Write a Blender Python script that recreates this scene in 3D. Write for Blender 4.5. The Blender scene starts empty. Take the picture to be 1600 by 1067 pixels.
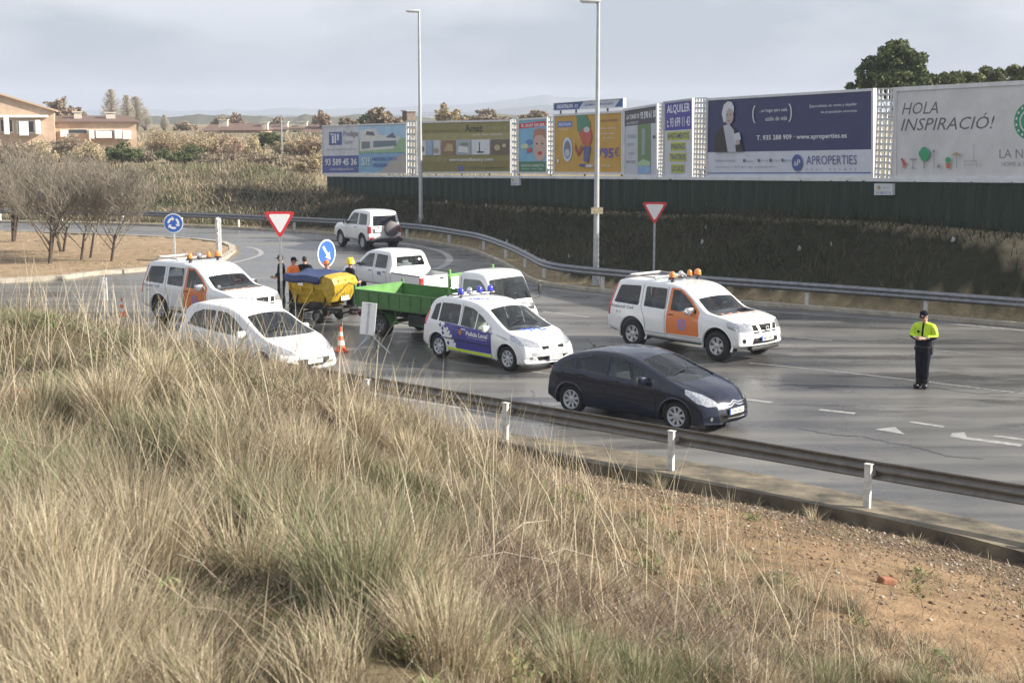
import bpy, bmesh, math, random
import numpy as np
from mathutils import Vector, Matrix
from mathutils.bvhtree import BVHTree
random.seed(7); rng = np.random.default_rng(11)
R = math.radians
scene = bpy.context.scene
COL = scene.collection

# ---------------------------------------------------------------- camera
F, H, HZ = 2222.0, 6.3, 180.0          # focal length in photo pixels, eye height above the road, horizon row
PITCH = math.atan((533.5 - HZ) / F)
cam = bpy.data.cameras.new('camera'); cam.sensor_width = 36; cam.lens = 36 * F / 1600
cam.clip_start = 0.1; cam.clip_end = 9000
cam.dof.use_dof = True; cam.dof.focus_distance = 27; cam.dof.aperture_fstop = 4.5
co = bpy.data.objects.new('camera', cam); COL.objects.link(co)
co.location = (0, 0, H); co.rotation_euler = (math.pi / 2 - PITCH, 0, 0)
scene.camera = co
# ---------------------------------------------------------------- light
SUN_EL, SUN_AZ = 27.0, 96.0            # azimuth clockwise from +Y
sd = Vector((math.sin(R(SUN_AZ)) * math.cos(R(SUN_EL)), math.cos(R(SUN_AZ)) * math.cos(R(SUN_EL)), math.sin(R(SUN_EL))))
sl = bpy.data.lights.new('sun', 'SUN'); sl.energy = 5.0; sl.angle = R(0.6); sl.color = (1, .93, .82)
so = bpy.data.objects.new('sun', sl); COL.objects.link(so); so.location = (30, 0, 40)
so.rotation_euler = sd.to_track_quat('Z', 'Y').to_euler()
w = bpy.data.worlds.new("World"); scene.world = w; w.use_nodes = True
nt = w.node_tree; nt.nodes.clear(); N = nt.nodes.new; Lk = nt.links.new
sky = N('ShaderNodeTexSky'); sky.sky_type = 'NISHITA'; sky.sun_disc = False
sky.sun_elevation = R(SUN_EL); sky.sun_rotation = R(SUN_AZ); sky.dust_density = 2.2; sky.air_density = 1.2
tc = N('ShaderNodeTexCoord'); mp = N('ShaderNodeMapping'); mp.inputs['Scale'].default_value = (1.5, 1.5, 4.6)
n1 = N('ShaderNodeTexNoise'); n1.inputs['Scale'].default_value = 2.6; n1.inputs['Detail'].default_value = 7; n1.inputs['Roughness'].default_value = .52
cr = N('ShaderNodeValToRGB'); cr.color_ramp.elements[0].position = .43; cr.color_ramp.elements[1].position = .57
sx = N('ShaderNodeSeparateXYZ'); mr = N('ShaderNodeMapRange'); mr.inputs[1].default_value = .01; mr.inputs[2].default_value = .11
mr.inputs[3].default_value = .12; mr.inputs[4].default_value = 1
mu = N('ShaderNodeMath'); mu.operation = 'MULTIPLY'; ad = N('ShaderNodeMath'); ad.operation = 'MULTIPLY_ADD'; ad.inputs[1].default_value = .68; ad.inputs[2].default_value = .26
mx = N('ShaderNodeMixRGB'); mx.inputs[2].default_value = (8.6, 8.8, 9.4, 1)
hz = N('ShaderNodeMixRGB'); hz.inputs[0].default_value = .7; hz.inputs[2].default_value = (4.4, 5.2, 6.6, 1)
bg = N('ShaderNodeBackground'); bg.inputs[1].default_value = .055; ow = N('ShaderNodeOutputWorld')
Lk(tc.outputs['Generated'], mp.inputs[0]); Lk(mp.outputs[0], n1.inputs['Vector']); Lk(n1.outputs[0], cr.inputs[0])
Lk(tc.outputs['Generated'], sx.inputs[0]); Lk(sx.outputs[2], mr.inputs[0])
Lk(cr.outputs[0], ad.inputs[0]); Lk(ad.outputs[0], mu.inputs[0]); Lk(mr.outputs[0], mu.inputs[1])
Lk(sky.outputs[0], hz.inputs[1]); Lk(hz.outputs[0], mx.inputs[1]); Lk(mu.outputs[0], mx.inputs[0])
Lk(mx.outputs[0], bg.inputs[0]); Lk(bg.outputs[0], ow.inputs[0])
scene.view_settings.view_transform = 'Standard'; scene.view_settings.look = 'None'
scene.view_settings.exposure = 0.95; scene.view_settings.gamma = 1
scene.render.engine = 'CYCLES'; scene.cycles.max_bounces = 6; scene.cycles.transparent_max_bounces = 12
scene.cycles.volume_bounces = 0

# ---------------------------------------------------------------- helpers
cP, sP = math.cos(PITCH), math.sin(PITCH)
def ray(px, py):
    x = (px - 800) / F; y = -(py - 533.5) / F
    return x, cP + y * sP, -sP + y * cP
def at(px, py, z=0.0):                 # the point of height z seen at a photo pixel
    x, a, b = ray(px, py); t = (z - H) / b
    return Vector((x * t, a * t, z))
def atd(px, py, Y):                    # the point at ground distance Y seen at a photo pixel
    x, a, b = ray(px, py); t = Y / a
    return Vector((x * t, Y, H + b * t))
def proj(X, Y, Z):
    dz = Z - H; dep = Y * cP - dz * sP; up = Y * sP + dz * cP
    return 800 + F * X / dep, 533.5 - F * up / dep
def tag(o, label=None, cat=None, group=None, kind=None):
    if label: o['label'] = label
    if cat: o['category'] = cat
    if group: o['group'] = group
    if kind: o['kind'] = kind
    return o
def empty(name, loc, label, cat, rz=0, group=None):
    o = bpy.data.objects.new(name, None); COL.objects.link(o); o.location = loc; o.rotation_euler = (0, 0, rz)
    o.empty_display_size = .3
    return tag(o, label, cat, group)
def link(name, me, parent=None, loc=None):
    o = bpy.data.objects.new(name, me); COL.objects.link(o)
    if parent: o.parent = parent
    if loc is not None: o.location = loc
    return o
def copy_tree(o, parent=None):
    c = o.copy(); COL.objects.link(c); c.parent = parent
    for ch in list(o.children): copy_tree(ch, c)
    return c

MATS = {}
def mat(name, col, rough=.6, metal=0, var=0.0, scale=8, bump=0, coat=0, spec=.5, emis=None, coord='Object', stretch=(1, 1, 1), attr=False, col2=None, bscale=None, rvar=0):
    if name in MATS: return MATS[name]
    m = bpy.data.materials.new(name); m.use_nodes = True; t = m.node_tree; b = t.nodes['Principled BSDF']
    b.inputs['Base Color'].default_value = (*col, 1); b.inputs['Roughness'].default_value = rough
    b.inputs['Metallic'].default_value = metal; b.inputs['Specular IOR Level'].default_value = spec
    b.inputs['Coat Weight'].default_value = coat; b.inputs['Coat Roughness'].default_value = .04
    src = None
    if attr:
        a = t.nodes.new('ShaderNodeAttribute'); a.attribute_name = 'Col'; src = a.outputs['Color']
    if var or bump or col2 or rvar:
        tcn = t.nodes.new('ShaderNodeTexCoord'); mpn = t.nodes.new('ShaderNodeMapping'); mpn.inputs['Scale'].default_value = stretch
        t.links.new(tcn.outputs[coord], mpn.inputs[0])
        n = t.nodes.new('ShaderNodeTexNoise'); n.inputs['Scale'].default_value = scale; n.inputs['Detail'].default_value = 6; n.inputs['Roughness'].default_value = .62
        t.links.new(mpn.outputs[0], n.inputs['Vector'])
    if var or col2:
        r = t.nodes.new('ShaderNodeValToRGB'); r.color_ramp.elements[0].position = .32; r.color_ramp.elements[1].position = .68
        c2 = col2 or tuple(c * (1 - var) for c in col)
        r.color_ramp.elements[0].color = (*c2, 1); r.color_ramp.elements[1].color = (*[min(1, c * (1 + var * .5)) for c in col], 1)
        t.links.new(n.outputs[0], r.inputs[0]); out = r.outputs[0]
        if src:
            mm = t.nodes.new('ShaderNodeMixRGB'); mm.blend_type = 'MULTIPLY'; mm.inputs[0].default_value = 1
            t.links.new(src, mm.inputs[1]); t.links.new(out, mm.inputs[2]); src = mm.outputs[0]
        else: src = out
    if src: t.links.new(src, b.inputs['Base Color'])
    if rvar:
        q = t.nodes.new('ShaderNodeMapRange'); q.inputs[1].default_value = .3; q.inputs[2].default_value = .7
        q.inputs[3].default_value = max(.02, rough - rvar); q.inputs[4].default_value = min(1, rough + rvar)
        t.links.new(n.outputs[0], q.inputs[0]); t.links.new(q.outputs[0], b.inputs['Roughness'])
    if bump:
        nb = n
        if bscale:
            nb = t.nodes.new('ShaderNodeTexNoise'); nb.inputs['Scale'].default_value = bscale; nb.inputs['Detail'].default_value = 4
            t.links.new(mpn.outputs[0], nb.inputs['Vector'])
        bp = t.nodes.new('ShaderNodeBump'); bp.inputs['Strength'].default_value = bump; bp.inputs['Distance'].default_value = .03
        t.links.new(nb.outputs[0], bp.inputs['Height']); t.links.new(bp.outputs[0], b.inputs['Normal'])
    if emis: b.inputs['Emission Color'].default_value = (*emis[:3], 1); b.inputs['Emission Strength'].default_value = emis[3]
    MATS[name] = m; return m
def glass(name, tint, refl=1.0, haze=.0):
    if name in MATS: return MATS[name]
    m = bpy.data.materials.new(name); m.use_nodes = True; t = m.node_tree; t.nodes.clear()
    tr = t.nodes.new('ShaderNodeBsdfTransparent'); tr.inputs[0].default_value = (*tint, 1)
    g = t.nodes.new('ShaderNodeBsdfGlossy'); g.inputs['Roughness'].default_value = .02
    f = t.nodes.new('ShaderNodeFresnel'); f.inputs[0].default_value = 1.5
    ma = t.nodes.new('ShaderNodeMath'); ma.operation = 'MULTIPLY_ADD'; ma.inputs[1].default_value = refl; ma.inputs[2].default_value = .02; ma.use_clamp = True
    mi = t.nodes.new('ShaderNodeMixShader'); o = t.nodes.new('ShaderNodeOutputMaterial')
    t.links.new(f.outputs[0], ma.inputs[0]); t.links.new(ma.outputs[0], mi.inputs[0]); t.links.new(tr.outputs[0], mi.inputs[1]); t.links.new(g.outputs[0], mi.inputs[2])
    t.links.new(mi.outputs[0], o.inputs[0]); MATS[name] = m; return m

class MB:
    """collects shapes and links them as one mesh object"""
    def __init__(s): s.v = []; s.f = []; s.m = []; s.mats = []
    def mi(s, m):
        if m not in s.mats: s.mats.append(m)
        return s.mats.index(m)
    def raw(s, vs, fs, m):
        k = len(s.v); i = s.mi(m); s.v += [tuple(v) for v in vs]
        for f in fs: s.f.append([k + q for q in f]); s.m.append(i)
        return s
    def box(s, c, d, m, rot=None, bev=0.0):
        x, y, z = [q / 2 for q in d]
        if bev <= 0 or bev * 2 >= min(d):
            vs = [Vector((a * x, b * y, e * z)) for a in (-1, 1) for b in (-1, 1) for e in (-1, 1)]
            fs = [(0, 1, 3, 2), (4, 6, 7, 5), (0, 4, 5, 1), (2, 3, 7, 6), (0, 2, 6, 4), (1, 5, 7, 3)]
        else:
            b_ = bmesh.new(); bmesh.ops.create_cube(b_, size=1)
            for v in b_.verts: v.co = Vector((v.co.x * d[0], v.co.y * d[1], v.co.z * d[2]))
            bmesh.ops.bevel(b_, geom=b_.edges[:], offset=bev, segments=2, affect='EDGES', profile=.5)
            b_.verts.index_update(); vs = [v.co.copy() for v in b_.verts]; fs = [[v.index for v in f.verts] for f in b_.faces]; b_.free()
        if rot: vs = [rot @ v for v in vs]
        c = Vector(c); return s.raw([v + c for v in vs], fs, m)
    def tube(s, pts, r, m, n=8, cap=True):
        pts = [Vector(p) for p in pts]; rs = r if isinstance(r, (list, tuple)) else [r] * len(pts)
        vs = []; fs = []; up = None
        for i, p in enumerate(pts):
            d = (pts[min(i + 1, len(pts) - 1)] - pts[max(i - 1, 0)]).normalized()
            if up is None: up = Vector((0, 0, 1)) if abs(d.z) < .9 else Vector((1, 0, 0))
            a = d.cross(up).normalized(); b = a.cross(d).normalized()
            for k in range(n):
                t = 2 * math.pi * k / n; vs.append(p + a * math.cos(t) * rs[i] + b * math.sin(t) * rs[i])
        for i in range(len(pts) - 1):
            for k in range(n): fs.append((i * n + k, i * n + (k + 1) % n, (i + 1) * n + (k + 1) % n, (i + 1) * n + k))
        if cap: fs.append(tuple(range(n))); fs.append(tuple(range((len(pts) - 1) * n, len(pts) * n)))
        return s.raw(vs, fs, m)
    def lathe(s, prof, m, n=24, M=Matrix()):
        vs = []; fs = []                    # prof: (r, h) turned about the local z axis
        for r, h in prof:
            for k in range(n): t = 2 * math.pi * k / n; vs.append(M @ Vector((r * math.cos(t), r * math.sin(t), h)))
        for i in range(len(prof) - 1):
            for k in range(n): fs.append((i * n + k, i * n + (k + 1) % n, (i + 1) * n + (k + 1) % n, (i + 1) * n + k))
        return s.raw(vs, fs, m)
    def ball(s, c, r, m, n=12, k=8, M=None):
        c = Vector(c); r = (r, r, r) if not isinstance(r, (tuple, list)) else r; vs = []; fs = []
        for i in range(k + 1):
            a = math.pi * i / k
            for j in range(n): t = 2 * math.pi * j / n; vs.append(Vector((math.sin(a) * math.cos(t) * r[0], math.sin(a) * math.sin(t) * r[1], math.cos(a) * r[2])))
        if M: vs = [M @ v for v in vs]
        for i in range(k):
            for j in range(n): fs.append((i * n + j, i * n + (j + 1) % n, (i + 1) * n + (j + 1) % n, (i + 1) * n + j))
        return s.raw([v + c for v in vs], fs, m)
    def prism(s, poly, ax, lo, hi, m):
        """poly of 2-D points extruded between lo and hi along axis ax; 2-D coords are the other two axes in order"""
        def P(u, v, w): return {'x': (w, u, v), 'y': (u, w, v), 'z': (u, v, w)}[ax]
        n = len(poly); vs = [P(u, v, lo) for u, v in poly] + [P(u, v, hi) for u, v in poly]
        fs = [tuple(range(n)), tuple(range(2 * n - 1, n - 1, -1))] + [(i, (i + 1) % n, n + (i + 1) % n, n + i) for i in range(n)]
        return s.raw(vs, fs, m)
    def build(s, name, parent=None, smooth=False, loc=None, sharp=40):
        me = bpy.data.meshes.new(name); me.from_pydata([tuple(v) for v in s.v], [], s.f)
        for m in s.mats: me.materials.append(m)
        me.polygons.foreach_set('material_index', s.m)
        b = bmesh.new(); b.from_mesh(me); bmesh.ops.remove_doubles(b, verts=b.verts, dist=1e-5); bmesh.ops.recalc_face_normals(b, faces=b.faces); b.to_mesh(me); b.free()
        if smooth:
            me.polygons.foreach_set('use_smooth', [True] * len(me.polygons)); me.set_sharp_from_angle(angle=R(sharp))
        return link(name, me, parent, loc)

def npmesh(name, V, faces_list, mats, cols=None, smooth=False, parent=None, mi=None):
    """V (n,3); faces_list: list of int arrays (m,k)"""
    me = bpy.data.meshes.new(name); me.vertices.add(len(V)); me.vertices.foreach_set('co', np.ascontiguousarray(V, dtype=np.float32).ravel())
    loops = np.concatenate([f.ravel() for f in faces_list]); tot = np.concatenate([np.full(len(f), f.shape[1]) for f in faces_list])
    st = np.concatenate([[0], np.cumsum(tot)[:-1]])
    me.loops.add(len(loops)); me.loops.foreach_set('vertex_index', loops.astype(np.int32))
    me.polygons.add(len(tot)); me.polygons.foreach_set('loop_start', st.astype(np.int32)); me.polygons.foreach_set('loop_total', tot.astype(np.int32))
    if smooth: me.polygons.foreach_set('use_smooth', np.ones(len(tot), dtype=bool))
    for m in mats: me.materials.append(m)
    if mi is not None: me.polygons.foreach_set('material_index', np.asarray(mi, dtype=np.int32))
    me.update(calc_edges=True); me.validate()
    if cols is not None:
        a = me.color_attributes.new('Col', 'FLOAT_COLOR', 'POINT'); c = np.ones((len(V), 4), dtype=np.float32); c[:, :3] = cols; a.data.foreach_set('color', c.ravel())
    return link(name, me, parent)

def pchip(pts):
    xs = np.array([p[0] for p in pts], float); ys = np.array([p[1] for p in pts], float)
    h = np.diff(xs); d = np.diff(ys) / h; m = np.zeros(len(xs)); m[0] = d[0]; m[-1] = d[-1]
    for i in range(1, len(xs) - 1):
        if d[i - 1] * d[i] > 0:
            w1 = 2 * h[i] + h[i - 1]; w2 = h[i] + 2 * h[i - 1]; m[i] = (w1 + w2) / (w1 / d[i - 1] + w2 / d[i])
    def f(x):
        x = min(max(x, xs[0]), xs[-1]); i = min(max(int(np.searchsorted(xs, x)) - 1, 0), len(h) - 1)
        t = (x - xs[i]) / h[i]
        return float((2*t**3-3*t**2+1)*ys[i] + (t**3-2*t**2+t)*h[i]*m[i] + (-2*t**3+3*t**2)*ys[i+1] + (t**3-t**2)*h[i]*m[i+1])
    return f
def sdist(X, Y, line):
    """signed distance to a polyline (left of its direction is positive)"""
    best = np.full(X.shape, 1e9); sg = np.ones(X.shape); bp = np.zeros(X.shape)
    for (ax, ay), (bx, by) in zip(line[:-1], line[1:]):
        dx, dy = bx - ax, by - ay; L2 = dx * dx + dy * dy
        t = np.clip(((X - ax) * dx + (Y - ay) * dy) / L2, 0, 1)
        qx, qy = X - ax - t * dx, Y - ay - t * dy; d = np.hypot(qx, qy); cr_ = (dx * (Y - ay) - dy * (X - ax)) / math.sqrt(L2); s_ = np.sign(cr_)
        u = (d < best - 1e-6) | ((d < best + 1e-6) & (np.abs(cr_) > bp)); best = np.where(u, d, best); sg = np.where(u, s_, sg); bp = np.where(u, np.abs(cr_), bp)
    return best * np.where(sg == 0, 1, sg)
def sstep(a, b, x): t = np.clip((x - a) / (b - a), 0, 1); return t * t * (3 - 2 * t)
def vnoise(X, Y, s, seed=0):
    """smooth value noise for terrain and vegetation masks"""
    X = np.asarray(X) / s + 1000.5 + seed * 17.3; Y = np.asarray(Y) / s + 1000.5 + seed * 9.1
    xi = np.floor(X); yi = np.floor(Y); fx = X - xi; fy = Y - yi; fx = fx*fx*(3-2*fx); fy = fy*fy*(3-2*fy)
    def h(a, b): q = np.sin(a * 127.1 + b * 311.7 + seed * 13.7) * 43758.5453; return q - np.floor(q)
    return (h(xi, yi)*(1-fx) + h(xi+1, yi)*fx)*(1-fy) + (h(xi, yi+1)*(1-fx) + h(xi+1, yi+1)*fx)*fy

# text as flat mesh: list of 2-D verts and faces inside a unit-less box
def text2d(s, shear=0.0, bold=0.0, res=2):
    cu = bpy.data.curves.new('t', 'FONT'); cu.body = s; cu.resolution_u = res; cu.shear = shear; cu.offset = bold; cu.size = 1
    o = bpy.data.objects.new('t', cu); COL.objects.link(o); bpy.context.view_layer.update()
    me = bpy.data.meshes.new_from_object(o.evaluated_get(bpy.context.evaluated_depsgraph_get()))
    V = [(v.co.x, v.co.y) for v in me.vertices]; Fc = [list(p.vertices) for p in me.polygons]
    bpy.data.objects.remove(o); bpy.data.curves.remove(cu); bpy.data.meshes.remove(me)
    x0 = min(v[0] for v in V); x1 = max(v[0] for v in V); y0 = min(v[1] for v in V); y1 = max(v[1] for v in V)
    return [((x - x0) / (x1 - x0), (y - y0) / (y1 - y0)) for x, y in V], Fc

# skin-modifier figure pieces
def skinned(name, verts, edges, radii, m, parent, sub=2):
    me = bpy.data.meshes.new(name); me.from_pydata(verts, edges, [])
    o = bpy.data.objects.new(name + '_t', me); COL.objects.link(o)
    md = o.modifiers.new('s', 'SKIN'); md.use_smooth_shade = True; md.branch_smoothing = .6
    sv = me.skin_vertices[0].data
    for i, r in enumerate(radii):
        sv[i].radius = (r, r) if not isinstance(r, tuple) else r; sv[i].use_root = (i == 0)
    sb = o.modifiers.new('b', 'SUBSURF'); sb.levels = sub; sb.render_levels = sub
    bpy.context.view_layer.update()
    nm = bpy.data.meshes.new_from_object(o.evaluated_get(bpy.context.evaluated_depsgraph_get()))
    bpy.data.objects.remove(o); bpy.data.meshes.remove(me)
    nm.materials.clear(); nm.materials.append(m); nm.name = name
    nm.polygons.foreach_set('use_smooth', [True] * len(nm.polygons))
    return link(name, nm, parent)
# ================================================================ ground lines (from the photograph, on the road plane)
G = lambda px, py, z=0.0: tuple(at(px, py, z)[:2])
def ext(line, a, b):                   # lengthen a polyline at both ends
    (x0, y0), (x1, y1) = line[1], line[0]; L = math.hypot(x1-x0, y1-y0); s_ = (x1+(x1-x0)/L*a, y1+(y1-y0)/L*a)
    (x0, y0), (x1, y1) = line[-2], line[-1]; L = math.hypot(x1-x0, y1-y0); e = (x1+(x1-x0)/L*b, y1+(y1-y0)/L*b)
    return [s_] + line + [e]
back = ext([G(653,684), G(800,701), G(925,731), G(1075,758), G(1215,784), G(1375,817), G(1500,845), G(1600,872)], 42, 14)
front = ext([G(661,657), G(785,675), G(925,696), G(1050,716), G(1200,742), G(1350,775), G(1520,810), G(1600,830)], 42, 14)
rail_core = ([G(0,347), G(120,349), G(244,352), G(370,357), G(520,365), G(600,370), G(665,376), G(719,385), G(757,393), G(800,410), G(830,426), G(866,443), G(960,455), G(1085,466), G(1270,480), G(1458,495), G(1600,507)])
def offset(line, d):
    out = []
    for i in range(len(line)):
        a = line[max(i-1, 0)]; b = line[min(i+1, len(line)-1)]; dx, dy = b[0]-a[0], b[1]-a[1]; L = math.hypot(dx, dy)
        out.append((line[i][0] - dy/L*d, line[i][1] + dx/L*d))
    return out
def smooth_line(pts, n=6):
    out = []
    for i in range(len(pts)-1):
        p0, p1, p2, p3 = pts[max(i-1,0)], pts[i], pts[i+1], pts[min(i+2, len(pts)-1)]
        for k in range(n):
            t = k/n
            out.append(tuple(.5*((2*p1[j]) + (-p0[j]+p2[j])*t + (2*p0[j]-5*p1[j]+4*p2[j]-p3[j])*t*t + (-p0[j]+3*p1[j]-3*p2[j]+p3[j])*t**3) for j in (0, 1)))
    return out + [pts[-1]]
rail_far_s = ext(smooth_line(rail_core, 4), 40, 25)
BA = np.array(atd(1390, 282, 51.5)); BB = np.array(atd(505, 272, 96.0))       # the advertising wall, its right and left end
bill = [(BB[0] + (BB[0]-BA[0])*1.2, BB[1] + (BB[1]-BA[1])*1.2), (BA[0] + (BA[0]-BB[0])*.6, BA[1] + (BA[1]-BB[1])*.6)]
def bill_t(X, Y):
    d = BB[:2]-BA[:2]; return ((X-BA[0])*d[0] + (Y-BA[1])*d[1]) / (d@d)
isl_px = [(-300,455),(0,443),(97,437),(156,430),(214,425.5),(280,420),(330,413),(354,406),(369,396),(367,388),(354,382),(312,377),(227,372),(97,367),(0,364),(-300,358)]
isl = [G(*p) for p in isl_px]
def in_poly(X, Y, poly):
    c = np.zeros(X.shape, bool); n = len(poly)
    for i in range(n):
        (x1, y1), (x2, y2) = poly[i], poly[(i+1) % n]
        if y1 == y2: continue
        k = ((y1 > Y) != (y2 > Y)) & (X < (x2-x1)*(Y-y1)/(y2-y1) + x1); c ^= k
    return c
def terrain(X, Y, noise=True):
    X = np.asarray(X, float); Y = np.asarray(Y, float)
    dn = -sdist(X, Y, back); df = sdist(X, Y, rail_far_s); db = sdist(X, Y, bill)
    z = np.full(X.shape, -.10)
    # far side: verge, bank up to the advertising wall, fields behind
    t = bill_t(X, Y); zf = np.interp(t, [-.4, 0, .4, 1.0, 1.2, 2], [2.75, 2.5, 1.85, .8, 2.3, 2.5])
    fr = np.clip(df / (df + np.clip(-db, 0, 1e9) + 1e-6), 0, 1); fr = np.where(db > 0, 1, fr)
    zb = .06 + (zf - .06) * (1 - (1 - sstep(-.25, 1.0, fr)) * 1.185)
    zb = np.where(db > 0, zf + (3.9 - zf) * sstep(0, 60, db) + sstep(60, 400, db) * -1.0, zb)
    zb = np.minimum(zb, .06 + np.clip(df - .7, 0, 9e3) * 1.15)
    bumpy = (vnoise(X, Y, 5, 1) - .5) * .5 + (vnoise(X, Y, 1.6, 2) - .5) * .22
    z = np.where(df > -.55, np.where(df < .9, .05, zb + bumpy * sstep(.9, 3, df) * (1 - .7*sstep(-6, 0, db))), z)
    # near side: the grassy bank the photographer stands on
    zr = np.minimum(-.13 + .238 * dn, 4.6)
    pl = 3.30 + .036 * Y; q = 11.6 - dn
    zl = pl - .36 * np.logaddexp(0, q * 1.6) / 1.6
    zl = np.where(dn < 1.5, zr, zl + (zr - zl) * (1 - sstep(1.5, 4, dn)))
    ww = 1 - sstep(-2.6, 2.2, X); far_left = sstep(-8, -13, X)
    zn = zr * (1 - ww) + zl * ww
    nb = (vnoise(X, Y, 2.3, 3) - .5) * .52 * sstep(.5, 3.5, dn) + (vnoise(X, Y, .7, 4) - .5) * .10 * sstep(.2, 1.5, dn)
    z = np.where(dn > 0, zn + nb * (.35 + .65*ww), z)
    i = in_poly(X, Y, isl)
    z = np.where(i, .13 + (vnoise(X, Y, 3, 5) - .5) * .1, z)
    return z
def tz(x, y): return float(terrain(np.array([x]), np.array([y]))[0])

def axis(parts):
    out = []
    for a, b, s_ in parts: out += list(np.arange(a, b, s_))
    return np.array(out)
gx = np.concatenate([-np.geomspace(3000, 46, 26), axis([(-45, -16, .8), (-16, -8, .45), (-8, 8, .22), (8, 26, .40), (26, 45, .9)]), np.geomspace(46, 3000, 26)])
gy = np.concatenate([axis([(-12, 4, 1.2), (4, 30, .22), (30, 60, .5), (60, 110, .8), (110, 200, 3)]), np.geomspace(202, 6000, 26)])
GX, GY = np.meshgrid(gx, gy); GZ = terrain(GX, GY)
idx = np.arange(GX.size).reshape(GX.shape); quads = np.stack([idx[:-1,:-1], idx[:-1,1:], idx[1:,1:], idx[1:,:-1]], -1).reshape(-1, 4)
# ground colours by ground type; bank and grass-floor tones also carry painted shade
gc = np.zeros((GX.size, 3)); X, Y, Z = GX.ravel(), GY.ravel(), GZ.ravel()
dn = -sdist(X, Y, back); df = sdist(X, Y, rail_far_s)
n_ = vnoise(X, Y, 1.1, 7) * .55 + vnoise(X, Y, .35, 8) * .45
soil = np.array([.31, .21, .125]); gravel = np.array([.17, .125, .085]); dry = np.array([.25, .19, .12]); field = np.array([.30, .25, .16]); dark = np.array([.085, .07, .042])
k = sstep(1.6, 3.2, dn + (n_ - .5) * 2.2)[:, None]
near = gravel * (1 - k) + soil * (.72 + .45*n_[:, None]) * k
k = (1 - sstep(-1, 3, X + (n_ - .5) * 3))[:, None]; near = near * (1 - k) + dark * 1.6 * k  # floor under the grass coloured dark for the shade between tussocks
gc[:] = np.where((df > -.6)[:, None], np.where((df < 1.0)[:, None], np.array([.34, .27, .16]), np.array([.045, .046, .028])), near)  # bank tone darkened to stand in for the advertising wall's shade
farm = (sdist(X, Y, bill) > -1) | (bill_t(X, Y) > 1.04); gc = np.where((farm & (df > 2))[:, None], field * (.75 + .5 * n_)[:, None], gc)
gc = np.where(in_poly(X, Y, isl)[:, None], np.array([.40, .295, .19]) * (.8 + .35 * n_)[:, None], gc)
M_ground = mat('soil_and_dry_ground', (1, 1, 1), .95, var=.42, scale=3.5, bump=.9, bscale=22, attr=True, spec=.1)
g = npmesh('ground', np.stack([X, Y, Z], 1), [quads], [M_ground], gc, smooth=True); tag(g, kind='structure')

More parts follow.
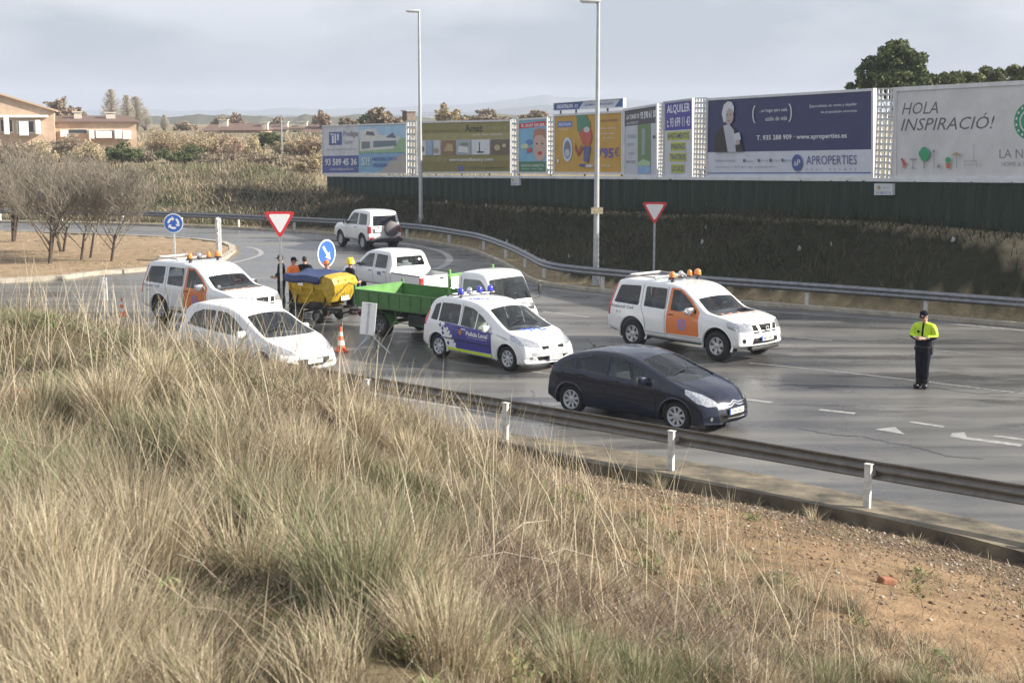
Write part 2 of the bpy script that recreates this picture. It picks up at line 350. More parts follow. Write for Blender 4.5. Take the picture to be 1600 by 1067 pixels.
# ---------------------------------------------------------------- asphalt
def asphalt_mat():
    m = bpy.data.materials.new('worn_asphalt'); m.use_nodes = True; t = m.node_tree; b = t.nodes['Principled BSDF']; n = t.nodes.new; l = t.links.new
    tcn = n('ShaderNodeTexCoord'); mpn = n('ShaderNodeMapping'); mpn.inputs['Rotation'].default_value = (0, 0, R(40)); mpn.inputs['Scale'].default_value = (.05, .75, 1)
    l(tcn.outputs['Object'], mpn.inputs[0])
    st = n('ShaderNodeTexNoise'); st.inputs['Scale'].default_value = 1.5; st.inputs['Detail'].default_value = 5; l(mpn.outputs[0], st.inputs['Vector'])
    bl = n('ShaderNodeTexNoise'); bl.inputs['Scale'].default_value = .22; bl.inputs['Detail'].default_value = 5; l(tcn.outputs['Object'], bl.inputs['Vector'])
    fi = n('ShaderNodeTexNoise'); fi.inputs['Scale'].default_value = 45; fi.inputs['Detail'].default_value = 3; l(tcn.outputs['Object'], fi.inputs['Vector'])
    c1 = n('ShaderNodeValToRGB'); c1.color_ramp.elements[0].position = .36; c1.color_ramp.elements[0].color = (.105, .105, .106, 1); c1.color_ramp.elements[1].position = .64; c1.color_ramp.elements[1].color = (.20, .193, .18, 1)
    l(st.outputs[0], c1.inputs[0])
    c2 = n('ShaderNodeValToRGB'); c2.color_ramp.elements[0].position = .3; c2.color_ramp.elements[0].color = (.62, .62, .63, 1); c2.color_ramp.elements[1].position = .7; c2.color_ramp.elements[1].color = (1.12, 1.1, 1.06, 1)
    l(bl.outputs[0], c2.inputs[0])
    mm = n('ShaderNodeMixRGB'); mm.blend_type = 'MULTIPLY'; mm.inputs[0].default_value = 1; l(c1.outputs[0], mm.inputs[1]); l(c2.outputs[0], mm.inputs[2])
    c3 = n('ShaderNodeMapRange'); c3.inputs[3].default_value = .8; c3.inputs[4].default_value = 1.2; l(fi.outputs[0], c3.inputs[0])
    m2 = n('ShaderNodeMixRGB'); m2.blend_type = 'MULTIPLY'; m2.inputs[0].default_value = 1; l(mm.outputs[0], m2.inputs[1]); l(c3.outputs[0], m2.inputs[2])
    # cracks with sealing tar
    vo = n('ShaderNodeTexVoronoi'); vo.feature = 'DISTANCE_TO_EDGE'; vo.inputs['Scale'].default_value = .16
    wn = n('ShaderNodeTexNoise'); wn.inputs['Scale'].default_value = .9; wn.inputs['Detail'].default_value = 5; l(tcn.outputs['Object'], wn.inputs['Vector'])
    av = n('ShaderNodeMixRGB'); av.inputs[0].default_value = .55; l(tcn.outputs['Object'], av.inputs[1])
    sc = n('ShaderNodeVectorMath'); sc.operation = 'SCALE'; sc.inputs['Scale'].default_value = 6; l(wn.outputs['Color'], sc.inputs[0]); l(sc.outputs[0], av.inputs[2]); l(av.outputs[0], vo.inputs['Vector'])
    cm = n('ShaderNodeMapRange'); cm.inputs[1].default_value = .003; cm.inputs[2].default_value = .009; cm.inputs[3].default_value = .84; cm.inputs[4].default_value = 1; l(vo.outputs['Distance'], cm.inputs[0])
    m3 = n('ShaderNodeMixRGB'); m3.blend_type = 'MULTIPLY'; m3.inputs[0].default_value = 1; l(m2.outputs[0], m3.inputs[1]); l(cm.outputs[0], m3.inputs[2]); l(m3.outputs[0], b.inputs['Base Color'])
    ro = n('ShaderNodeMath'); ro.operation = 'ADD'; l(bl.outputs[0], ro.inputs[0]); l(st.outputs[0], ro.inputs[1])
    rr = n('ShaderNodeMapRange'); rr.inputs[1].default_value = .8; rr.inputs[2].default_value = 1.15; rr.inputs[3].default_value = .24; rr.inputs[4].default_value = .46; l(ro.outputs[0], rr.inputs[0]); l(rr.outputs[0], b.inputs['Roughness'])
    wt = n('ShaderNodeTexNoise'); wt.inputs['Scale'].default_value = .55; wt.inputs['Detail'].default_value = 6; wt.inputs['Roughness'].default_value = .6
    wm = n('ShaderNodeMapping'); wm.inputs['Rotation'].default_value = (0, 0, R(40)); wm.inputs['Scale'].default_value = (.28, 1, 1); l(tcn.outputs['Object'], wm.inputs[0]); l(wm.outputs[0], wt.inputs['Vector'])
    wr = n('ShaderNodeMapRange'); wr.inputs[1].default_value = .53; wr.inputs[2].default_value = .62; l(wt.outputs[0], wr.inputs[0])
    rm = n('ShaderNodeMixRGB'); rm.inputs[2].default_value = (.13, .13, .13, 1); l(wr.outputs[0], rm.inputs[0]); l(rr.outputs[0], rm.inputs[1]); l(rm.outputs[0], b.inputs['Roughness'])
    dk = n('ShaderNodeMixRGB'); dk.blend_type = 'MULTIPLY'; dk.inputs[2].default_value = (.70, .71, .74, 1); l(wr.outputs[0], dk.inputs[0]); l(m3.outputs[0], dk.inputs[1]); l(dk.outputs[0], b.inputs['Base Color'])
    b.inputs['Specular IOR Level'].default_value = .42
    bp = n('ShaderNodeBump'); bp.inputs['Strength'].default_value = .25; bp.inputs['Distance'].default_value = .01; l(fi.outputs[0], bp.inputs['Height']); l(bp.outputs[0], b.inputs['Normal'])
    return m
M_asph = asphalt_mat()
fedge = offset(rail_far_s, -.62)
bm = bmesh.new(); vs = [bm.verts.new((x, y, 0)) for x, y in front] + [bm.verts.new((x, y, 0)) for x, y in reversed(fedge)]
f = bm.faces.new(vs); bmesh.ops.triangulate(bm, faces=[f]); bmesh.ops.recalc_face_normals(bm, faces=bm.faces)
if sum(f.normal.z for f in bm.faces) < 0: bmesh.ops.reverse_faces(bm, faces=bm.faces)
me = bpy.data.meshes.new('road'); bm.to_mesh(me); bm.free(); me.materials.append(M_asph); tag(link('road', me), kind='structure')
# concrete gutter along the near edge, kerbs
M_conc = mat('stained_concrete', (.21, .175, .12), .75, var=.3, col2=(.035,.03,.022), scale=1.5, bump=.3, bscale=30, rvar=.15)
M_kerb = mat('pale_kerb_concrete', (.42, .38, .31), .85, var=.3, scale=3, bump=.2)
def strip(name, A, B, za, zb, m, drop=None, thick=None):
    b = MB(); n = min(len(A), len(B)); V = []; Fc = []
    for i in range(n): V += [(A[i][0], A[i][1], za), (B[i][0], B[i][1], zb)]
    for i in range(n-1): Fc.append((2*i, 2*i+1, 2*i+3, 2*i+2))
    b.raw(V, Fc, m)
    if drop is not None:
        V = []; Fc = []
        for i in range(n): V += [(B[i][0], B[i][1], zb), (B[i][0], B[i][1], drop)]
        for i in range(n-1): Fc.append((2*i, 2*i+1, 2*i+3, 2*i+2))
        b.raw(V, Fc, m)
    if thick is not None:
        V = []; Fc = []
        for i in range(n): V += [(A[i][0], A[i][1], za), (A[i][0], A[i][1], thick)]
        for i in range(n-1): Fc.append((2*i, 2*i+1, 2*i+3, 2*i+2))
        b.raw(V, Fc, m)
    return tag(b.build(name, smooth=False), kind='structure')
strip('gutter', front, back, .002, .09, M_conc, drop=-.35)
strip('kerb', offset(rail_far_s, -.62), offset(rail_far_s, -.46), .12, .13, M_kerb, drop=-.1, thick=-.1)
ic = isl + [isl[0]]
def inset_poly(p, d):
    cx = sum(q[0] for q in p)/len(p); out = []
    n = len(p)
    for i in range(n):
        a = p[i-1]; b = p[(i+1) % n]; dx, dy = b[0]-a[0], b[1]-a[1]; L = math.hypot(dx, dy); out.append((p[i][0] - dy/L*d, p[i][1] + dx/L*d))
    return out
ii = inset_poly(isl, .3); ii.append(ii[0])
strip('island_kerb', ic, ii, .15, .16, M_kerb, drop=-.1, thick=-.1)

# ---------------------------------------------------------------- painted markings
M_paint = mat('worn_white_paint', (.38, .375, .36), .5, var=.2, scale=7, rvar=.1, col2=(.20, .195, .19))
def paint(px, w_, name='road_marking', z=.005):
    P = [G(*p) for p in px]; P = smooth_line(P, 3) if len(P) > 2 else P
    L = offset(P, w_/2); Rr = offset(P, -w_/2); b = MB(); V = []; Fc = []
    for i in range(len(P)): V += [(*L[i], z), (*Rr[i], z)]
    for i in range(len(P)-1): Fc.append((2*i, 2*i+1, 2*i+3, 2*i+2))
    b.raw(V, Fc, M_paint); return tag(b.build(name), kind='structure')
paint([(860,452),(942,462),(1210,487),(1400,500),(1520,509),(1640,521)], .16)
paint([(620,379),(650,384),(675,389),(693,395),(703,404),(696,414),(680,421)], .3)
paint([(848,487),(920,496)], .13); paint([(1449,546),(1600,562)], .05); paint([(1225,526),(1300,532)], .06)
paint([(1170,567),(1300,580),(1450,597),(1640,620)], .065)
paint([(700,565),(767,573)], .12); paint([(827,580),(863,585)], .12)
for a, b in [((1165,624),(1206,629)), ((1280,640),(1336,646)), ((1422,659),(1475,667)), ((1553,681),(1640,692))]: paint([a, b], .17)
paint([(300,576),(456,597),(620,622),(793,649),(1000,682)], .12)
paint([(352,414),(372,409),(395,403),(408,397),(403,390),(385,386)], .22)
paint([(630,455),(600,452)], .3)
def arrow(px):
    b = MB(); P = [(*G(*p), .005) for p in px]; b.raw(P, [tuple(range(len(P)))], M_paint); tag(b.build('road_arrow'), kind='structure')
arrow([(1366,671),(1398,667),(1414,679)]); arrow([(1487,677),(1507,675),(1511,683),(1598,694),(1594,698),(1505,686),(1484,682)])
M_tar = mat('crack_sealing_tar', (.055, .058, .07), .3)
def crack(px, w_, sd_):
    r_ = random.Random(sd_); P = smooth_line([G(*p) for p in px], 7); P = [(x+r_.uniform(-.05,.05), y+r_.uniform(-.05,.05)) for x, y in P]; L = offset(P, w_/2); Rr = offset(P, -w_/2); b = MB(); V = []
    for i in range(len(P)): q = r_.uniform(.5, 1.5); V += [(P[i][0]+(L[i][0]-P[i][0])*q, P[i][1]+(L[i][1]-P[i][1])*q, .004), (P[i][0]+(Rr[i][0]-P[i][0])*q, P[i][1]+(Rr[i][1]-P[i][1])*q, .004)]
    b.raw(V, [(2*i, 2*i+1, 2*i+3, 2*i+2) for i in range(len(P)-1)], M_tar); tag(b.build('sealed_crack'), kind='structure')
crack([(1250,670),(1310,680),(1350,682),(1390,692),(1430,698),(1480,712),(1536,717)], .05, 1); crack([(1395,601),(1460,606),(1530,615),(1600,612)], .03, 2); crack([(1170,590),(1260,598),(1330,604)], .03, 3)
crack([(1400,528),(1440,534),(1500,531),(1600,540)], .03, 4); crack([(830,610),(850,640),(880,662)], .04, 5)
# ================================================================ blades of grass
def blades(name, P, h, w_, lean, ang, col, seg=2, mtl=None, curve=.6):
    """P roots, h height, w width, lean horizontal tip shift, ang direction"""
    n = len(P); dirx, diry = np.cos(ang), np.sin(ang); side = rng.uniform(0, 2*np.pi, n); sxx, syy = np.cos(side)*w_/2, np.sin(side)*w_/2
    rows = []
    for k in range(seg):
        t = k/seg; l = lean * (t**(1+curve)); wz = 1 - .55*t
        c = P + np.stack([dirx*l, diry*l, h*t*(1-.12*t)], 1); o = np.stack([sxx*wz, syy*wz, 0*wz*sxx], 1)
        rows += [c-o, c+o]
    tip = P + np.stack([dirx*lean, diry*lean, h*.9], 1); rows.append(tip)
    V = np.stack(rows, 1); m_ = V.shape[1]; base = (np.arange(n)*m_)[:, None]; fl = []
    if seg > 1: fl.append(np.concatenate([base + np.array([2*k, 2*k+1, 2*k+3, 2*k+2]) for k in range(seg-1)]))
    fl.append(base + np.array([2*seg-2, 2*seg-1, 2*seg]))
    return npmesh(name, V.reshape(-1, 3), fl, [mtl], np.repeat(col, m_, 0))
M_grass = mat('grass_blade', (1, 1, 1), .75, attr=True, spec=.2)
nodes = M_grass.node_tree; bs = nodes.nodes['Principled BSDF']
tl = nodes.nodes.new('ShaderNodeBsdfTranslucent'); ms = nodes.nodes.new('ShaderNodeMixShader'); ms.inputs[0].default_value = .14
at_ = [n for n in nodes.nodes if n.type == 'ATTRIBUTE'][0]; nodes.links.new(at_.outputs['Color'], tl.inputs[0])
nodes.links.new(bs.outputs[0], ms.inputs[1]); nodes.links.new(tl.outputs[0], ms.inputs[2]); nodes.links.new(ms.outputs[0], nodes.nodes['Material Output'].inputs[0])
STRAW = np.array([[.60,.53,.40],[.50,.43,.32],[.72,.66,.52],[.42,.36,.27],[.34,.28,.21]]); GREEN = np.array([[.22,.27,.12],[.31,.34,.18],[.14,.19,.08],[.40,.40,.25]])
STRAW *= np.array([.86, .83, .77]); GREEN *= .86
def colour(n, green):
    g_ = rng.random(n) < green; c = STRAW[rng.integers(0, 5, n)]; c2 = GREEN[rng.integers(0, 4, n)]
    c = np.where(g_[:, None], c2, c); return c * rng.uniform(.75, 1.15, (n, 1))
def scr(X, Y): Z = terrain(X, Y); return proj(X, Y, Z)
def path_mask(X, Y):
    """1 on the bare dirt strip beside the road"""
    dn = -sdist(X, Y, back); lim = np.interp(X, [-3.4, -1.8, -.8, .7, 2.2, 4.2, 7], [.3, 1.5, 3.2, 5.6, 7.4, 8.4, 8.6]); nz = (vnoise(X, Y, 1.4, 21) - .5) * 2.2
    return sstep(.6, -.6, dn - lim + nz)
def on_ground(px, py):
    x, a, b_ = ray(px, py); T = np.linspace(3, 40, 900); i = np.argmax(H + b_*T < terrain(x*T, a*T)); return x*T[i], a*T[i]
GAPS = [(*on_ground(px, py), r) for px, py, r in [(255,810,.45),(300,915,.65),(385,965,.6),(350,880,.5),(505,945,.45),(725,925,.6),(775,905,.6),(40,590,.9),(170,590,.5),(1000,905,.6),(870,905,.4),(590,800,.25),(150,700,.3),(430,700,.3),(660,880,.3)]]
def gap_mask(X, Y):
    m = np.zeros(X.shape)
    for gx_, gy_, r in GAPS: m = np.maximum(m, 1 - sstep(.7, 1.15, np.hypot((X-gx_)/r, (Y-gy_)/(r*1.7)) + (vnoise(X, Y, .3, 77)-.5)*.5))
    return m
# tussocks
tn = 1500; TX = rng.uniform(-9, 6.5, tn*3); TY = rng.uniform(5.2, 30, tn*3)
dn = -sdist(TX, TY, back); keep = (dn > .5) & (np.abs(TX) < TY*.42 + 1.2)
keep &= rng.random(len(TX)) > path_mask(TX, TY) * .99
keep &= ~((TX > .2) & (rng.random(len(TX)) < .6))
keep &= rng.random(len(TX)) > gap_mask(TX, TY)*.96
keep &= rng.random(len(TX)) < .30 + 1.1*vnoise(TX, TY, 1.3, 29)
TX, TY = TX[keep][:tn], TY[keep][:tn]; left = 1 - sstep(-2.2, .8, TX)
tall = vnoise(TX, TY, 2.0, 31); th = (.22 + .2*rng.random(len(TX))) * (1 - left) + (.42 + .55*tall*rng.uniform(.6, 1.1, len(TX))) * left
crest = left * sstep(10.5, 12.5, TY); th *= 1 - .66*crest
nb = (90 + 100*left).astype(int); ti = np.repeat(np.arange(len(TX)), nb); n = len(ti)
print('tussock blades', n)
r0 = (rng.random(n)**.7) * (.05 + .11*left[ti] + .05); a0 = rng.uniform(0, 2*np.pi, n)
bx = TX[ti] + r0*np.cos(a0); by = TY[ti] + r0*np.sin(a0); bh = th[ti] * rng.uniform(.45, 1.05, n)
gr = sstep(.42, .7, vnoise(TX, TY, 1.5, 33)) * .85 + .08; sh = rng.uniform(.45, 1.25, len(TX))
lean = bh * (.10 + rng.random(n)**1.3*.75); wind = rng.normal(0, .45, n)
ang = np.where(rng.random(n) < .72, a0 + wind, np.pi*.92 + vnoise(TX, TY, 2.2, 35)[ti]*1.6 - .8 + wind)
cc = colour(n, gr[ti]*(rng.random(n) < .85)) * sh[ti][:, None]
dist = np.hypot(bx, by); ww_ = .0026 + .00019*dist
P = np.stack([bx, by, terrain(bx, by) - .03], 1)
blades('tussock_grass', P, bh, ww_, lean, ang, cc, seg=3, mtl=M_grass); tag(bpy.data.objects['tussock_grass'], 'tall dry straw and green tussock grass on the near bank', 'grass', kind='stuff')
# the large tussocks that can be told apart in the foreground
big = [(95,905,0,.95),(215,850,0,1.),(40,1030,0,.9),(150,1010,0,.95),(255,1040,0,.55),(20,900,0,.9),(330,960,3,.35),(420,800,1,.9),(500,830,2,.95),(560,905,1,1.),(640,900,0,.9),(700,1000,0,.8),(450,1030,3,.35),(300,690,1,.8),(215,680,1,.7),(120,760,1,.8),(170,610,0,.7),(390,640,3,.6),(470,700,0,.8),(330,780,2,.7),(540,700,1,.6),(630,740,1,.6),(600,820,2,.8),(720,830,3,.5),(760,770,1,.45),(900,1030,2,.5),(1000,1040,1,.5),(1090,1035,1,.5),(1190,1045,0,.45),(1290,1050,1,.45),(60,620,2,.6),(90,540,3,.5),(20,760,1,.8),(250,570,0,.6),(850,900,0,.4),(780,950,3,.4),(940,960,0,.35),(1010,930,0,.35),(1060,985,1,.34),(1130,1000,1,.36),(1180,985,0,.3),(1230,1010,1,.36),(1330,1020,1,.34),(1400,1030,0,.3),(1450,1050,1,.34),(1530,1050,0,.3),(900,990,1,.4),(960,1010,1,.4),(850,960,3,.4),(880,930,3,.35),(930,890,0,.4),(870,860,0,.45),(820,830,0,.45),(560,640,0,.55),(640,680,0,.5),(400,860,2,.5)]
BX, BY, BH, BC, BRd = [], [], [], [], []
for px_, py_, c_, h_ in big: x_, y_ = on_ground(px_, py_+40); BX.append(x_); BY.append(y_); BH.append(h_*.82); BC.append(c_); BRd.append(.10 + .22*h_)
BX, BY, BH, BC, BRd = map(np.array, (BX, BY, BH, BC, BRd)); per = 1150; ti = np.repeat(np.arange(len(BX)), per); n = len(ti)
a0 = rng.uniform(0, 2*np.pi, n); rr_ = rng.random(n)**.6; bx = BX[ti] + BRd[ti]*rr_*np.cos(a0); by = BY[ti] + BRd[ti]*rr_*np.sin(a0); bh = BH[ti]*rng.uniform(.35, 1.08, n)*(1-.25*rr_)
gf = np.array([.03, .62, .3, .1])[BC][ti]; cc = colour(n, gf)*np.array([1.12, .88, 1.0, .62])[BC][ti][:, None]*(.85+.25*rng.random(n))[:, None]
P = np.stack([bx, by, terrain(bx, by)-.03], 1); dist = np.hypot(bx, by)
bh = np.where(rng.random(n) < .04, bh*1.25, bh)
blades('large_tussocks', P, bh,   .0025+.00019*dist, bh*(.05+.75*rr_*rng.random(n)+.15*rng.random(n)), a0+rng.normal(0, .5, n), cc, seg=4, mtl=M_grass, curve=.9); tag(bpy.data.objects['large_tussocks'], 'large fanned tussocks of straw and green grass in the foreground', 'grass', kind='stuff')
# short filler growth
n = 110000; X = rng.uniform(-9, 8.5, n); Y = 5 + rng.random(n)**.8*25; dn = -sdist(X, Y, back); pm = path_mask(X, Y)
k = (dn > .25) & (np.abs(X) < Y*.42+1.2) & (rng.random(n) > pm*.90) & (vnoise(X, Y, .5, 41) > .28) & (rng.random(n) > gap_mask(X, Y)*.75); X, Y = X[k], Y[k]; n = len(X)
bh = rng.uniform(.06, .26, n)*(1 + .8*(1 - sstep(-3, 0, X))); P = np.stack([X, Y, terrain(X, Y)-.02], 1)
gg = sstep(.45, .75, vnoise(X, Y, 1.2, 43))*.7
blades('short_grass', P, bh, .004+.00028*Y, bh*rng.uniform(.2, 1.3, n), rng.uniform(0, 6.28, n), colour(n, gg)*.62, seg=2, mtl=M_grass); tag(bpy.data.objects['short_grass'], 'short dry grass and weeds covering the near bank', 'grass', kind='stuff')
# tall thin stalks standing out above the rest, with seed heads
n = 1900; X = rng.uniform(-7, 2.6, n); Y = rng.uniform(9, 24, n); dn = -sdist(X, Y, back); k = (dn > 1.2) & (rng.random(n) > path_mask(X, Y)*.90); X, Y = X[k], Y[k]; n = len(X)
bh = rng.uniform(.6, 1.15, n); P = np.stack([X, Y, terrain(X, Y)-.02], 1)
blades('seed_stalks', P, bh, np.full(n, .0075), bh*rng.uniform(.05, .5, n), rng.uniform(-.6, 3.6, n), STRAW[rng.integers(0, 3, n)]*.95, seg=4, mtl=M_grass); tag(bpy.data.objects['seed_stalks'], 'long thin straw stalks rising above the tussocks', 'grass', kind='stuff')
# coarse broken stems and broad-leaved weeds mixed into the grass
n = 9000; X = rng.uniform(-8, 6, n); Y = rng.uniform(5.5, 24, n); dn = -sdist(X, Y, back); k = (dn > .6) & (np.abs(X) < Y*.42+1) & (rng.random(n) > path_mask(X, Y)*.93) & (vnoise(X, Y, 1.1, 91) > .42); X, Y = X[k], Y[k]; n = len(X)
bh = rng.uniform(.10, .55, n)*(.6+.6*(1-sstep(-2, 2, X))); P = np.stack([X, Y, terrain(X, Y)-.01], 1)
blades('broken_stems', P, bh, rng.uniform(.006, .011, n), bh*rng.uniform(.2, 2.4, n), rng.uniform(0, 6.28, n), np.array([[.30,.24,.17],[.20,.155,.11],[.46,.40,.30],[.14,.11,.08]])[rng.integers(0, 4, n)], seg=2, mtl=M_grass, curve=.1); tag(bpy.data.objects['broken_stems'], 'coarse broken brown stems among the grass', 'weeds', kind='stuff')
k = 150; wx, wy = rng.uniform(-6, 5, k), rng.uniform(6.5, 20, k); q_ = rng.random(k) > path_mask(wx, wy)*.8; wx, wy = wx[q_], wy[q_]; i_ = np.repeat(np.arange(len(wx)), 60); n = len(i_)
X = wx[i_]+rng.normal(0, .07, n); Y = wy[i_]+rng.normal(0, .07, n); P = np.stack([X, Y, terrain(X, Y)+rng.uniform(0, .22, n)*rng.random(len(wx))[i_]], 1); bh = rng.uniform(.02, .07, n)
blades('leafy_weeds', P, bh, rng.uniform(.012, .028, n), bh*1.6, rng.uniform(0, 6.28, n), np.array([[.10,.15,.05],[.15,.20,.07],[.20,.22,.10],[.26,.20,.10]])[rng.integers(0, 4, n)], seg=2, mtl=M_grass); tag(bpy.data.objects['leafy_weeds'], 'small broad-leaved green weeds between the tussocks', 'weeds', kind='stuff')
# dead twiggy brush, grey brown, tangled
def twigs(name, cx, cy, rad, n, hmax, cols, label):
    k = len(cx); i = rng.integers(0, k, n); a = rng.uniform(0, 6.28, n); r = rng.random(n)**.6*np.asarray(rad)[i]
    X = np.asarray(cx)[i] + r*np.cos(a); Y = np.asarray(cy)[i] + r*np.sin(a); h = rng.uniform(.05, 1, n)*hmax*(1 - .5*(r/np.asarray(rad)[i]))
    P = np.stack([X, Y, terrain(X, Y) + rng.uniform(0, .3, n)*hmax], 1); c = cols[rng.integers(0, len(cols), n)]*rng.uniform(.7, 1.2, (n, 1))
    blades(name, P, h, rng.uniform(.004, .010, n), h*rng.uniform(.2, 2.2, n), rng.uniform(0, 6.28, n), c, seg=2, mtl=M_grass, curve=.1); tag(bpy.data.objects[name], label, 'brush', kind='stuff')
BR = np.array([[.26,.19,.13],[.34,.27,.2],[.18,.13,.09],[.42,.35,.27]])
k = 60; cx = np.concatenate([rng.uniform(-3.5, 1.0, 34), rng.uniform(-.6, 2.0, 26)]); cy = np.concatenate([rng.uniform(11, 20, 34), rng.uniform(8.5, 12, 26)])
twigs('dead_brush', cx, cy, rng.uniform(.3, .9, k), 24000, .42, BR, 'tangled grey brown dead brush among the grass')
gp = np.array(GAPS); twigs('fallen_debris', gp[:,0], gp[:,1], gp[:,2]*1.5, 22000, .10, np.array([[.16,.12,.09],[.24,.19,.14],[.10,.075,.055],[.40,.34,.26],[.12,.15,.06]]), 'dark broken stems and leaf debris in the gaps between tussocks')
n = 26000; X = rng.uniform(-1.5, 8.5, n); Y = rng.uniform(8.5, 26, n); dn = -sdist(X, Y, back); k = (dn > .1) & (vnoise(X, Y, .6, 81) + rng.random(n)*.35 > .74); X, Y = X[k], Y[k]; n = len(X); P = np.stack([X, Y, terrain(X, Y)+.002], 1); bh = rng.uniform(.008, .05, n)
blades('dry_stem_litter', P, bh, rng.uniform(.006, .02, n), bh*rng.uniform(1, 4, n), rng.uniform(0, 6.28, n), np.array([[.16,.12,.08],[.30,.24,.17],[.10,.08,.05],[.42,.36,.27],[.14,.15,.07]])[rng.integers(0, 5, n)], seg=1, mtl=M_grass, curve=.1); tag(bpy.data.objects['dry_stem_litter'], 'scattered dark and pale plant litter on the bare dirt', 'litter', kind='stuff')
# stones and crumbs of soil on the dirt strip
def stones(name, n, X, Y, smin, smax, cols, label, m):
    V = []; fl = []; C = []
    base = np.array([(1,0,0),(-1,0,0),(0,1,0),(0,-1,0),(0,0,1),(0,0,-1)], float); fc = np.array([(0,2,4),(2,1,4),(1,3,4),(3,0,4),(2,0,5),(1,2,5),(3,1,5),(0,3,5)])
    Z = terrain(X, Y); s_ = smin*(smax/smin)**(rng.random(n)**2.2); a = rng.uniform(0, 6.28, n)
    b = base[None]*s_[:, None, None]*rng.uniform(.5, 1.2, (n, 6, 1)); b[:, :, 2] *= .6
    x = b[:, :, 0]*np.cos(a)[:, None] - b[:, :, 1]*np.sin(a)[:, None]; y = b[:, :, 0]*np.sin(a)[:, None] + b[:, :, 1]*np.cos(a)[:, None]
    V = np.stack([x + X[:, None], y + Y[:, None], b[:, :, 2] + Z[:, None] + s_[:, None]*.2], -1).reshape(-1, 3)
    F_ = (np.arange(n)*6)[:, None, None] + fc[None]; c = cols[rng.integers(0, len(cols), n)]
    o = npmesh(name, V, [F_.reshape(-1, 3)], [m], np.repeat(c, 6, 0)); tag(o, label, 'gravel', kind='stuff')
M_stone = mat('stone_crumbs', (1, 1, 1), .9, attr=True, spec=.2)
n = 90000; X = rng.uniform(-2, 10, n); Y = rng.uniform(9, 30, n); dn = -sdist(X, Y, back); pr = np.exp(-np.clip(dn-1.4, 0, 9)/1.6)*.9 + .10
k = (dn > .03) & (rng.random(n) < pr) & (dn < 10); X, Y = X[k], Y[k]
stones('gravel', len(X), X, Y, .006, .042, np.array([[.30,.21,.13],[.2,.14,.1],[.36,.28,.2],[.12,.09,.07],[.24,.15,.09],[.16,.12,.08],[.27,.20,.13],[.44,.38,.31]]), 'loose gravel and clods beside the gutter', M_stone)
n = 9000; X = rng.uniform(-3, 9, n); Y = rng.uniform(9, 31, n); dn = -sdist(X, Y, back); k = (dn > .02) & (dn < 2.6) & (vnoise(X, Y, .8, 51) > .4); X, Y = X[k], Y[k]; n = len(X); P = np.stack([X, Y, terrain(X, Y)], 1)
bh = rng.uniform(.015, .08, n)
blades('dead_leaf_litter', P, bh, np.full(n, .03), bh*2.2, rng.uniform(0, 6.28, n), BR[rng.integers(0, 4, n)]*.6, seg=1, mtl=M_grass); tag(bpy.data.objects['dead_leaf_litter'], 'dark leaf litter gathered along the gutter', 'litter', kind='stuff')
sg_ = []
for px0, py0, px1, py1 in [(735,735,835,872),(700,905,870,925),(830,900,930,912),(905,620,1000,780),(770,880,860,850),(240,930,320,945),(560,945,610,985),(655,560,700,700),(930,835,1040,880)]:
    a = on_ground(px0, py0); c = on_ground(px1, py1); a = Vector((a[0], a[1], tz(*a)+.12)); c = Vector((c[0], c[1], tz(*c)+.22))
    if (a-c).length > 3: c = a + (c-a).normalized()*1.2
    m_ = (a+c)/2 + Vector((0,0,.08)); sg_ += [(tuple(a), tuple(m_), .006, .005), (tuple(m_), tuple(c), .005, .003)]
DEAD = sg_
# reddish earth mound left
b = MB(); c0 = Vector((*on_ground(18, 650), 0)); b_ = []
bmx = bmesh.new(); bmesh.ops.create_icosphere(bmx, subdivisions=4, radius=1)
for v in bmx.verts:
    q = 1 + .12*math.sin(5*v.co.x+3*v.co.y) + .10*math.sin(9*v.co.y+7*v.co.z) + .05*math.sin(23*v.co.x+19*v.co.z); v.co = Vector((v.co.x*.30*q, v.co.y*.30*q, v.co.z*.15*q))
me = bpy.data.meshes.new('earth_mound'); bmx.to_mesh(me); bmx.free(); me.materials.append(mat('red_clay', (.27, .13, .075), .95, var=.4, scale=6, bump=.8, bscale=26)); me.polygons.foreach_set('use_smooth', [True]*len(me.polygons))
o = link('earth_mound', me, None, (c0.x, c0.y, tz(c0.x, c0.y)+.05)); tag(o, 'reddish clay mound in the grass at the far left', 'mound')

# ---------------------------------------------------------------- growth on the far bank and verges
n = 150000; X = rng.uniform(-32, 26, n); Y = rng.uniform(40, 112, n); df = sdist(X, Y, rail_far_s); db = sdist(X, Y, bill)
k = (df > .25) & (db < 1.0) & (np.abs(X) < Y*.40 + 2) & (vnoise(X, Y, 1.2, 61) > .2); X, Y, df, db = X[k], Y[k], df[k], db[k]; n = len(X); print('bank', n)
q = vnoise(X, Y, 2.2, 62); bh = np.where(df < 1.0, rng.uniform(.05, .2, n), rng.uniform(.2, .65, n)*(.45+q)); P = np.stack([X, Y, terrain(X, Y)-.03], 1)
gg = sstep(.35, .7, vnoise(X, Y, 3, 63))*.8; c = colour(n, np.clip(gg+.25,0,1))*np.where(df < 1.0, .85, np.where(X > -16, .24, .6))[:, None]  # grass below the wall dimmed in colour, as painted shade
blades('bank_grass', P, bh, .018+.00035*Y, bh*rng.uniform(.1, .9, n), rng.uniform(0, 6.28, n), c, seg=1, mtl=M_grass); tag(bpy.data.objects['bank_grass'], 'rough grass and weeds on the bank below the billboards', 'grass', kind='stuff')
n = 60000; X = rng.uniform(-75, -2, n); Y = rng.uniform(80, 190, n); df = sdist(X, Y, rail_far_s); db = sdist(X, Y, bill)
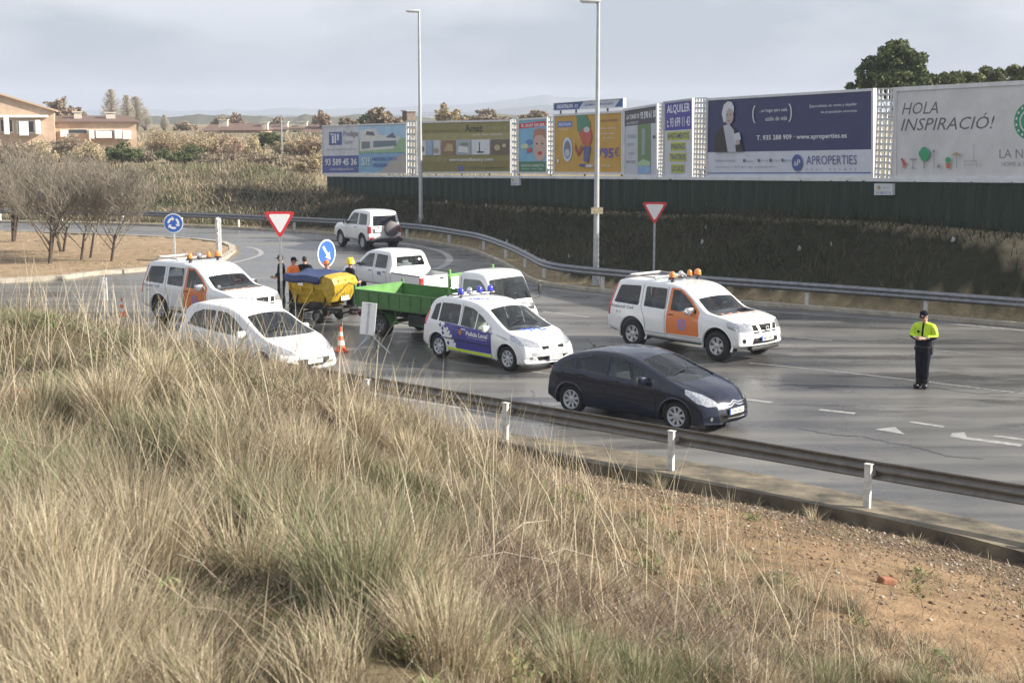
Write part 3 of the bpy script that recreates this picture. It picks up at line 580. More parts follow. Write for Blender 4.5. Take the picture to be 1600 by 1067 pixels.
k = (df > 1) & (np.abs(X) < Y*.40 + 2) & ((db > .5) | (X < -14)) & (vnoise(X, Y, 3, 65) > .25); X, Y = X[k], Y[k]; n = len(X); bh = rng.uniform(.2, .9, n)*(.4 + vnoise(X, Y, 5, 66)); P = np.stack([X, Y, terrain(X, Y)-.03], 1)
gg = sstep(.5, .85, vnoise(X, Y*.4, 4, 67))*.35
blades('field_grass', P, bh, .04+.0004*Y, bh*rng.uniform(.1, .7, n), rng.uniform(0, 6.28, n), colour(n, gg)*.8, seg=1, mtl=M_grass); tag(bpy.data.objects['field_grass'], 'dry reeds and grass in the field behind the roundabout', 'grass', kind='stuff')
n = 7000; X = rng.uniform(-40, -11, n); Y = rng.uniform(50, 84, n); k = in_poly(X, Y, isl) & (vnoise(X, Y, 1.5, 68) > .5); X, Y = X[k], Y[k]; n = len(X); bh = rng.uniform(.05, .2, n); P = np.stack([X, Y, terrain(X, Y)], 1)
blades('island_weeds', P, bh, np.full(n, .03), bh, rng.uniform(0, 6.28, n), colour(n, .15)*.8, seg=1, mtl=M_grass); tag(bpy.data.objects['island_weeds'], 'thin dry weeds on the roundabout island', 'grass', kind='stuff')
# ================================================================ vehicles
M_white = mat('white_car_paint', (.78, .79, .79), .32, coat=.7, var=.05, scale=2)
M_navy = mat('dark_blue_car_paint', (.007, .010, .026), .22, coat=.6, var=.1, scale=2, metal=.0, spec=.35)
M_orange = mat('orange_car_paint', (.70, .19, .035), .34, coat=.5, var=.06)
M_blue = mat('police_blue_film', (.035, .032, .27), .38, coat=.3)
M_lime = mat('lime_reflective_strip', (.62, .80, .04), .4)
M_rub = mat('tyre_rubber', (.018, .018, .018), .8, var=.3, scale=30)
M_black = mat('black_plastic', (.02, .02, .021), .55)
M_dark = mat('dark_cavity', (.008, .008, .008), .9)
M_chrome = mat('chrome_trim', (.75, .75, .76), .16, metal=1)
M_alloy = mat('silver_alloy_wheel', (.50, .51, .53), .35, metal=.6, var=.15, scale=20)
M_lamp = mat('clear_headlight', (.55, .57, .60), .12, metal=.55, var=.5, scale=22, coat=1)
M_red = mat('red_tail_lens', (.48, .018, .022), .2, coat=.8)
M_amber = mat('amber_beacon_lens', (.85, .25, .04), .15, coat=1)
M_blens = mat('blue_beacon_lens', (.05, .06, .62), .12, coat=1)
M_plate = mat('white_number_plate', (.8, .8, .78), .35)
M_plateink = mat('plate_lettering', (.03, .03, .03), .5)
M_seat = mat('grey_seat_cloth', (.30, .30, .31), .9, var=.2, scale=40)
M_seatl = mat('beige_seat_cloth', (.42, .41, .36), .9, var=.2, scale=40)
M_int = mat('grey_interior_trim', (.13, .13, .14), .8)
M_shut = mat('shut_line', (.03, .03, .033), .8)
M_sqo = mat('orange_square_film', (.8, .32, .16), .5); M_sqb = mat('blue_square_film', (.03, .10, .55), .45)
M_ink = mat('dark_lettering_film', (.06, .06, .10), .5); M_wfilm = mat('white_lettering_film', (.82, .82, .84), .5)
M_glass = glass('car_window_glass', (.84, .92, .92), 1.0); M_gtint = glass('tinted_car_glass', (.55, .61, .65), 1.2); M_wind = glass('windscreen_glass', (.90, .95, .93), .9)

def rrect(pts, r=.04, n=3):
    out = []; k = len(pts)
    for i in range(k):
        p = Vector(pts[i]); a = Vector(pts[i-1]); b = Vector(pts[(i+1) % k]); da = (a-p); db = (b-p)
        q = min(r, da.length*.45, db.length*.45); p1 = p + da.normalized()*q; p2 = p + db.normalized()*q
        for j in range(n+1):
            t = j/n; out.append(((1-t)**2*p1 + 2*t*(1-t)*p + t*t*p2))
    return [tuple(o) for o in out]

class Car:
    def __init__(s, root, L, W, top, bot, belt, k, crown, bowf=.25, bowr=.12, wmod=None, paint=None, x0=0.0, foot=0.0):
        s.root = root; s.L = L; s.W = W/2; s.paint = paint; s.x0 = x0
        s.top, s.bot, s.belt, s.crown = pchip(top), pchip(bot), pchip(belt), pchip(crown); s.k = k; s.bowf = bowf; s.bowr = bowr
        s.wm = pchip(wmod or [(0, .95), (.4, 1), (L-.9, 1), (L, .93)])
        d1 = np.concatenate([np.linspace(x0, x0+.12, 7)[:-1], np.linspace(x0+.12, x0+.6, 9)[:-1], np.linspace(x0+.6, L-.5, 42)[:-1], np.linspace(L-.5, L-.1, 9)[:-1], np.linspace(L-.1, L, 8)])
        s.bm = bmesh.new(); rows = []
        for x in d1:
            half = s.section(x); row = []
            full = [(y, z) for y, z in half] + [(-y, z) for y, z in reversed(half[1:-1])]
            for y, z in full: row.append(s.bm.verts.new(s.warp(x, y, z)))
            rows.append(row)
        n = len(rows[0])
        for a, b in zip(rows[:-1], rows[1:]):
            for i in range(n):
                try: s.bm.faces.new((a[i], b[i], b[(i+1) % n], a[(i+1) % n]))
                except ValueError: pass
        s.bm.faces.new(rows[0]); s.bm.faces.new(list(reversed(rows[-1])))
        bmesh.ops.recalc_face_normals(s.bm, faces=s.bm.faces); s.bm.normal_update()
        s.bvh = BVHTree.FromBMesh(s.bm)
    def warp(s, x, y, z):
        q = (abs(y)/s.W)**2.6
        f = float(sstep(s.L-1.0, s.L, x)); r = 1 - float(sstep(s.x0, s.x0+.6, x))
        return Vector((x - s.bowf*f*q + s.bowr*r*q, y, z))
    def section(s, x):
        zf, zt, zb, cr, W = s.bot(x), s.top(x), s.belt(x), s.crown(x), s.W*s.wm(x)
        zs = min(zb, zt - .02); h = max(zs - zf, .02); g = max(0.0, zt - zs)
        we = .965*W - s.k*g - min(.03, g*.3); pts = [(0, zf), (.6*W, zf), (.88*W, zf), (.955*W, zf+.04*h), (.98*W, zf+.16*h), (.985*W, zf+.3*h), (1.0*W, zf+.5*h), (1.0*W, zf+.68*h), (.992*W, zf+.86*h), (.965*W, zs)]
        c = min(.09, .42*g)
        for t in (.12, .4, .7, 1): pts.append((.955*W + (we - .955*W + s.k*c*.6)*t, zs + (g - c)*t + .004))
        a = pts[-1]; pts += [(we - c*.12, zt - c*.42), (we - c*.55, zt - c*.08), (we - c*1.1, zt + .004)]
        wi = we - c*1.1
        for f in (.86, .68, .48, .25, 0): pts.append((wi*f, zt + .004 + cr*(1 - f*f)))
        return pts
    def edge_y(s, x):
        p = s.section(x); return p[15][0]
    def carve(s, name, poly, d, m, inset=.004, mindot=.2, mirror=True, keep=True, parent=None, smooth=True, rad=None):
        """cut the outline (3-D points projected along d) out of the body shell; the cut piece becomes a part"""
        made = []
        for sgn in ((1, -1) if mirror else (1,)):
            D = Vector((d[0], d[1]*sgn, d[2])).normalized(); P = [Vector((p[0], p[1]*sgn, p[2])) for p in poly]
            up = Vector((0, 0, 1)) if abs(D.z) < .9 else Vector((0, 1, 0)); U = up.cross(D).normalized(); Vv = D.cross(U).normalized()
            q = [(p.dot(U), p.dot(Vv)) for p in P]
            if rad: q = rrect(q, rad)
            lo = (min(a for a, b in q)-.15, min(b for a, b in q)-.15); hi = (max(a for a, b in q)+.15, max(b for a, b in q)+.15)
            s.bm.normal_update()
            def near():
                out = []
                for f in s.bm.faces:
                    if f.normal.dot(D) < mindot*.6: continue
                    c = f.calc_center_median(); u, v = c.dot(U), c.dot(Vv)
                    if lo[0] < u < hi[0] and lo[1] < v < hi[1]: out.append(f)
                    else:
                        for w_ in f.verts:
                            u, v = w_.co.dot(U), w_.co.dot(Vv)
                            if lo[0] < u < hi[0] and lo[1] < v < hi[1]: out.append(f); break
                return out
            n = len(q)
            for i in range(n):
                a = q[i]; b = q[(i+1) % n]; e = Vector((b[0]-a[0], b[1]-a[1]))
                if e.length < 1e-5: continue
                A = U*a[0] + Vv*a[1]; no = (U*(-e.y) + Vv*e.x).normalized()
                # only faces close to this edge segment
                fs = []
                m0 = Vector(((a[0]+b[0])/2, (a[1]+b[1])/2)); rr = e.length/2 + .14
                for f in near():
                    c = f.calc_center_median(); cc = Vector((c.dot(U), c.dot(Vv)))
                    if (cc-m0).length < rr + .05 or any((Vector((w_.co.dot(U), w_.co.dot(Vv)))-m0).length < rr for w_ in f.verts): fs.append(f)
                ge = list({x for f in fs for x in f.verts}) + list({x for f in fs for x in f.edges}) + fs
                if fs: bmesh.ops.bisect_plane(s.bm, geom=ge, dist=1e-5, plane_co=A, plane_no=no)
            s.bm.normal_update()
            def inside(u, v):
                c = False
                for i in range(n):
                    x1, y1 = q[i]; x2, y2 = q[(i+1) % n]
                    if (y1 > v) != (y2 > v) and u < (x2-x1)*(v-y1)/(y2-y1)+x1: c = not c
                return c
            reg = []
            for f in near():
                if f.normal.dot(D) < mindot: continue
                c = f.calc_center_median()
                if inside(c.dot(U), c.dot(Vv)): reg.append(f)
            if not reg: print('EMPTY carve', name, s.root.name); continue
            if keep:
                vs = list({v for f in reg for v in f.verts}); ix = {v: i for i, v in enumerate(vs)}
                me = bpy.data.meshes.new(name); me.from_pydata([tuple(v.co - v.normal*inset) for v in vs], [], [[ix[v] for v in f.verts] for f in reg])
                me.materials.append(m)
                if smooth: me.polygons.foreach_set('use_smooth', [True]*len(me.polygons))
                made.append(link(name, me, parent or s.root))
            bmesh.ops.delete(s.bm, geom=reg, context='FACES')
        return made
    def decal(s, mb, pts2, faces, O, U, V, D, m, off=.004, sub=0.0):
        """lay a flat drawing on the body: points O+u*U+v*V dropped along -D onto the shell"""
        O, U, V, D = Vector(O), Vector(U), Vector(V), Vector(D).normalized(); vs = []
        for u, v in pts2:
            p = O + U*u + V*v + D*1.5; h, nrm, i, dd = s.bvh.ray_cast(p, -D)
            if h is None: h = p - D*1.5; nrm = D
            if nrm.dot(D) < 0: nrm = -nrm
            vs.append(h + nrm*off)
        mb.raw(vs, faces, m)
    def text(s, mb, txt, O, U, V, D, m, off=.004, **k):
        v, f = text2d(txt, **k); s.decal(mb, v, f, O, U, V, D, m, off)
    def quad(s, mb, O, U, V, D, m, off=.004, n=4):
        pts = [(i/n, j/n) for i in range(n+1) for j in range(n+1)]; fs = [(i*(n+1)+j, (i+1)*(n+1)+j, (i+1)*(n+1)+j+1, i*(n+1)+j+1) for i in range(n) for j in range(n)]
        s.decal(mb, pts, fs, O, U, V, D, m, off)
    def line(s, mb, pts, D, m, w_=.012, off=.003):
        """thin strip following the shell through 3-D points"""
        D = Vector(D).normalized(); P = []
        for a, b in zip(pts[:-1], pts[1:]):
            a, b = Vector(a), Vector(b); n = max(2, int((b-a).length/.08))
            for i in range(n): P.append(a + (b-a)*i/n)
        P.append(Vector(pts[-1])); vs = []
        for i, p in enumerate(P):
            t = (P[min(i+1, len(P)-1)] - P[max(i-1, 0)]).normalized(); c = t.cross(D).normalized()*w_/2
            for q in (p+c, p-c):
                h, nrm, _, _ = s.bvh.ray_cast(q + D*1.5, -D)
                if h is None: h = q; nrm = D
                vs.append(h + nrm*off)
        mb.raw(vs, [(2*i, 2*i+1, 2*i+3, 2*i+2) for i in range(len(P)-1)], m)
    def arches(s, xs, r, zc, lip=None):
        for x in xs:
            pts = [(x + r*math.cos(t), 1, zc + r*math.sin(t)) for t in np.linspace(-.35, math.pi+.35, 20)] + [(x - r*.9, 1, -.3), (x + r*.9, 1, -.3)]
            s.carve('arch', pts, (0, 1, 0), None, keep=False, mindot=.12)
            for sg in (1, -1):
                b = MB(); n = 16; ri = r - .005; V = []; Fc = []; yo = s.W*.985*sg; yi = (s.W-.32)*sg
                for i in range(n+1):
                    t = -.3 + (math.pi+.6)*i/n; V += [(x+ri*math.cos(t), yo - .03*sg, zc+ri*math.sin(t)), (x+ri*math.cos(t), yi, zc+ri*math.sin(t))]
                for i in range(n): Fc.append((2*i, 2*i+1, 2*i+3, 2*i+2))
                b.raw(V, Fc, M_dark); b.raw([(x+ri*math.cos(t), yi, zc+ri*math.sin(t)) for t in np.linspace(-.3, math.pi+.3, 17)], [tuple(range(17))], M_dark)
                b.build('wheel_arch_liner', s.root)
                if lip:
                    b = MB(); V = []; Fc = []
                    for i in range(n+1):
                        t = -.25 + (math.pi+.5)*i/n
                        for rr_, dy in ((r+.035, -.035), (r+.03, .0), (r+.004, .012), (r-.012, -.03)):
                            p = Vector((x+rr_*math.cos(t), 0, zc+rr_*math.sin(t))); hh, nn, _, _ = s.bvh.ray_cast(Vector((p.x, 2*sg, p.z)), Vector((0, -sg, 0)))
                            yy = (abs(hh.y) if hh else s.W*.97); yy = max(yy, s.W*.93); V.append((p.x, (yy + dy)*sg, p.z))
                    for i in range(n):
                        for j in range(3): Fc.append((4*i+j, 4*i+j+1, 4*i+4+j+1, 4*i+4+j))
                    b.raw(V, Fc, lip); b.build('arch_trim', s.root, smooth=True)
    def finish(s, floor=.32, seats=None, wheel_y=None, seatm=None, cabin=None, sw=None, dash=None):
        me = bpy.data.meshes.new('body'); s.bm.to_mesh(me); s.bm.free(); me.materials.append(s.paint)
        me.polygons.foreach_set('use_smooth', [True]*len(me.polygons)); me.set_sharp_from_angle(angle=R(55)); link('body', me, s.root)
        if cabin:
            x0, x1, zt, hw = cabin; b = MB(); b.prism([(-hw, floor+.02), (hw, floor+.02), (hw, zt-.02), (-hw, zt-.02)], 'x', x0, x1, M_dark) if False else None
            # open tray: floor and low side walls
            b.box(((x0+x1)/2, 0, floor+.03), (x1-x0, 2*hw, .04), M_int); 
            for sg in (1, -1): b.box(((x0+x1)/2, sg*(hw-.02), (floor+zt)/2), (x1-x0, .04, zt-floor), M_int)
            b.box((x0, 0, (floor+zt)/2), (.05, 2*hw-.1, zt-floor), M_black); b.box((x1, 0, (floor+zt)/2), (.05, 2*hw-.1, zt-floor-.06), M_black)
            b.build('cabin_trim', s.root)
        for (x, y, wd) in (seats or []):
            b = MB(); zt = s.belt(x); sm = seatm or M_seat
            b.box((x+.22, y, zt-.42), (.5, wd, .16), sm, bev=.05); b.box((x-.06, y, zt-.12), (.14, wd, .66), sm, rot=Matrix.Rotation(-.22, 3, 'Y'), bev=.05)
            b.box((x-.16, y, zt+.27), (.09, min(.27, wd*.6), .19), sm, bev=.035); b.build('seat', s.root, smooth=True)
        if dash:
            x, hw, z = dash; b = MB(); b.box((x, 0, z-.10), (.5, hw*2, .16), M_int, bev=.05); b.build('dashboard', s.root, smooth=True)
        if sw:
            x, y, z = sw; b = MB(); M = Matrix.Translation((x, y, z)) @ Matrix.Rotation(R(-62), 4, 'Y')
            pts = [M @ Vector((.185*math.cos(t), .185*math.sin(t), 0)) for t in np.linspace(0, 2*math.pi, 21)]; b.tube(pts, .014, M_black, 6, cap=False)
            b.tube([M @ Vector((-.18, 0, 0)), M @ Vector((.18, 0, 0))], .018, M_black, 6); b.lathe([(0, .02), (.06, .015), (.06, -.02), (0, -.03)], M_black, 10, M); b.build('steering_wheel', s.root, smooth=True)

def wheel(root, x, y, r, w_, sg, style='alloy', steer=0.0, rimr=.64, m=None):
    m = m or M_alloy; M = Matrix.Rotation(-sg*math.pi/2, 4, 'X')
    o = bpy.data.objects.new('wheel', None); COL.objects.link(o); o.parent = root; o.location = (x, y, r); o.rotation_euler = (0, 0, steer); o.empty_display_size = .2
    b = MB(); h = w_/2; ri = r*rimr
    b.lathe([(ri, h-.012), (ri+.02, h-.002), (r*.86, h), (r*.95, h-.012), (r, h-.04), (r, -h+.04), (r*.95, -h+.012), (r*.86, -h), (ri, -h+.02), (ri, h-.012)], M_rub, 32, M); b.build('tyre', o, smooth=True)
    b = MB(); b.lathe([(ri, h-.012), (ri-.012, h-.006), (ri-.03, h-.03), (ri-.04, -h*.3)], m, 32, M)
    b.lathe([(ri-.03, -.01), (0, -.01)], M_dark, 24, M)
    dish = h - .035
    if style == 'alloy': ns, wd0, wd1 = 6, .085, .12
    elif style == 'cap': ns, wd0, wd1 = 8, .05, .075
    else: ns, wd0, wd1 = 7, .05, .065
    for i in range(ns):
        t = 2*math.pi*i/ns + .3; c, s_ = math.cos(t), math.sin(t); vs = []
        for rr, wd, z in ((.05, wd0, dish), (ri*.55, (wd0+wd1)/2*.85, dish+.006), (ri-.018, wd1, dish+.012)):
            for q, zz in ((-wd/2, z), (wd/2, z), (wd/2*.8, z-.03), (-wd/2*.8, z-.03)): vs.append(M @ Vector((rr*c - q*s_, rr*s_ + q*c, zz)))
        fs = [(0, 1, 5, 4), (4, 5, 9, 8), (1, 2, 6, 5), (5, 6, 10, 9), (3, 0, 4, 7), (7, 4, 8, 11)]; b.raw(vs, fs, m)
    b.lathe([(.001, dish+.014), (.05, dish+.012), (.075, dish+.0), (.075, dish-.03)], m, 14, M)
    b.build('rim', o, smooth=True, sharp=30)
    return o
def place(root, rear_px, front_px, rx, fx, W, track):
    """stand the vehicle so its right-hand wheels touch the road at the two photo points"""
    a = at(*rear_px); b = at(*front_px); h = (b-a).normalized(); ang = math.atan2(h.y, h.x)
    mid = (a+b)/2; lft = Vector((-h.y, h.x, 0)); o = mid + lft*(track/2 + .08) - h*((rx+fx)/2)
    root.location = (o.x, o.y, 0); root.rotation_euler = (0, 0, ang); return root
def mirror_(root, x, y, z, m, s_=1.0, steer=0):
    for sg in (1, -1):
        b = MB(); M = Matrix.Rotation(.12*sg, 3, 'Z'); b.box((x, sg*(y+.13), z+.02), (.12*s_, .23*s_, .17*s_), m, rot=M, bev=.05)
        b.tube([(x+.03, sg*(y-.02), z-.04), (x+.02, sg*(y+.08), z-.01)], .025, M_black, 6)
        b.box((x-.055*s_, sg*(y+.13), z+.02), (.02, .18*s_, .13*s_), M_chrome, rot=M, bev=.006); b.build('wing_mirror', root, smooth=True)
def plate(root, c, m4, w_=.52, h=.11, txt=None, name='number_plate'):
    b = MB(); M = m4; vs = []
    b.box((0, 0, 0), (w_, .012, h), M_plate, bev=.003); b.box((0, 0, 0), (w_+.02, .008, h+.02), M_black)
    if txt:
        v, f = text2d(txt, bold=.02); b.raw([(-w_*.38 + x*w_*.8, -.0085, -h*.32 + y*h*.64) for x, y in v], f, M_plateink)
        b.box((-w_*.46, 0, 0), (w_*.07, .014, h*.96), M_sqb)
    o = b.build(name, root); o.matrix_local = Matrix.Translation(c) @ M; return o
RX = lambda a: Matrix.Rotation(a, 4, 'Z')
def handle(root, x, y, z, m):
    for sg in (1, -1):
        b = MB(); b.box((x, sg*(y+.012), z), (.17, .03, .028), m, bev=.009); b.build('door_handle', root, smooth=True)
def seams(car, name, pts_list, D=(0, 1, 0), both=True, m=None, w_=.012):
    for sg in ((1, -1) if both else (1,)):
        b = MB()
        for pts in pts_list: car.line(b, [(p[0], p[1]*sg, p[2]) for p in pts], (D[0], D[1]*sg, D[2]), m or M_shut, w_)
        b.build(name, car.root)

# ---------------------------------------------------------------- civil protection off-roader
def offroader(label, rear_px, front_px):
    L, W = 4.72, 1.85; root = empty('off_road_car', (0, 0, 0), label, 'off-road car', group='white and orange off-road cars')
    place(root, rear_px, front_px, .98, 3.83, W, 1.57)
    c = Car(root, L, W, [(0,.60),(.02,.95),(.05,1.12),(.12,1.38),(.22,1.63),(.36,1.75),(.7,1.79),(1.6,1.80),(2.3,1.77),(2.62,1.70),(3.05,1.43),(3.48,1.155),(3.7,1.125),(4.2,1.06),(4.5,1.0),(4.62,.93),(4.67,.80),(4.70,.66),(4.72,.50)],
            [(0,.50),(.1,.44),(.5,.40),(4.0,.36),(4.5,.36),(4.72,.44)], [(0,1.16),(1,1.14),(3.4,1.08),(4.5,.98),(4.72,.7)], .20,
            [(0,.01),(.3,.03),(2.4,.03),(2.7,.05),(3.45,.04),(4.3,.03),(4.72,.0)], .26, .08, paint=M_white)
    c.arches((.98, 3.83), .455, .40, lip=M_white)
    c.carve('windscreen', [(2.50,.66,0),(2.50,-.66,0),(3.40,-.77,0),(3.45,-.4,0),(3.46,0,0),(3.45,.4,0),(3.40,.77,0)], (.35,0,1), M_wind, mirror=False, rad=.06)
    c.carve('rear_quarter_window', [(.30,1,1.17),(.46,1,1.63),(1.18,1,1.66),(1.18,1,1.15)], (0,1,0), M_gtint, rad=.05)
    c.carve('rear_door_window', [(1.36,1,1.15),(1.36,1,1.66),(2.08,1,1.66),(2.10,1,1.13)], (0,1,0), M_gtint, rad=.05)
    dw = c.carve('side_window', [(2.28,1,1.13),(2.28,1,1.655),(2.52,1,1.645),(2.86,1,1.43),(3.14,1,1.17),(3.14,1,1.11)], (0,1,0), M_glass, rad=.04)
    dr = c.carve('front_door', [(2.16,1,.52),(2.20,1,1.70),(2.54,1,1.685),(2.92,1,1.46),(3.24,1,1.16),(3.26,1,.54)], (0,1,0), M_orange, inset=.001, rad=.04)
    for o in dr: tag(o, 'orange front door')
    c.carve('rear_window', [(0,-.62,1.20),(0,-.56,1.62),(0,.56,1.62),(0,.62,1.20)], (-1,0,.2), M_gtint, mirror=False, rad=.05)
    c.carve('tail_light', [(.02,.9,.82),(.11,.9,1.3),(.25,.88,1.72),(.33,.88,1.72),(.23,.9,1.3),(.17,.9,.82)], (-.35,1,.0), M_red, mindot=.1)
    c.carve('headlight', [(4.66,.52,.78),(4.62,.50,.98),(4.42,.80,1.0),(4.15,.92,1.0),(4.22,.92,.86),(4.5,.86,.78)], (.8,.6,.1), M_lamp, rad=.02, mindot=.1)
    c.carve('grille', [(4.7,-.16,.74),(4.7,.16,.74),(4.7,.24,.95),(4.7,-.24,.95)], (1,0,.1), M_dark, mirror=False, inset=.02)
    c.carve('grille', [(4.7,.24,.74),(4.7,.44,.74),(4.7,.47,.95),(4.7,.33,.95)], (1,0,.1), M_dark, inset=.02)
    c.carve('bumper_intake', [(4.7,-.52,.47),(4.7,.52,.47),(4.7,.46,.62),(4.7,-.46,.62)], (1,0,0), M_black, mirror=False, inset=.015, rad=.03)
    c.carve('fog_light', [(4.6, .73+.055*math.cos(t), .56+.055*math.sin(t)) for t in np.linspace(0, 2*math.pi, 11)[:-1]], (1,.25,0), M_dark)
    # badge bars, emblem, squares, lettering
    b = MB(); c.quad(b, (4.6,-.62,.775), (0,1.24,0), (0,0,.02), (1,0,0), M_white, off=.012, n=8)
    b.lathe([(.055,.0),(.055,.02),(.035,.02),(.035,.0)], M_chrome, 16, Matrix.Translation((4.70,0,.85)) @ Matrix.Rotation(R(90),4,'Y')); b.build('badge', root, smooth=True)
    b = MB(); r_ = random.Random(3)
    for i in range(9):
        for j in range(2):
            if (i+j) % 2 == 0: c.quad(b, (3.72+.07*j+.02*i, -.62+i*.135, 1), (.07,0,0), (0,.09,0), (0,0,1), M_sqo, n=1)
    for i in range(7):
        c.quad(b, (2.42-.08*(i % 2), -.5+i*.15, 1), (.07,0,0), (0,.08,0), (0,0,1), M_sqo, n=1)
        c.quad(b, (.5+.1*(i % 2), -.5+i*.15, 1), (.07,0,0), (0,.08,0), (0,0,1), M_sqo, n=1)
    b.build('orange_squares', root)
    for sg in (-1, 1):
        b = MB(); u = (1, 0, 0) if sg < 0 else (-1, 0, 0); st = .22 if sg < 0 else 1.0
        c.text(b, 'Protecció Civil', (st, sg, 1.03), tuple(.80*q for q in u), (0,0,.085), (0,sg,0), M_ink, bold=.01)
        c.text(b, 'S-1', (st+.20*u[0], sg, .90), tuple(.16*q for q in u), (0,0,.065), (0,sg,0), M_ink, bold=.01); b.build('lettering', root)
        b = MB(); cx, cz = 2.70, .80                                    # blue cogwheel emblem with inner triangle
        ring = [(cx+(.155 if k % 2 else .125)*math.cos(2*math.pi*k/24), cz+(.155 if k % 2 else .125)*math.sin(2*math.pi*k/24)) for k in range(24)]
        inn = [(cx+.085*math.cos(2*math.pi*k/24), cz+.085*math.sin(2*math.pi*k/24)) for k in range(24)]
        c.decal(b, [(p[0], p[1]) for p in ring+inn], [(k, (k+1) % 24, 24+(k+1) % 24, 24+k) for k in range(24)], (0,sg,0), (1,0,0), (0,0,1), (0,sg,0), mat('emblem_violet', (.25,.22,.55), .5))
        tri = [(cx+.07*math.cos(R(a)), cz+.07*math.sin(R(a))) for a in (90,210,330)]; c.decal(b, tri, [(0,1,2)], (0,sg,0), (1,0,0), (0,0,1), (0,sg,0), mat('emblem_violet', (.25,.22,.55), .5)); b.build('emblem', root)
    seams(c, 'panel_gaps', [[(1.27,1,1.7),(1.27,1,1.15),(1.42,1,.85),(1.45,1,.5)], [(2.12,1,1.70),(2.12,1,.5)], [(1.3,1,.50),(3.3,1,.50)]])
    b = MB()
    for sg in (1, -1): c.line(b, [(3.55,.72*sg,1),(4.2,.68*sg,1),(4.55,.6*sg,1)], (0,0,1), M_shut)
    b.build('bonnet_gap', root)
    handle(root, 2.32, .90, 1.02, M_black); mirror_(root, 3.02, .86, 1.16, M_chrome, 1.15)
    for sg in (1, -1):
        b = MB(); b.box((2.40, sg*.80, .36), (1.75, .16, .05), M_black, bev=.02); b.build('side_step', root, smooth=True)
    b = MB(); b.box((4.60, 0, .36), (.16, 1.1, .10), M_black, bev=.03); b.build('front_bumper_trim', root, smooth=True)
    b = MB(); b.box((.05, 0, .46), (.14, 1.6, .12), M_white, bev=.04); b.build('rear_bumper', root, smooth=True)
    plate(root, (4.735, 0, .60), RX(R(90)), .46, .115, '4823 FKT')
    b = MB(); b.tube([(3.44,-.1,1.19),(3.28,-.6,1.29)], .009, M_black, 5); b.tube([(3.46,.5,1.17),(3.29,.05,1.30)], .009, M_black, 5); b.build('wiper', root)
    # roof load bar at the back, light bar at the front
    b = MB(); z = 1.84
    b.box((.62, 0, z+.045), (.05, 1.20, .06), M_chrome if False else mat('grey_bar', (.35,.35,.35), .5, metal=.4), bev=.01)
    for sg in (1, -1): b.tube([(.45, sg*.6, z-.05), (.62, sg*.6, z+.05), (1.5, sg*.6, z+.04), (1.55, sg*.6, z-.03)], .018, MATS['grey_bar'], 6)
    b.box((1.48, 0, z+.045), (.05, 1.2, .05), MATS['grey_bar'], bev=.01); b.build('roof_rack', root)
    lb = MB(); lb.box((2.02, 0, 1.885), (.10, 1.26, .035), M_black, bev=.01)
    for sg in (1, -1): lb.box((2.02, sg*.5, 1.845), (.06, .06, .08), M_black)
    lb = lb.build('light_bar', root)
    for y, m_, r_ in ((-.52, M_amber, .085), (.50, M_amber, .095), (-.18, M_chrome, .075), (.17, M_amber, .07)):
        b = MB(); b.lathe([(r_*.9, 0), (r_, .03), (r_*.98, .10), (r_*.8, .15), (r_*.4, .18), (0.001, .185)], m_, 16, Matrix.Translation((2.02, y, 1.90))); b.lathe([(r_*1.02,.0),(r_*1.02,.03)], M_black, 16, Matrix.Translation((2.02, y, 1.90))); b.build('beacon', lb, smooth=True)
    b = MB(); b.tube([(1.75,-.3,1.80),(1.45,-.32,2.15)], .005, M_black, 4); b.build('aerial', root)
    root.scale = (1.035,)*3
    for x in (.98, 3.83):
        for sg in (1, -1): wheel(root, x, sg*.785, .375, .25, sg, 'alloy', rimr=.60)
    c.finish(.40, [(2.45,.38,.5),(2.45,-.38,.5),(1.6,0,1.3)], cabin=(.25,3.4,1.08,.82), sw=(2.98,.38,1.14), dash=(3.22,.74,1.13))
    return root
offroader('white off-road car with orange door, standing alone on the road left of the policeman', (980,541), (1124,564))
offroader('white off-road car with orange door, half hidden behind the white hatchback', (239,500), (357,518))

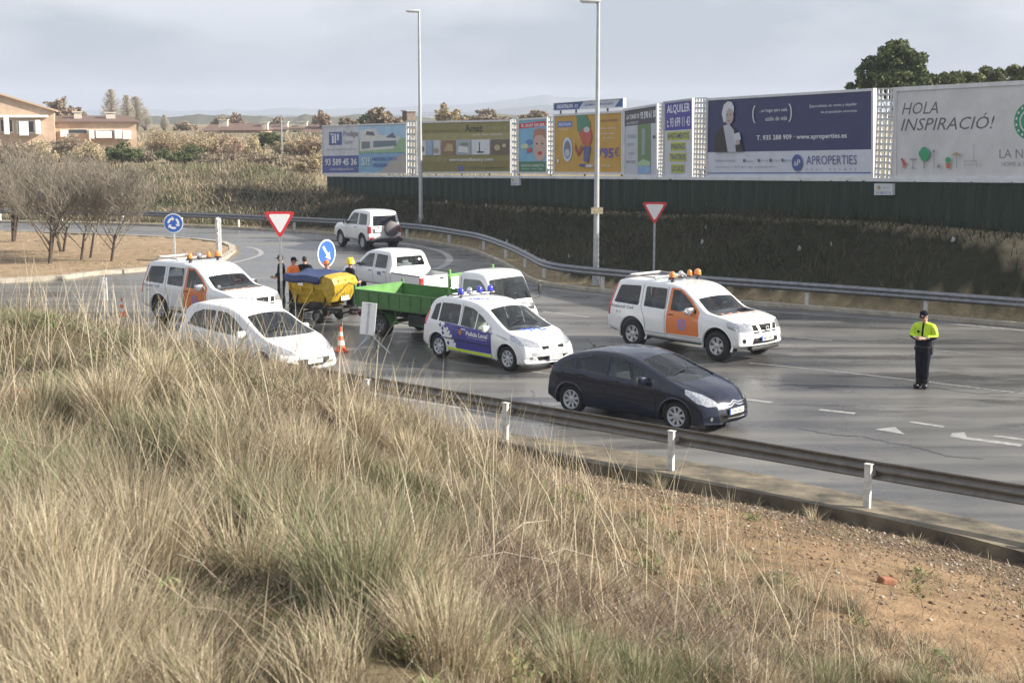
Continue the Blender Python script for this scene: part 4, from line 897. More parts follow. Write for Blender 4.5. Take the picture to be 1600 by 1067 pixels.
# ---------------------------------------------------------------- compact people carrier (police)
def hexa(cx, cz, r): return [(cx-r, cz), (cx, cz-r*1.15), (cx+r, cz), (cx, cz+r*1.15)]
def police_van():
    L, W = 4.26, 1.81; root = empty('police_car', (0,0,0), 'white police minivan with blue side film, blue roof beacons and checker pattern', 'police car')
    place(root, (686,559), (793,580), .72, 3.405, W, 1.51)
    c = Car(root, L, W, [(0,.55),(.02,.78),(.06,1.0),(.16,1.24),(.34,1.48),(.55,1.575),(.9,1.60),(1.6,1.60),(2.05,1.555),(2.45,1.43),(2.9,1.20),(3.3,1.01),(3.6,.935),(3.9,.84),(4.08,.74),(4.18,.63),(4.23,.52),(4.26,.42)],
            [(0,.36),(.1,.30),(.5,.24),(3.6,.22),(4.0,.20),(4.26,.26)], [(0,1.0),(1,1.0),(2.2,.95),(3.2,.90),(4.0,.74),(4.26,.5)], .27,
            [(0,.02),(.4,.04),(1.8,.035),(2.4,.07),(3.2,.09),(3.7,.08),(4.1,.04),(4.26,.01)], .28, .12, paint=M_white)
    c.arches((.72, 3.405), .375, .325, lip=M_white)
    c.carve('windscreen', [(1.98,.60,0),(1.98,-.60,0),(3.02,-.74,0),(3.20,-.4,0),(3.25,0,0),(3.20,.4,0),(3.02,.74,0)], (.35,0,1), M_wind, mirror=False, rad=.06)
    c.carve('quarter_window', [(.42,1,1.02),(.50,1,1.40),(.70,1,1.455),(.70,1,1.0)], (0,1,0), M_gtint, rad=.04)
    c.carve('rear_door_window', [(.75,1,1.0),(.75,1,1.46),(1.1,1,1.475),(1.50,1,1.47),(1.55,1,.97)], (0,1,0), M_gtint, rad=.035)
    c.carve('side_window', [(1.64,1,.97),(1.62,1,1.465),(1.98,1,1.42),(2.18,1,1.35),(2.18,1,.93)], (0,1,0), M_glass, rad=.035)
    c.carve('front_vent_window', [(2.22,1,.93),(2.22,1,1.33),(2.42,1,1.24),(2.78,1,.99),(2.76,1,.91)], (0,1,0), M_glass, rad=.02)
    c.carve('rear_window', [(0,-.55,1.05),(0,-.48,1.42),(0,.48,1.42),(0,.55,1.05)], (-1,0,.2), M_gtint, mirror=False, rad=.05)
    c.carve('tail_light', [(.02,.75,.85),(.0,.75,1.22),(.25,.9,1.28),(.28,.9,1.0),(.22,.9,.85)], (-.5,1,0), M_red, rad=.03, mindot=.1)
    c.carve('headlight', [(4.14,.40,.62),(4.05,.42,.74),(3.75,.66,.86),(3.46,.80,.90),(3.52,.85,.78),(3.85,.80,.66),(4.02,.62,.62)], (.62,.55,.45), M_lamp, rad=.03, mindot=.05)
    c.carve('grille', [(4.2,.13,.60),(4.2,.36,.58),(4.2,.38,.68),(4.2,.16,.675)], (1,0,.2), M_dark, inset=.012, rad=.02)
    c.carve('bumper_intake', [(4.2,-.50,.32),(4.2,.50,.32),(4.2,.56,.42),(4.2,-.56,.42)], (1,0,0), M_dark, mirror=False, inset=.01, rad=.03)
    grey = mat('grey_bumper_strip', (.33,.34,.36), .45)
    b = MB(); c.quad(b, (4.2,-.66,.44), (0,1.32,0), (0,0,.09), (1,0,0), grey, off=.006, n=12); b.build('bumper_strip', root)
    c.carve('fog_light', [(4.1,.68+.05*math.cos(t),.39+.045*math.sin(t)) for t in np.linspace(0, 2*math.pi, 11)[:-1]], (1,.35,0), M_lamp)
    # blue film over the doors, lime strip, squares and lettering, on both sides
    for o in c.carve('door_film', [(1.02,1,.92),(1.10,1,.80),(1.2,1,.72),(1.28,1,.62),(1.36,1,.52),(1.50,1,.36),(2.86,1,.36),(2.84,1,.90),(1.6,1,.955),(1.02,1,.985)], (0,1,0), M_blue, inset=0): tag(o, 'blue film across the doors')
    c.carve('lime_strip', [(.98,1,.375),(1.12,1,.295),(2.88,1,.275),(2.88,1,.345),(1.1,1,.365)], (0,1,0), M_lime, inset=-.001)
    b = MB()
    for sg in (1, -1):
        for i, (x, z) in enumerate([(.80,.90),(.90,.82),(.98,.90),(1.0,.74),(.92,.70),(1.1,.66),(.86,.58) ,(1.2,.58),(1.12,.46),(1.22,.40)]):
            if i in (0,2,4,6,8): m_ = M_blue
            else: m_ = M_white if x > 1.05 or i in (3,) else M_blue
            p = hexa(x+.05, z, .055); c.decal(b, p, [(0,1,2,3)], (0,sg,0), (1,0,0), (0,0,1), (0,sg,0), m_)
        for (x, z) in [(1.14,.83),(1.22,.75),(1.30,.66),(1.38,.56),(1.44,.46)]: c.decal(b, hexa(x, z, .05), [(0,1,2,3)], (0,sg,0), (1,0,0), (0,0,1), (0,sg,0), M_white)
    for i in range(5):
        c.decal(b, hexa(3.50+.045*i, -.42+.15*i, .06), [(0,1,2,3)], (0,0,2), (1,0,0), (0,1,0), (0,0,1), M_sqb)
        c.decal(b, hexa(3.60+.045*i, -.40+.15*i, .05), [(0,1,2,3)], (0,0,2), (1,0,0), (0,1,0), (0,0,1), M_sqb) if i % 2 else None
    for i in range(3):
        c.decal(b, hexa(1.62+.08*i, -.50+.07*i, .055), [(0,1,2,3)], (0,0,2), (1,0,0), (0,1,0), (0,0,1), M_sqb); c.decal(b, hexa(1.74+.08*i, -.36+.1*i, .05), [(0,1,2,3)], (0,0,2), (1,0,0), (0,1,0), (0,0,1), M_sqb)
    b.build('checker_squares', root)
    for sg in (-1, 1):
        b = MB(); u = (1,0,0) if sg < 0 else (-1,0,0); st = 1.90 if sg < 0 else 2.72
        c.text(b, 'Policia Local', (st, sg, .735), tuple(.82*q for q in u), (0,0,.115), (0,sg,0), M_wfilm, off=.006, bold=.03)
        c.text(b, 'Servei Municipal de Seguretat', (st+.06*u[0], sg, .675), tuple(.74*q for q in u), (0,0,.035), (0,sg,0), M_wfilm, off=.006); b.build('lettering', root)
        b = MB(); cx = st - .24*u[0]; c.decal(b, [(cx-.045,.85),(cx+.045,.85),(cx+.045,.76),(cx,.71),(cx-.045,.76)], [(0,1,2,3,4)], (0,sg,0), (1,0,0), (0,0,1), (0,sg,0), mat('crest_orange', (.75,.32,.10), .5), off=.006)
        c.decal(b, [(cx-.015,.85),(cx+.015,.85),(cx+.015,.72),(cx-.015,.72)], [(0,1,2,3)], (0,sg,0), (1,0,0), (0,0,1), (0,sg,0), mat('crest_red', (.55,.05,.05), .5), off=.008); b.build('crest', root)
    seams(c, 'panel_gaps', [[(1.58,1,1.5),(1.60,1,.95),(1.60,1,.28)], [(2.86,1,.92),(2.86,1,.26)], [(1.15,1,.28),(2.86,1,.26)], [(3.05,1,.88),(3.45,1,.80)]])
    b = MB(); 
    for sg in (1, -1): c.quad(b, (.98,sg,.58), (1.85,0,-.04), (0,0,.03), (0,sg,0), M_black, off=.008, n=6)
    b.build('rubbing_strip', root)
    handle(root, 1.78, .885, .88, M_white); handle(root, .98, .895, .92, M_white); mirror_(root, 2.72, .82, .98, M_white, 1.0)
    b = MB(); c.line(b, [(3.10,-.1,1),(3.22,-.62,1)], (0,0,1), M_black, .02, .02); c.line(b, [(3.16,.45,1),(2.98,.0,1)], (0,0,1), M_black, .02, .02); b.build('wiper', root)
    b = MB(); b.lathe([(.05,0),(.03,.012),(.0,.012)], M_chrome, 4, Matrix.Translation((4.17,0,.665)) @ Matrix.Rotation(R(70),4,'Y')); b.build('badge', root)
    plate(root, (4.27,0,.37), RX(R(90)), .46, .10, '7391 DHS')
    lb = MB(); lb.box((1.25,0,1.685), (.10,1.24,.03), mat('grey_bar', (.35,.35,.35), .5, metal=.4), bev=.01); lb.box((.85,0,1.66), (.06,1.0,.05), MATS['grey_bar'], bev=.01)
    for sg in (1, -1): lb.box((1.25,sg*.52,1.65), (.06,.05,.08), M_black); lb.tube([(.72,sg*.55,1.60),(.85,sg*.55,1.67),(1.25,sg*.55,1.68)], .016, M_black, 6)
    lb = lb.build('light_bar', root)
    for y, m_, r_ in ((-.52,M_blens,.085),(-.22,M_chrome,.08),(.12,M_blens,.08),(.50,M_blens,.08)):
        b = MB(); b.lathe([(r_*.9,0),(r_,.03),(r_*.98,.09),(r_*.8,.14),(r_*.4,.17),(.001,.175)], m_, 16, Matrix.Translation((1.25,y,1.70))); b.lathe([(r_*1.02,0),(r_*1.02,.02)], M_black, 16, Matrix.Translation((1.25,y,1.70))); b.build('beacon', lb, smooth=True)
    for x in (.72, 3.405):
        for sg in (1, -1): wheel(root, x, sg*.755, .315, .20, sg, 'cap', rimr=.66, m=mat('silver_wheel_cover', (.52,.54,.57), .4, metal=.3))
    c.finish(.26, [(1.85,.36,.48),(1.85,-.36,.48),(1.05,0,1.25)], seatm=M_seatl, cabin=(.3,3.15,.92,.78), sw=(2.42,.36,1.02), dash=(2.85,.70,.98))
    return root
police_van()

# ---------------------------------------------------------------- white rounded hatchback in front
def white_car():
    L, W = 4.34, 1.84; root = empty('parked_car', (0,0,0), 'plain white rounded hatchback half hidden by the tall dry grass', 'car', group='ordinary passenger cars')
    place(root, (296,568), (413,592), .76, 3.46, W, 1.55); root.scale = (1.06,1.0,.98)
    c = Car(root, L, W, [(0,.60),(.02,.85),(.07,1.05),(.18,1.28),(.34,1.49),(.6,1.59),(1.0,1.625),(1.7,1.62),(2.15,1.555),(2.55,1.42),(3.0,1.19),(3.4,1.015),(3.7,.93),(3.98,.82),(4.16,.71),(4.26,.60),(4.31,.50),(4.34,.42)],
            [(0,.36),(.1,.28),(.5,.22),(3.6,.20),(4.0,.18),(4.34,.25)], [(0,1.05),(1,1.02),(2.2,.97),(3.2,.92),(4.0,.76),(4.34,.5)], .27,
            [(0,.02),(.4,.04),(1.8,.035),(2.4,.07),(3.3,.09),(3.8,.09),(4.2,.05),(4.34,.01)], .31, .15, paint=M_white)
    c.arches((.76, 3.46), .38, .33, lip=M_white)
    c.carve('windscreen', [(2.06,.61,0),(2.06,-.61,0),(3.10,-.76,0),(3.28,-.4,0),(3.33,0,0),(3.28,.4,0),(3.10,.76,0)], (.35,0,1), M_wind, mirror=False, rad=.06)
    c.carve('rear_door_window', [(.50,1,1.06),(.68,1,1.36),(1.0,1,1.475),(1.52,1,1.50),(1.54,1,.995)], (0,1,0), M_gtint, rad=.04)
    c.carve('side_window', [(1.62,1,.99),(1.60,1,1.50),(1.95,1,1.475),(2.30,1,1.345),(2.66,1,1.13),(2.90,1,.99),(2.88,1,.95)], (0,1,0), M_glass, rad=.03)
    c.carve('rear_window', [(0,-.52,1.1),(0,-.46,1.42),(0,.46,1.42),(0,.52,1.1)], (-1,0,.2), M_gtint, mirror=False, rad=.05)
    c.carve('tail_light', [(.02,.75,.9),(.0,.75,1.15),(.3,.9,1.22),(.3,.9,1.0)], (-.6,1,0), M_red, rad=.03, mindot=.1)
    c.carve('headlight', [(4.17,.46,.60),(4.10,.47,.67),(3.84,.66,.80),(3.56,.78,.885),(3.60,.84,.80),(3.86,.82,.68),(4.05,.68,.60)], (.62,.55,.45), M_lamp, rad=.025, mindot=.05)
    c.carve('bumper_intake', [(4.3,-.42,.30),(4.3,.42,.30),(4.3,.50,.52),(4.3,-.50,.52)], (1,0,0), M_dark, mirror=False, inset=.012, rad=.04)
    c.carve('side_intake', [(4.3,.56,.30),(4.3,.66,.34),(4.3,.64,.40),(4.3,.54,.38)], (1,.2,0), M_dark, inset=.01, rad=.015)
    c.carve('fog_light', [(4.2,.74+.06*math.cos(t),.35+.045*math.sin(t)) for t in np.linspace(0, 2*math.pi, 11)[:-1]], (1,.5,0), M_lamp)
    seams(c, 'panel_gaps', [[(1.58,1,1.5),(1.58,1,.98),(1.58,1,.28)], [(2.95,1,.95),(2.96,1,.28)], [(1.15,1,.28),(2.96,1,.27)]])
    b = MB()
    for sg in (1, -1): c.line(b, [(3.3,.72*sg,1),(3.8,.6*sg,1),(4.15,.42*sg,1)], (0,0,1), M_shut)
    b.build('bonnet_gap', root)
    handle(root, 1.78, .905, .90, M_white); handle(root, .98, .905, .93, M_white); mirror_(root, 2.80, .85, 1.02, M_white, 1.05)
    b = MB(); c.line(b, [(3.2,-.05,1),(3.26,-.58,1)], (0,0,1), M_black, .02, .02); b.build('wiper', root)
    b = MB(); b.lathe([(.055,0),(.03,.012),(.0,.012)], M_chrome, 4, Matrix.Translation((4.245,0,.64)) @ Matrix.Rotation(R(60),4,'Y')); b.build('badge', root)
    plate(root, (4.34,0,.45), RX(R(90)), .46, .105, None)
    for x in (.76, 3.46):
        for sg in (1, -1): wheel(root, x, sg*.765, .325, .21, sg, 'cap', rimr=.68)
    c.finish(.24, [(1.85,.38,.48),(1.85,-.38,.48),(1.05,0,1.3)], cabin=(.3,3.2,.95,.80), sw=(2.50,.38,1.04), dash=(2.95,.72,1.0))
white_car()

# ---------------------------------------------------------------- dark blue hatchback
def dark_car():
    L, W = 4.26, 1.77; root = empty('moving_car', (0,0,0), 'dark blue five-door hatchback passing behind the near guardrail', 'car', group='ordinary passenger cars')
    place(root, (886,645), (1053,674), .77, 3.378, W, 1.48); root.scale = (1.035,1.0,1.0)
    c = Car(root, L, W, [(0,.55),(.03,.78),(.08,.92),(.22,1.05),(.5,1.20),(.9,1.335),(1.4,1.405),(1.8,1.41),(2.15,1.37),(2.5,1.27),(3.0,1.08),(3.35,.95),(3.6,.89),(3.9,.80),(4.08,.70),(4.17,.60),(4.22,.50),(4.26,.38)],
            [(0,.34),(.1,.28),(.5,.20),(3.6,.19),(4.0,.17),(4.26,.22)], [(0,.95),(.6,.96),(1.5,.93),(3.0,.88),(3.9,.74),(4.26,.5)], .30,
            [(0,.02),(.4,.04),(1.7,.035),(2.3,.06),(3.1,.08),(3.6,.07),(4.1,.04),(4.26,.01)], .30, .20, paint=M_navy)
    c.arches((.77, 3.378), .365, .315, lip=M_navy)
    c.carve('windscreen', [(2.00,.58,0),(2.00,-.58,0),(2.99,-.71,0),(3.14,-.4,0),(3.18,0,0),(3.14,.4,0),(2.99,.71,0)], (.3,0,1), M_wind, mirror=False, rad=.06)
    c.carve('quarter_window', [(.48,1,.99),(.70,1,1.15),(.82,1,1.20),(.84,1,.985)], (0,1,0), M_gtint, rad=.03)
    c.carve('rear_door_window', [(.90,1,.985),(.88,1,1.225),(1.2,1,1.305),(1.62,1,1.335),(1.66,1,.965)], (0,1,0), M_gtint, rad=.03)
    c.carve('side_window', [(1.76,1,.96),(1.74,1,1.34),(2.05,1,1.31),(2.36,1,1.21),(2.52,1,1.13),(2.55,1,.925)], (0,1,0), M_glass, rad=.03)
    c.carve('front_vent_window', [(2.59,1,.925),(2.58,1,1.12),(2.88,1,.955),(2.86,1,.915)], (0,1,0), M_glass, rad=.015)
    c.carve('rear_window', [(.2,-.50,0),(.2,.50,0),(.75,.46,0),(.75,-.46,0)], (-.6,0,1), M_gtint, mirror=False, rad=.05)
    c.carve('tail_light', [(.0,.6,.74),(.0,.65,1.0),(.20,.85,1.04),(.26,.88,.94),(.14,.88,.76)], (-.7,1,0), M_red, rad=.03, mindot=.1)
    c.carve('headlight', [(4.13,.48,.57),(4.08,.47,.65),(3.80,.60,.78),(3.50,.74,.86),(3.55,.80,.76),(3.85,.80,.62),(4.02,.68,.56)], (.62,.55,.45), M_lamp, rad=.025, mindot=.05)
    c.carve('bumper_intake', [(4.2,-.48,.23),(4.2,.48,.23),(4.2,.50,.42),(4.2,-.50,.42)], (1,0,0), M_dark, mirror=False, inset=.012, rad=.04)
    b = MB()                                                        # chrome chevron bars across the nose
    for z0, z1 in ((.555,.535),(.605,.59)):
        for sg in (1, -1):
            pts = [(4.2,sg*.50,z1),(4.2,sg*.14,z1),(4.2,0,z0+.035)]
            c.line(b, pts, (1,0,.2), M_chrome, .03, .010)
    b.build('badge', root)
    b = MB()
    for z in (.27,.31,.35,.39): c.line(b, [(4.2,-.44,z),(4.2,.44,z)], (1,0,0), mat('grey_bar', (.35,.35,.35), .5, metal=.4), .01, .008)
    b.build('grille', root)
    c.carve('fog_light', [(4.15,.68+.035*math.cos(t),.33+.05*math.sin(t)) for t in np.linspace(0, 2*math.pi, 11)[:-1]], (1,.5,0), M_lamp)
    seams(c, 'panel_gaps', [[(1.70,1,1.38),(1.71,1,.95),(1.72,1,.26)], [(2.92,1,.90),(2.94,1,.26)], [(1.15,1,.26),(2.94,1,.25)], [(.86,1,.98),(.98,1,.8)]], m=M_dark)
    b = MB()
    for sg in (1, -1): c.line(b, [(3.15,.68*sg,1),(3.7,.58*sg,1),(4.08,.44*sg,1)], (0,0,1), M_dark)
    b.build('bonnet_gap', root)
    b = MB()
    for sg in (1, -1): c.quad(b, (1.12,sg,.53), (1.80,0,-.02), (0,0,.035), (0,sg,0), M_black, off=.008, n=6)
    b.build('rubbing_strip', root)
    handle(root, 1.88, .865, .855, M_black); handle(root, 1.02, .87, .89, M_black); mirror_(root, 2.66, .81, .95, M_navy, 1.05)
    b = MB(); c.line(b, [(3.06,-.02,1),(3.10,-.52,1)], (0,0,1), M_black, .022, .02); c.line(b, [(3.05,.5,1),(2.98,.1,1)], (0,0,1), M_black, .022, .02); b.build('wiper', root)
    b = MB(); b.tube([(.75,0,1.35),(.55,0,1.50)], .006, M_black, 4); b.box((.76,0,1.37), (.06,.03,.03), M_black); b.build('aerial', root)
    plate(root, (4.262,0,.44), RX(R(90)), .52, .11, '1758 GKD')
    for x in (.77, 3.378):
        for sg in (1, -1): wheel(root, x, sg*.735, .31, .20, sg, 'cap', rimr=.67, m=mat('silver_wheel_cover', (.52,.54,.57), .4, metal=.3))
    c.finish(.24, [(1.80,.36,.48),(1.80,-.36,.48),(1.0,0,1.2)], cabin=(.4,3.1,.88,.76), sw=(2.40,.36,.97), dash=(2.82,.68,.94))
dark_car()
# ================================================================ three-door 4x4 driving away
def four_by_four():
    L, W = 4.15, 1.76; root = empty('four_by_four', (0,0,0), 'white three-door 4x4 driving away with a covered spare wheel on its back', '4x4 car')
    c = Car(root, L, W, [(0,.62),(.02,1.0),(.05,1.2),(.12,1.55),(.18,1.75),(.3,1.82),(1.0,1.86),(1.9,1.84),(2.15,1.76),(2.45,1.45),(2.75,1.20),(3.0,1.17),(3.9,1.10),(4.08,1.0),(4.12,.8),(4.15,.55)],
            [(0,.55),(.3,.45),(3.6,.42),(4.15,.5)], [(0,1.16),(2.6,1.14),(4.15,.9)], .17, [(0,.01),(.3,.03),(2.0,.03),(2.6,.04),(4.15,.0)], .12, .08, paint=M_white)
    c.arches((.78, 3.25), .43, .38, lip=M_black)
    c.carve('windscreen', [(2.05,.58,0),(2.05,-.58,0),(2.72,-.68,0),(2.74,0,0),(2.72,.68,0)], (.4,0,1), M_wind, mirror=False, rad=.05)
    c.carve('rear_side_window', [(.34,1,1.2),(.42,1,1.70),(1.22,1,1.72),(1.22,1,1.18)], (0,1,0), M_gtint, rad=.06)
    c.carve('side_window', [(1.36,1,1.18),(1.36,1,1.72),(1.9,1,1.71),(2.2,1,1.5),(2.50,1,1.22),(2.5,1,1.16)], (0,1,0), M_glass, rad=.05)
    c.carve('rear_window', [(0,-.62,1.18),(0,-.58,1.66),(0,.58,1.66),(0,.62,1.18)], (-1,0,.2), M_gtint, mirror=False, rad=.05)
    c.carve('tail_light', [(0,.73,.82),(0,.73,1.14),(.1,.88,1.14),(.1,.88,.82)], (-1,.3,0), M_red, mindot=.05)
    c.carve('tail_light', [(0,.58,.56),(0,.58,.64),(0,.86,.64),(0,.86,.56)], (-1,.1,0), M_red, mindot=.05)
    c.carve('headlight', [(4.1,.5,.85),(4.1,.5,1.0),(4.1,.8,1.0),(4.1,.8,.85)], (1,.2,0), M_lamp, mindot=.1)
    b = MB(); b.lathe([(.0,-.12),(.30,-.12),(.35,-.09),(.36,0),(.36,.09)], mat('grey_wheel_cover', (.12,.11,.115), .6), 28, Matrix.Translation((-.06,-.28,1.02)) @ Matrix.Rotation(R(90),4,'Y')); b.build('spare_wheel', root, smooth=True)
    b = MB(); b.box((-.03,0,.50), (.22,1.66,.16), M_black, bev=.04); b.build('rear_bumper', root, smooth=True)
    plate(root, (-.015,.38,.98), RX(R(-90)), .34, .2, None); handle(root, 1.52, .875, 1.05, M_black); mirror_(root, 2.42, .82, 1.22, M_black, 1.1)
    seams(c, 'panel_gaps', [[(1.29,1,1.8),(1.29,1,.5)], [(2.55,1,1.12),(2.5,1,.5)], [(1.29,1,.5),(2.5,1,.5)]])
    b = MB(); b.lathe([(.2,0),(.2,.02),(0,.02)], M_dark, 4, Matrix.Translation((0,.38,1.09)) @ Matrix.Rotation(R(-90),4,'Y') @ Matrix.Scale(.3,4)); b.build('plate_lamp', root)
    for x in (.78, 3.25):
        for sg in (1, -1): wheel(root, x, sg*.74, .37, .25, sg, 'alloy', rimr=.62)
    c.finish(.45, [(1.7,.38,.48),(1.7,-.38,.48),(.9,0,1.1)], cabin=(.25,2.6,1.1,.76), dash=(2.45,.7,1.15))
    h = math.atan2(.86, -.52); a = at(566, 391); hd = Vector((math.cos(h), math.sin(h), 0)); lf = Vector((-hd.y, hd.x, 0))
    o = a - lf*.86 - hd*.78; root.location = (o.x, o.y, 0); root.rotation_euler = (0, 0, h)
four_by_four()

# ---------------------------------------------------------------- double-cab pickup seen from behind
def pickup():
    root = empty('pickup_truck', (0,0,0), 'white double-cab pickup facing away behind the green-sided truck', 'pickup truck'); root.scale = (1,1,.94)
    W = 1.76; c = Car(root, 5.1, W, [(1.75,1.1),(1.78,1.30),(1.86,1.52),(1.95,1.66),(2.1,1.725),(2.6,1.74),(3.2,1.72),(3.45,1.64),(3.85,1.34),(4.15,1.12),(4.9,1.0),(5.05,.85),(5.1,.6)],
                [(1.75,.5),(5.1,.5)], [(1.75,1.08),(4.1,1.06),(5.1,.9)], .20, [(1.75,.0),(2.1,.03),(3.4,.04),(4.2,.03),(5.1,0)], .2, .04, paint=M_white, x0=1.75)
    c.arches((4.15,), .42, .37, lip=M_white)
    c.carve('rear_window', [(1.8,-.60,1.20),(1.8,-.54,1.58),(1.8,.54,1.58),(1.8,.60,1.20)], (-1,0,.35), M_glass, mirror=False, rad=.05)
    c.carve('rear_door_window', [(2.08,1,1.13),(2.10,1,1.60),(2.78,1,1.62),(2.78,1,1.12)], (0,1,0), M_glass, rad=.05)
    c.carve('side_window', [(2.92,1,1.12),(2.92,1,1.62),(3.25,1,1.60),(3.5,1,1.43),(3.80,1,1.16),(3.8,1,1.1)], (0,1,0), M_glass, rad=.04)
    c.carve('windscreen', [(3.36,.56,0),(3.36,-.56,0),(4.08,-.68,0),(4.11,0,0),(4.08,.68,0)], (.4,0,1), M_wind, mirror=False, rad=.05)
    c.carve('headlight', [(5,.5,.72),(5,.5,.9),(5,.82,.9),(5,.82,.72)], (1,.3,0), M_lamp, mindot=.1)
    seams(c, 'panel_gaps', [[(2.85,1,1.68),(2.85,1,.55)], [(2.02,1,1.6),(2.02,1,.55)], [(3.9,1,1.05),(3.85,1,.55)]])
    handle(root, 2.15, .87, 1.0, M_black); handle(root, 3.02, .87, 1.0, M_black); mirror_(root, 3.72, .82, 1.16, M_white, 1.1)
    b = MB(); b.box((2.45,.885,.93), (.22,.01,.12), mat('door_badge_blue', (.2,.2,.32), .5)); b.build('door_badge', root)
    bed = MB()
    for sg in (1,-1): bed.box((.88, sg*.85, .78), (1.72,.07,.44), M_white, bev=.02)
    bed.box((.88,0,.62), (1.72,1.68,.06), M_black); bed.box((1.72,0,.8), (.05,1.68,.4), M_white); bed.build('load_bed', root)
    b = MB()
    for sg in (1,-1): b.box((.88, sg*.85, 1.012), (1.72,.10,.022), M_black, bev=.008)
    b.build('bed_rail', root)
    b = MB(); b.box((.0,0,.80), (.07,1.50,.46), M_white, bev=.02); b.box((-.04,0,.92), (.012,.16,.05), M_black); b.build('tailgate', root)
    for sg in (1,-1): b = MB(); b.box((.0, sg*.82, .80), (.08,.13,.36), M_red, bev=.015); b.build('tail_light', root)
    b = MB(); b.box((-.08,0,.50), (.16,1.6,.13), M_chrome, bev=.03); b.build('rear_bumper', root)
    for x in (1.05, 4.15):
        for sg in (1,-1): wheel(root, x, sg*.745, .36, .25, sg, 'alloy', rimr=.6)
    c.finish(.5, [(3.0,.36,.48),(3.0,-.36,.48),(2.3,0,1.2)], cabin=(1.95,4.0,1.05,.76), dash=(3.9,.7,1.1))
    a = at(656, 434, .93); hd = Vector((-.63,.776,0)).normalized(); lf = Vector((-hd.y, hd.x, 0)); o = a - lf*.88
    root.location = (o.x, o.y, 0); root.rotation_euler = (0,0,math.atan2(hd.y, hd.x))
pickup()

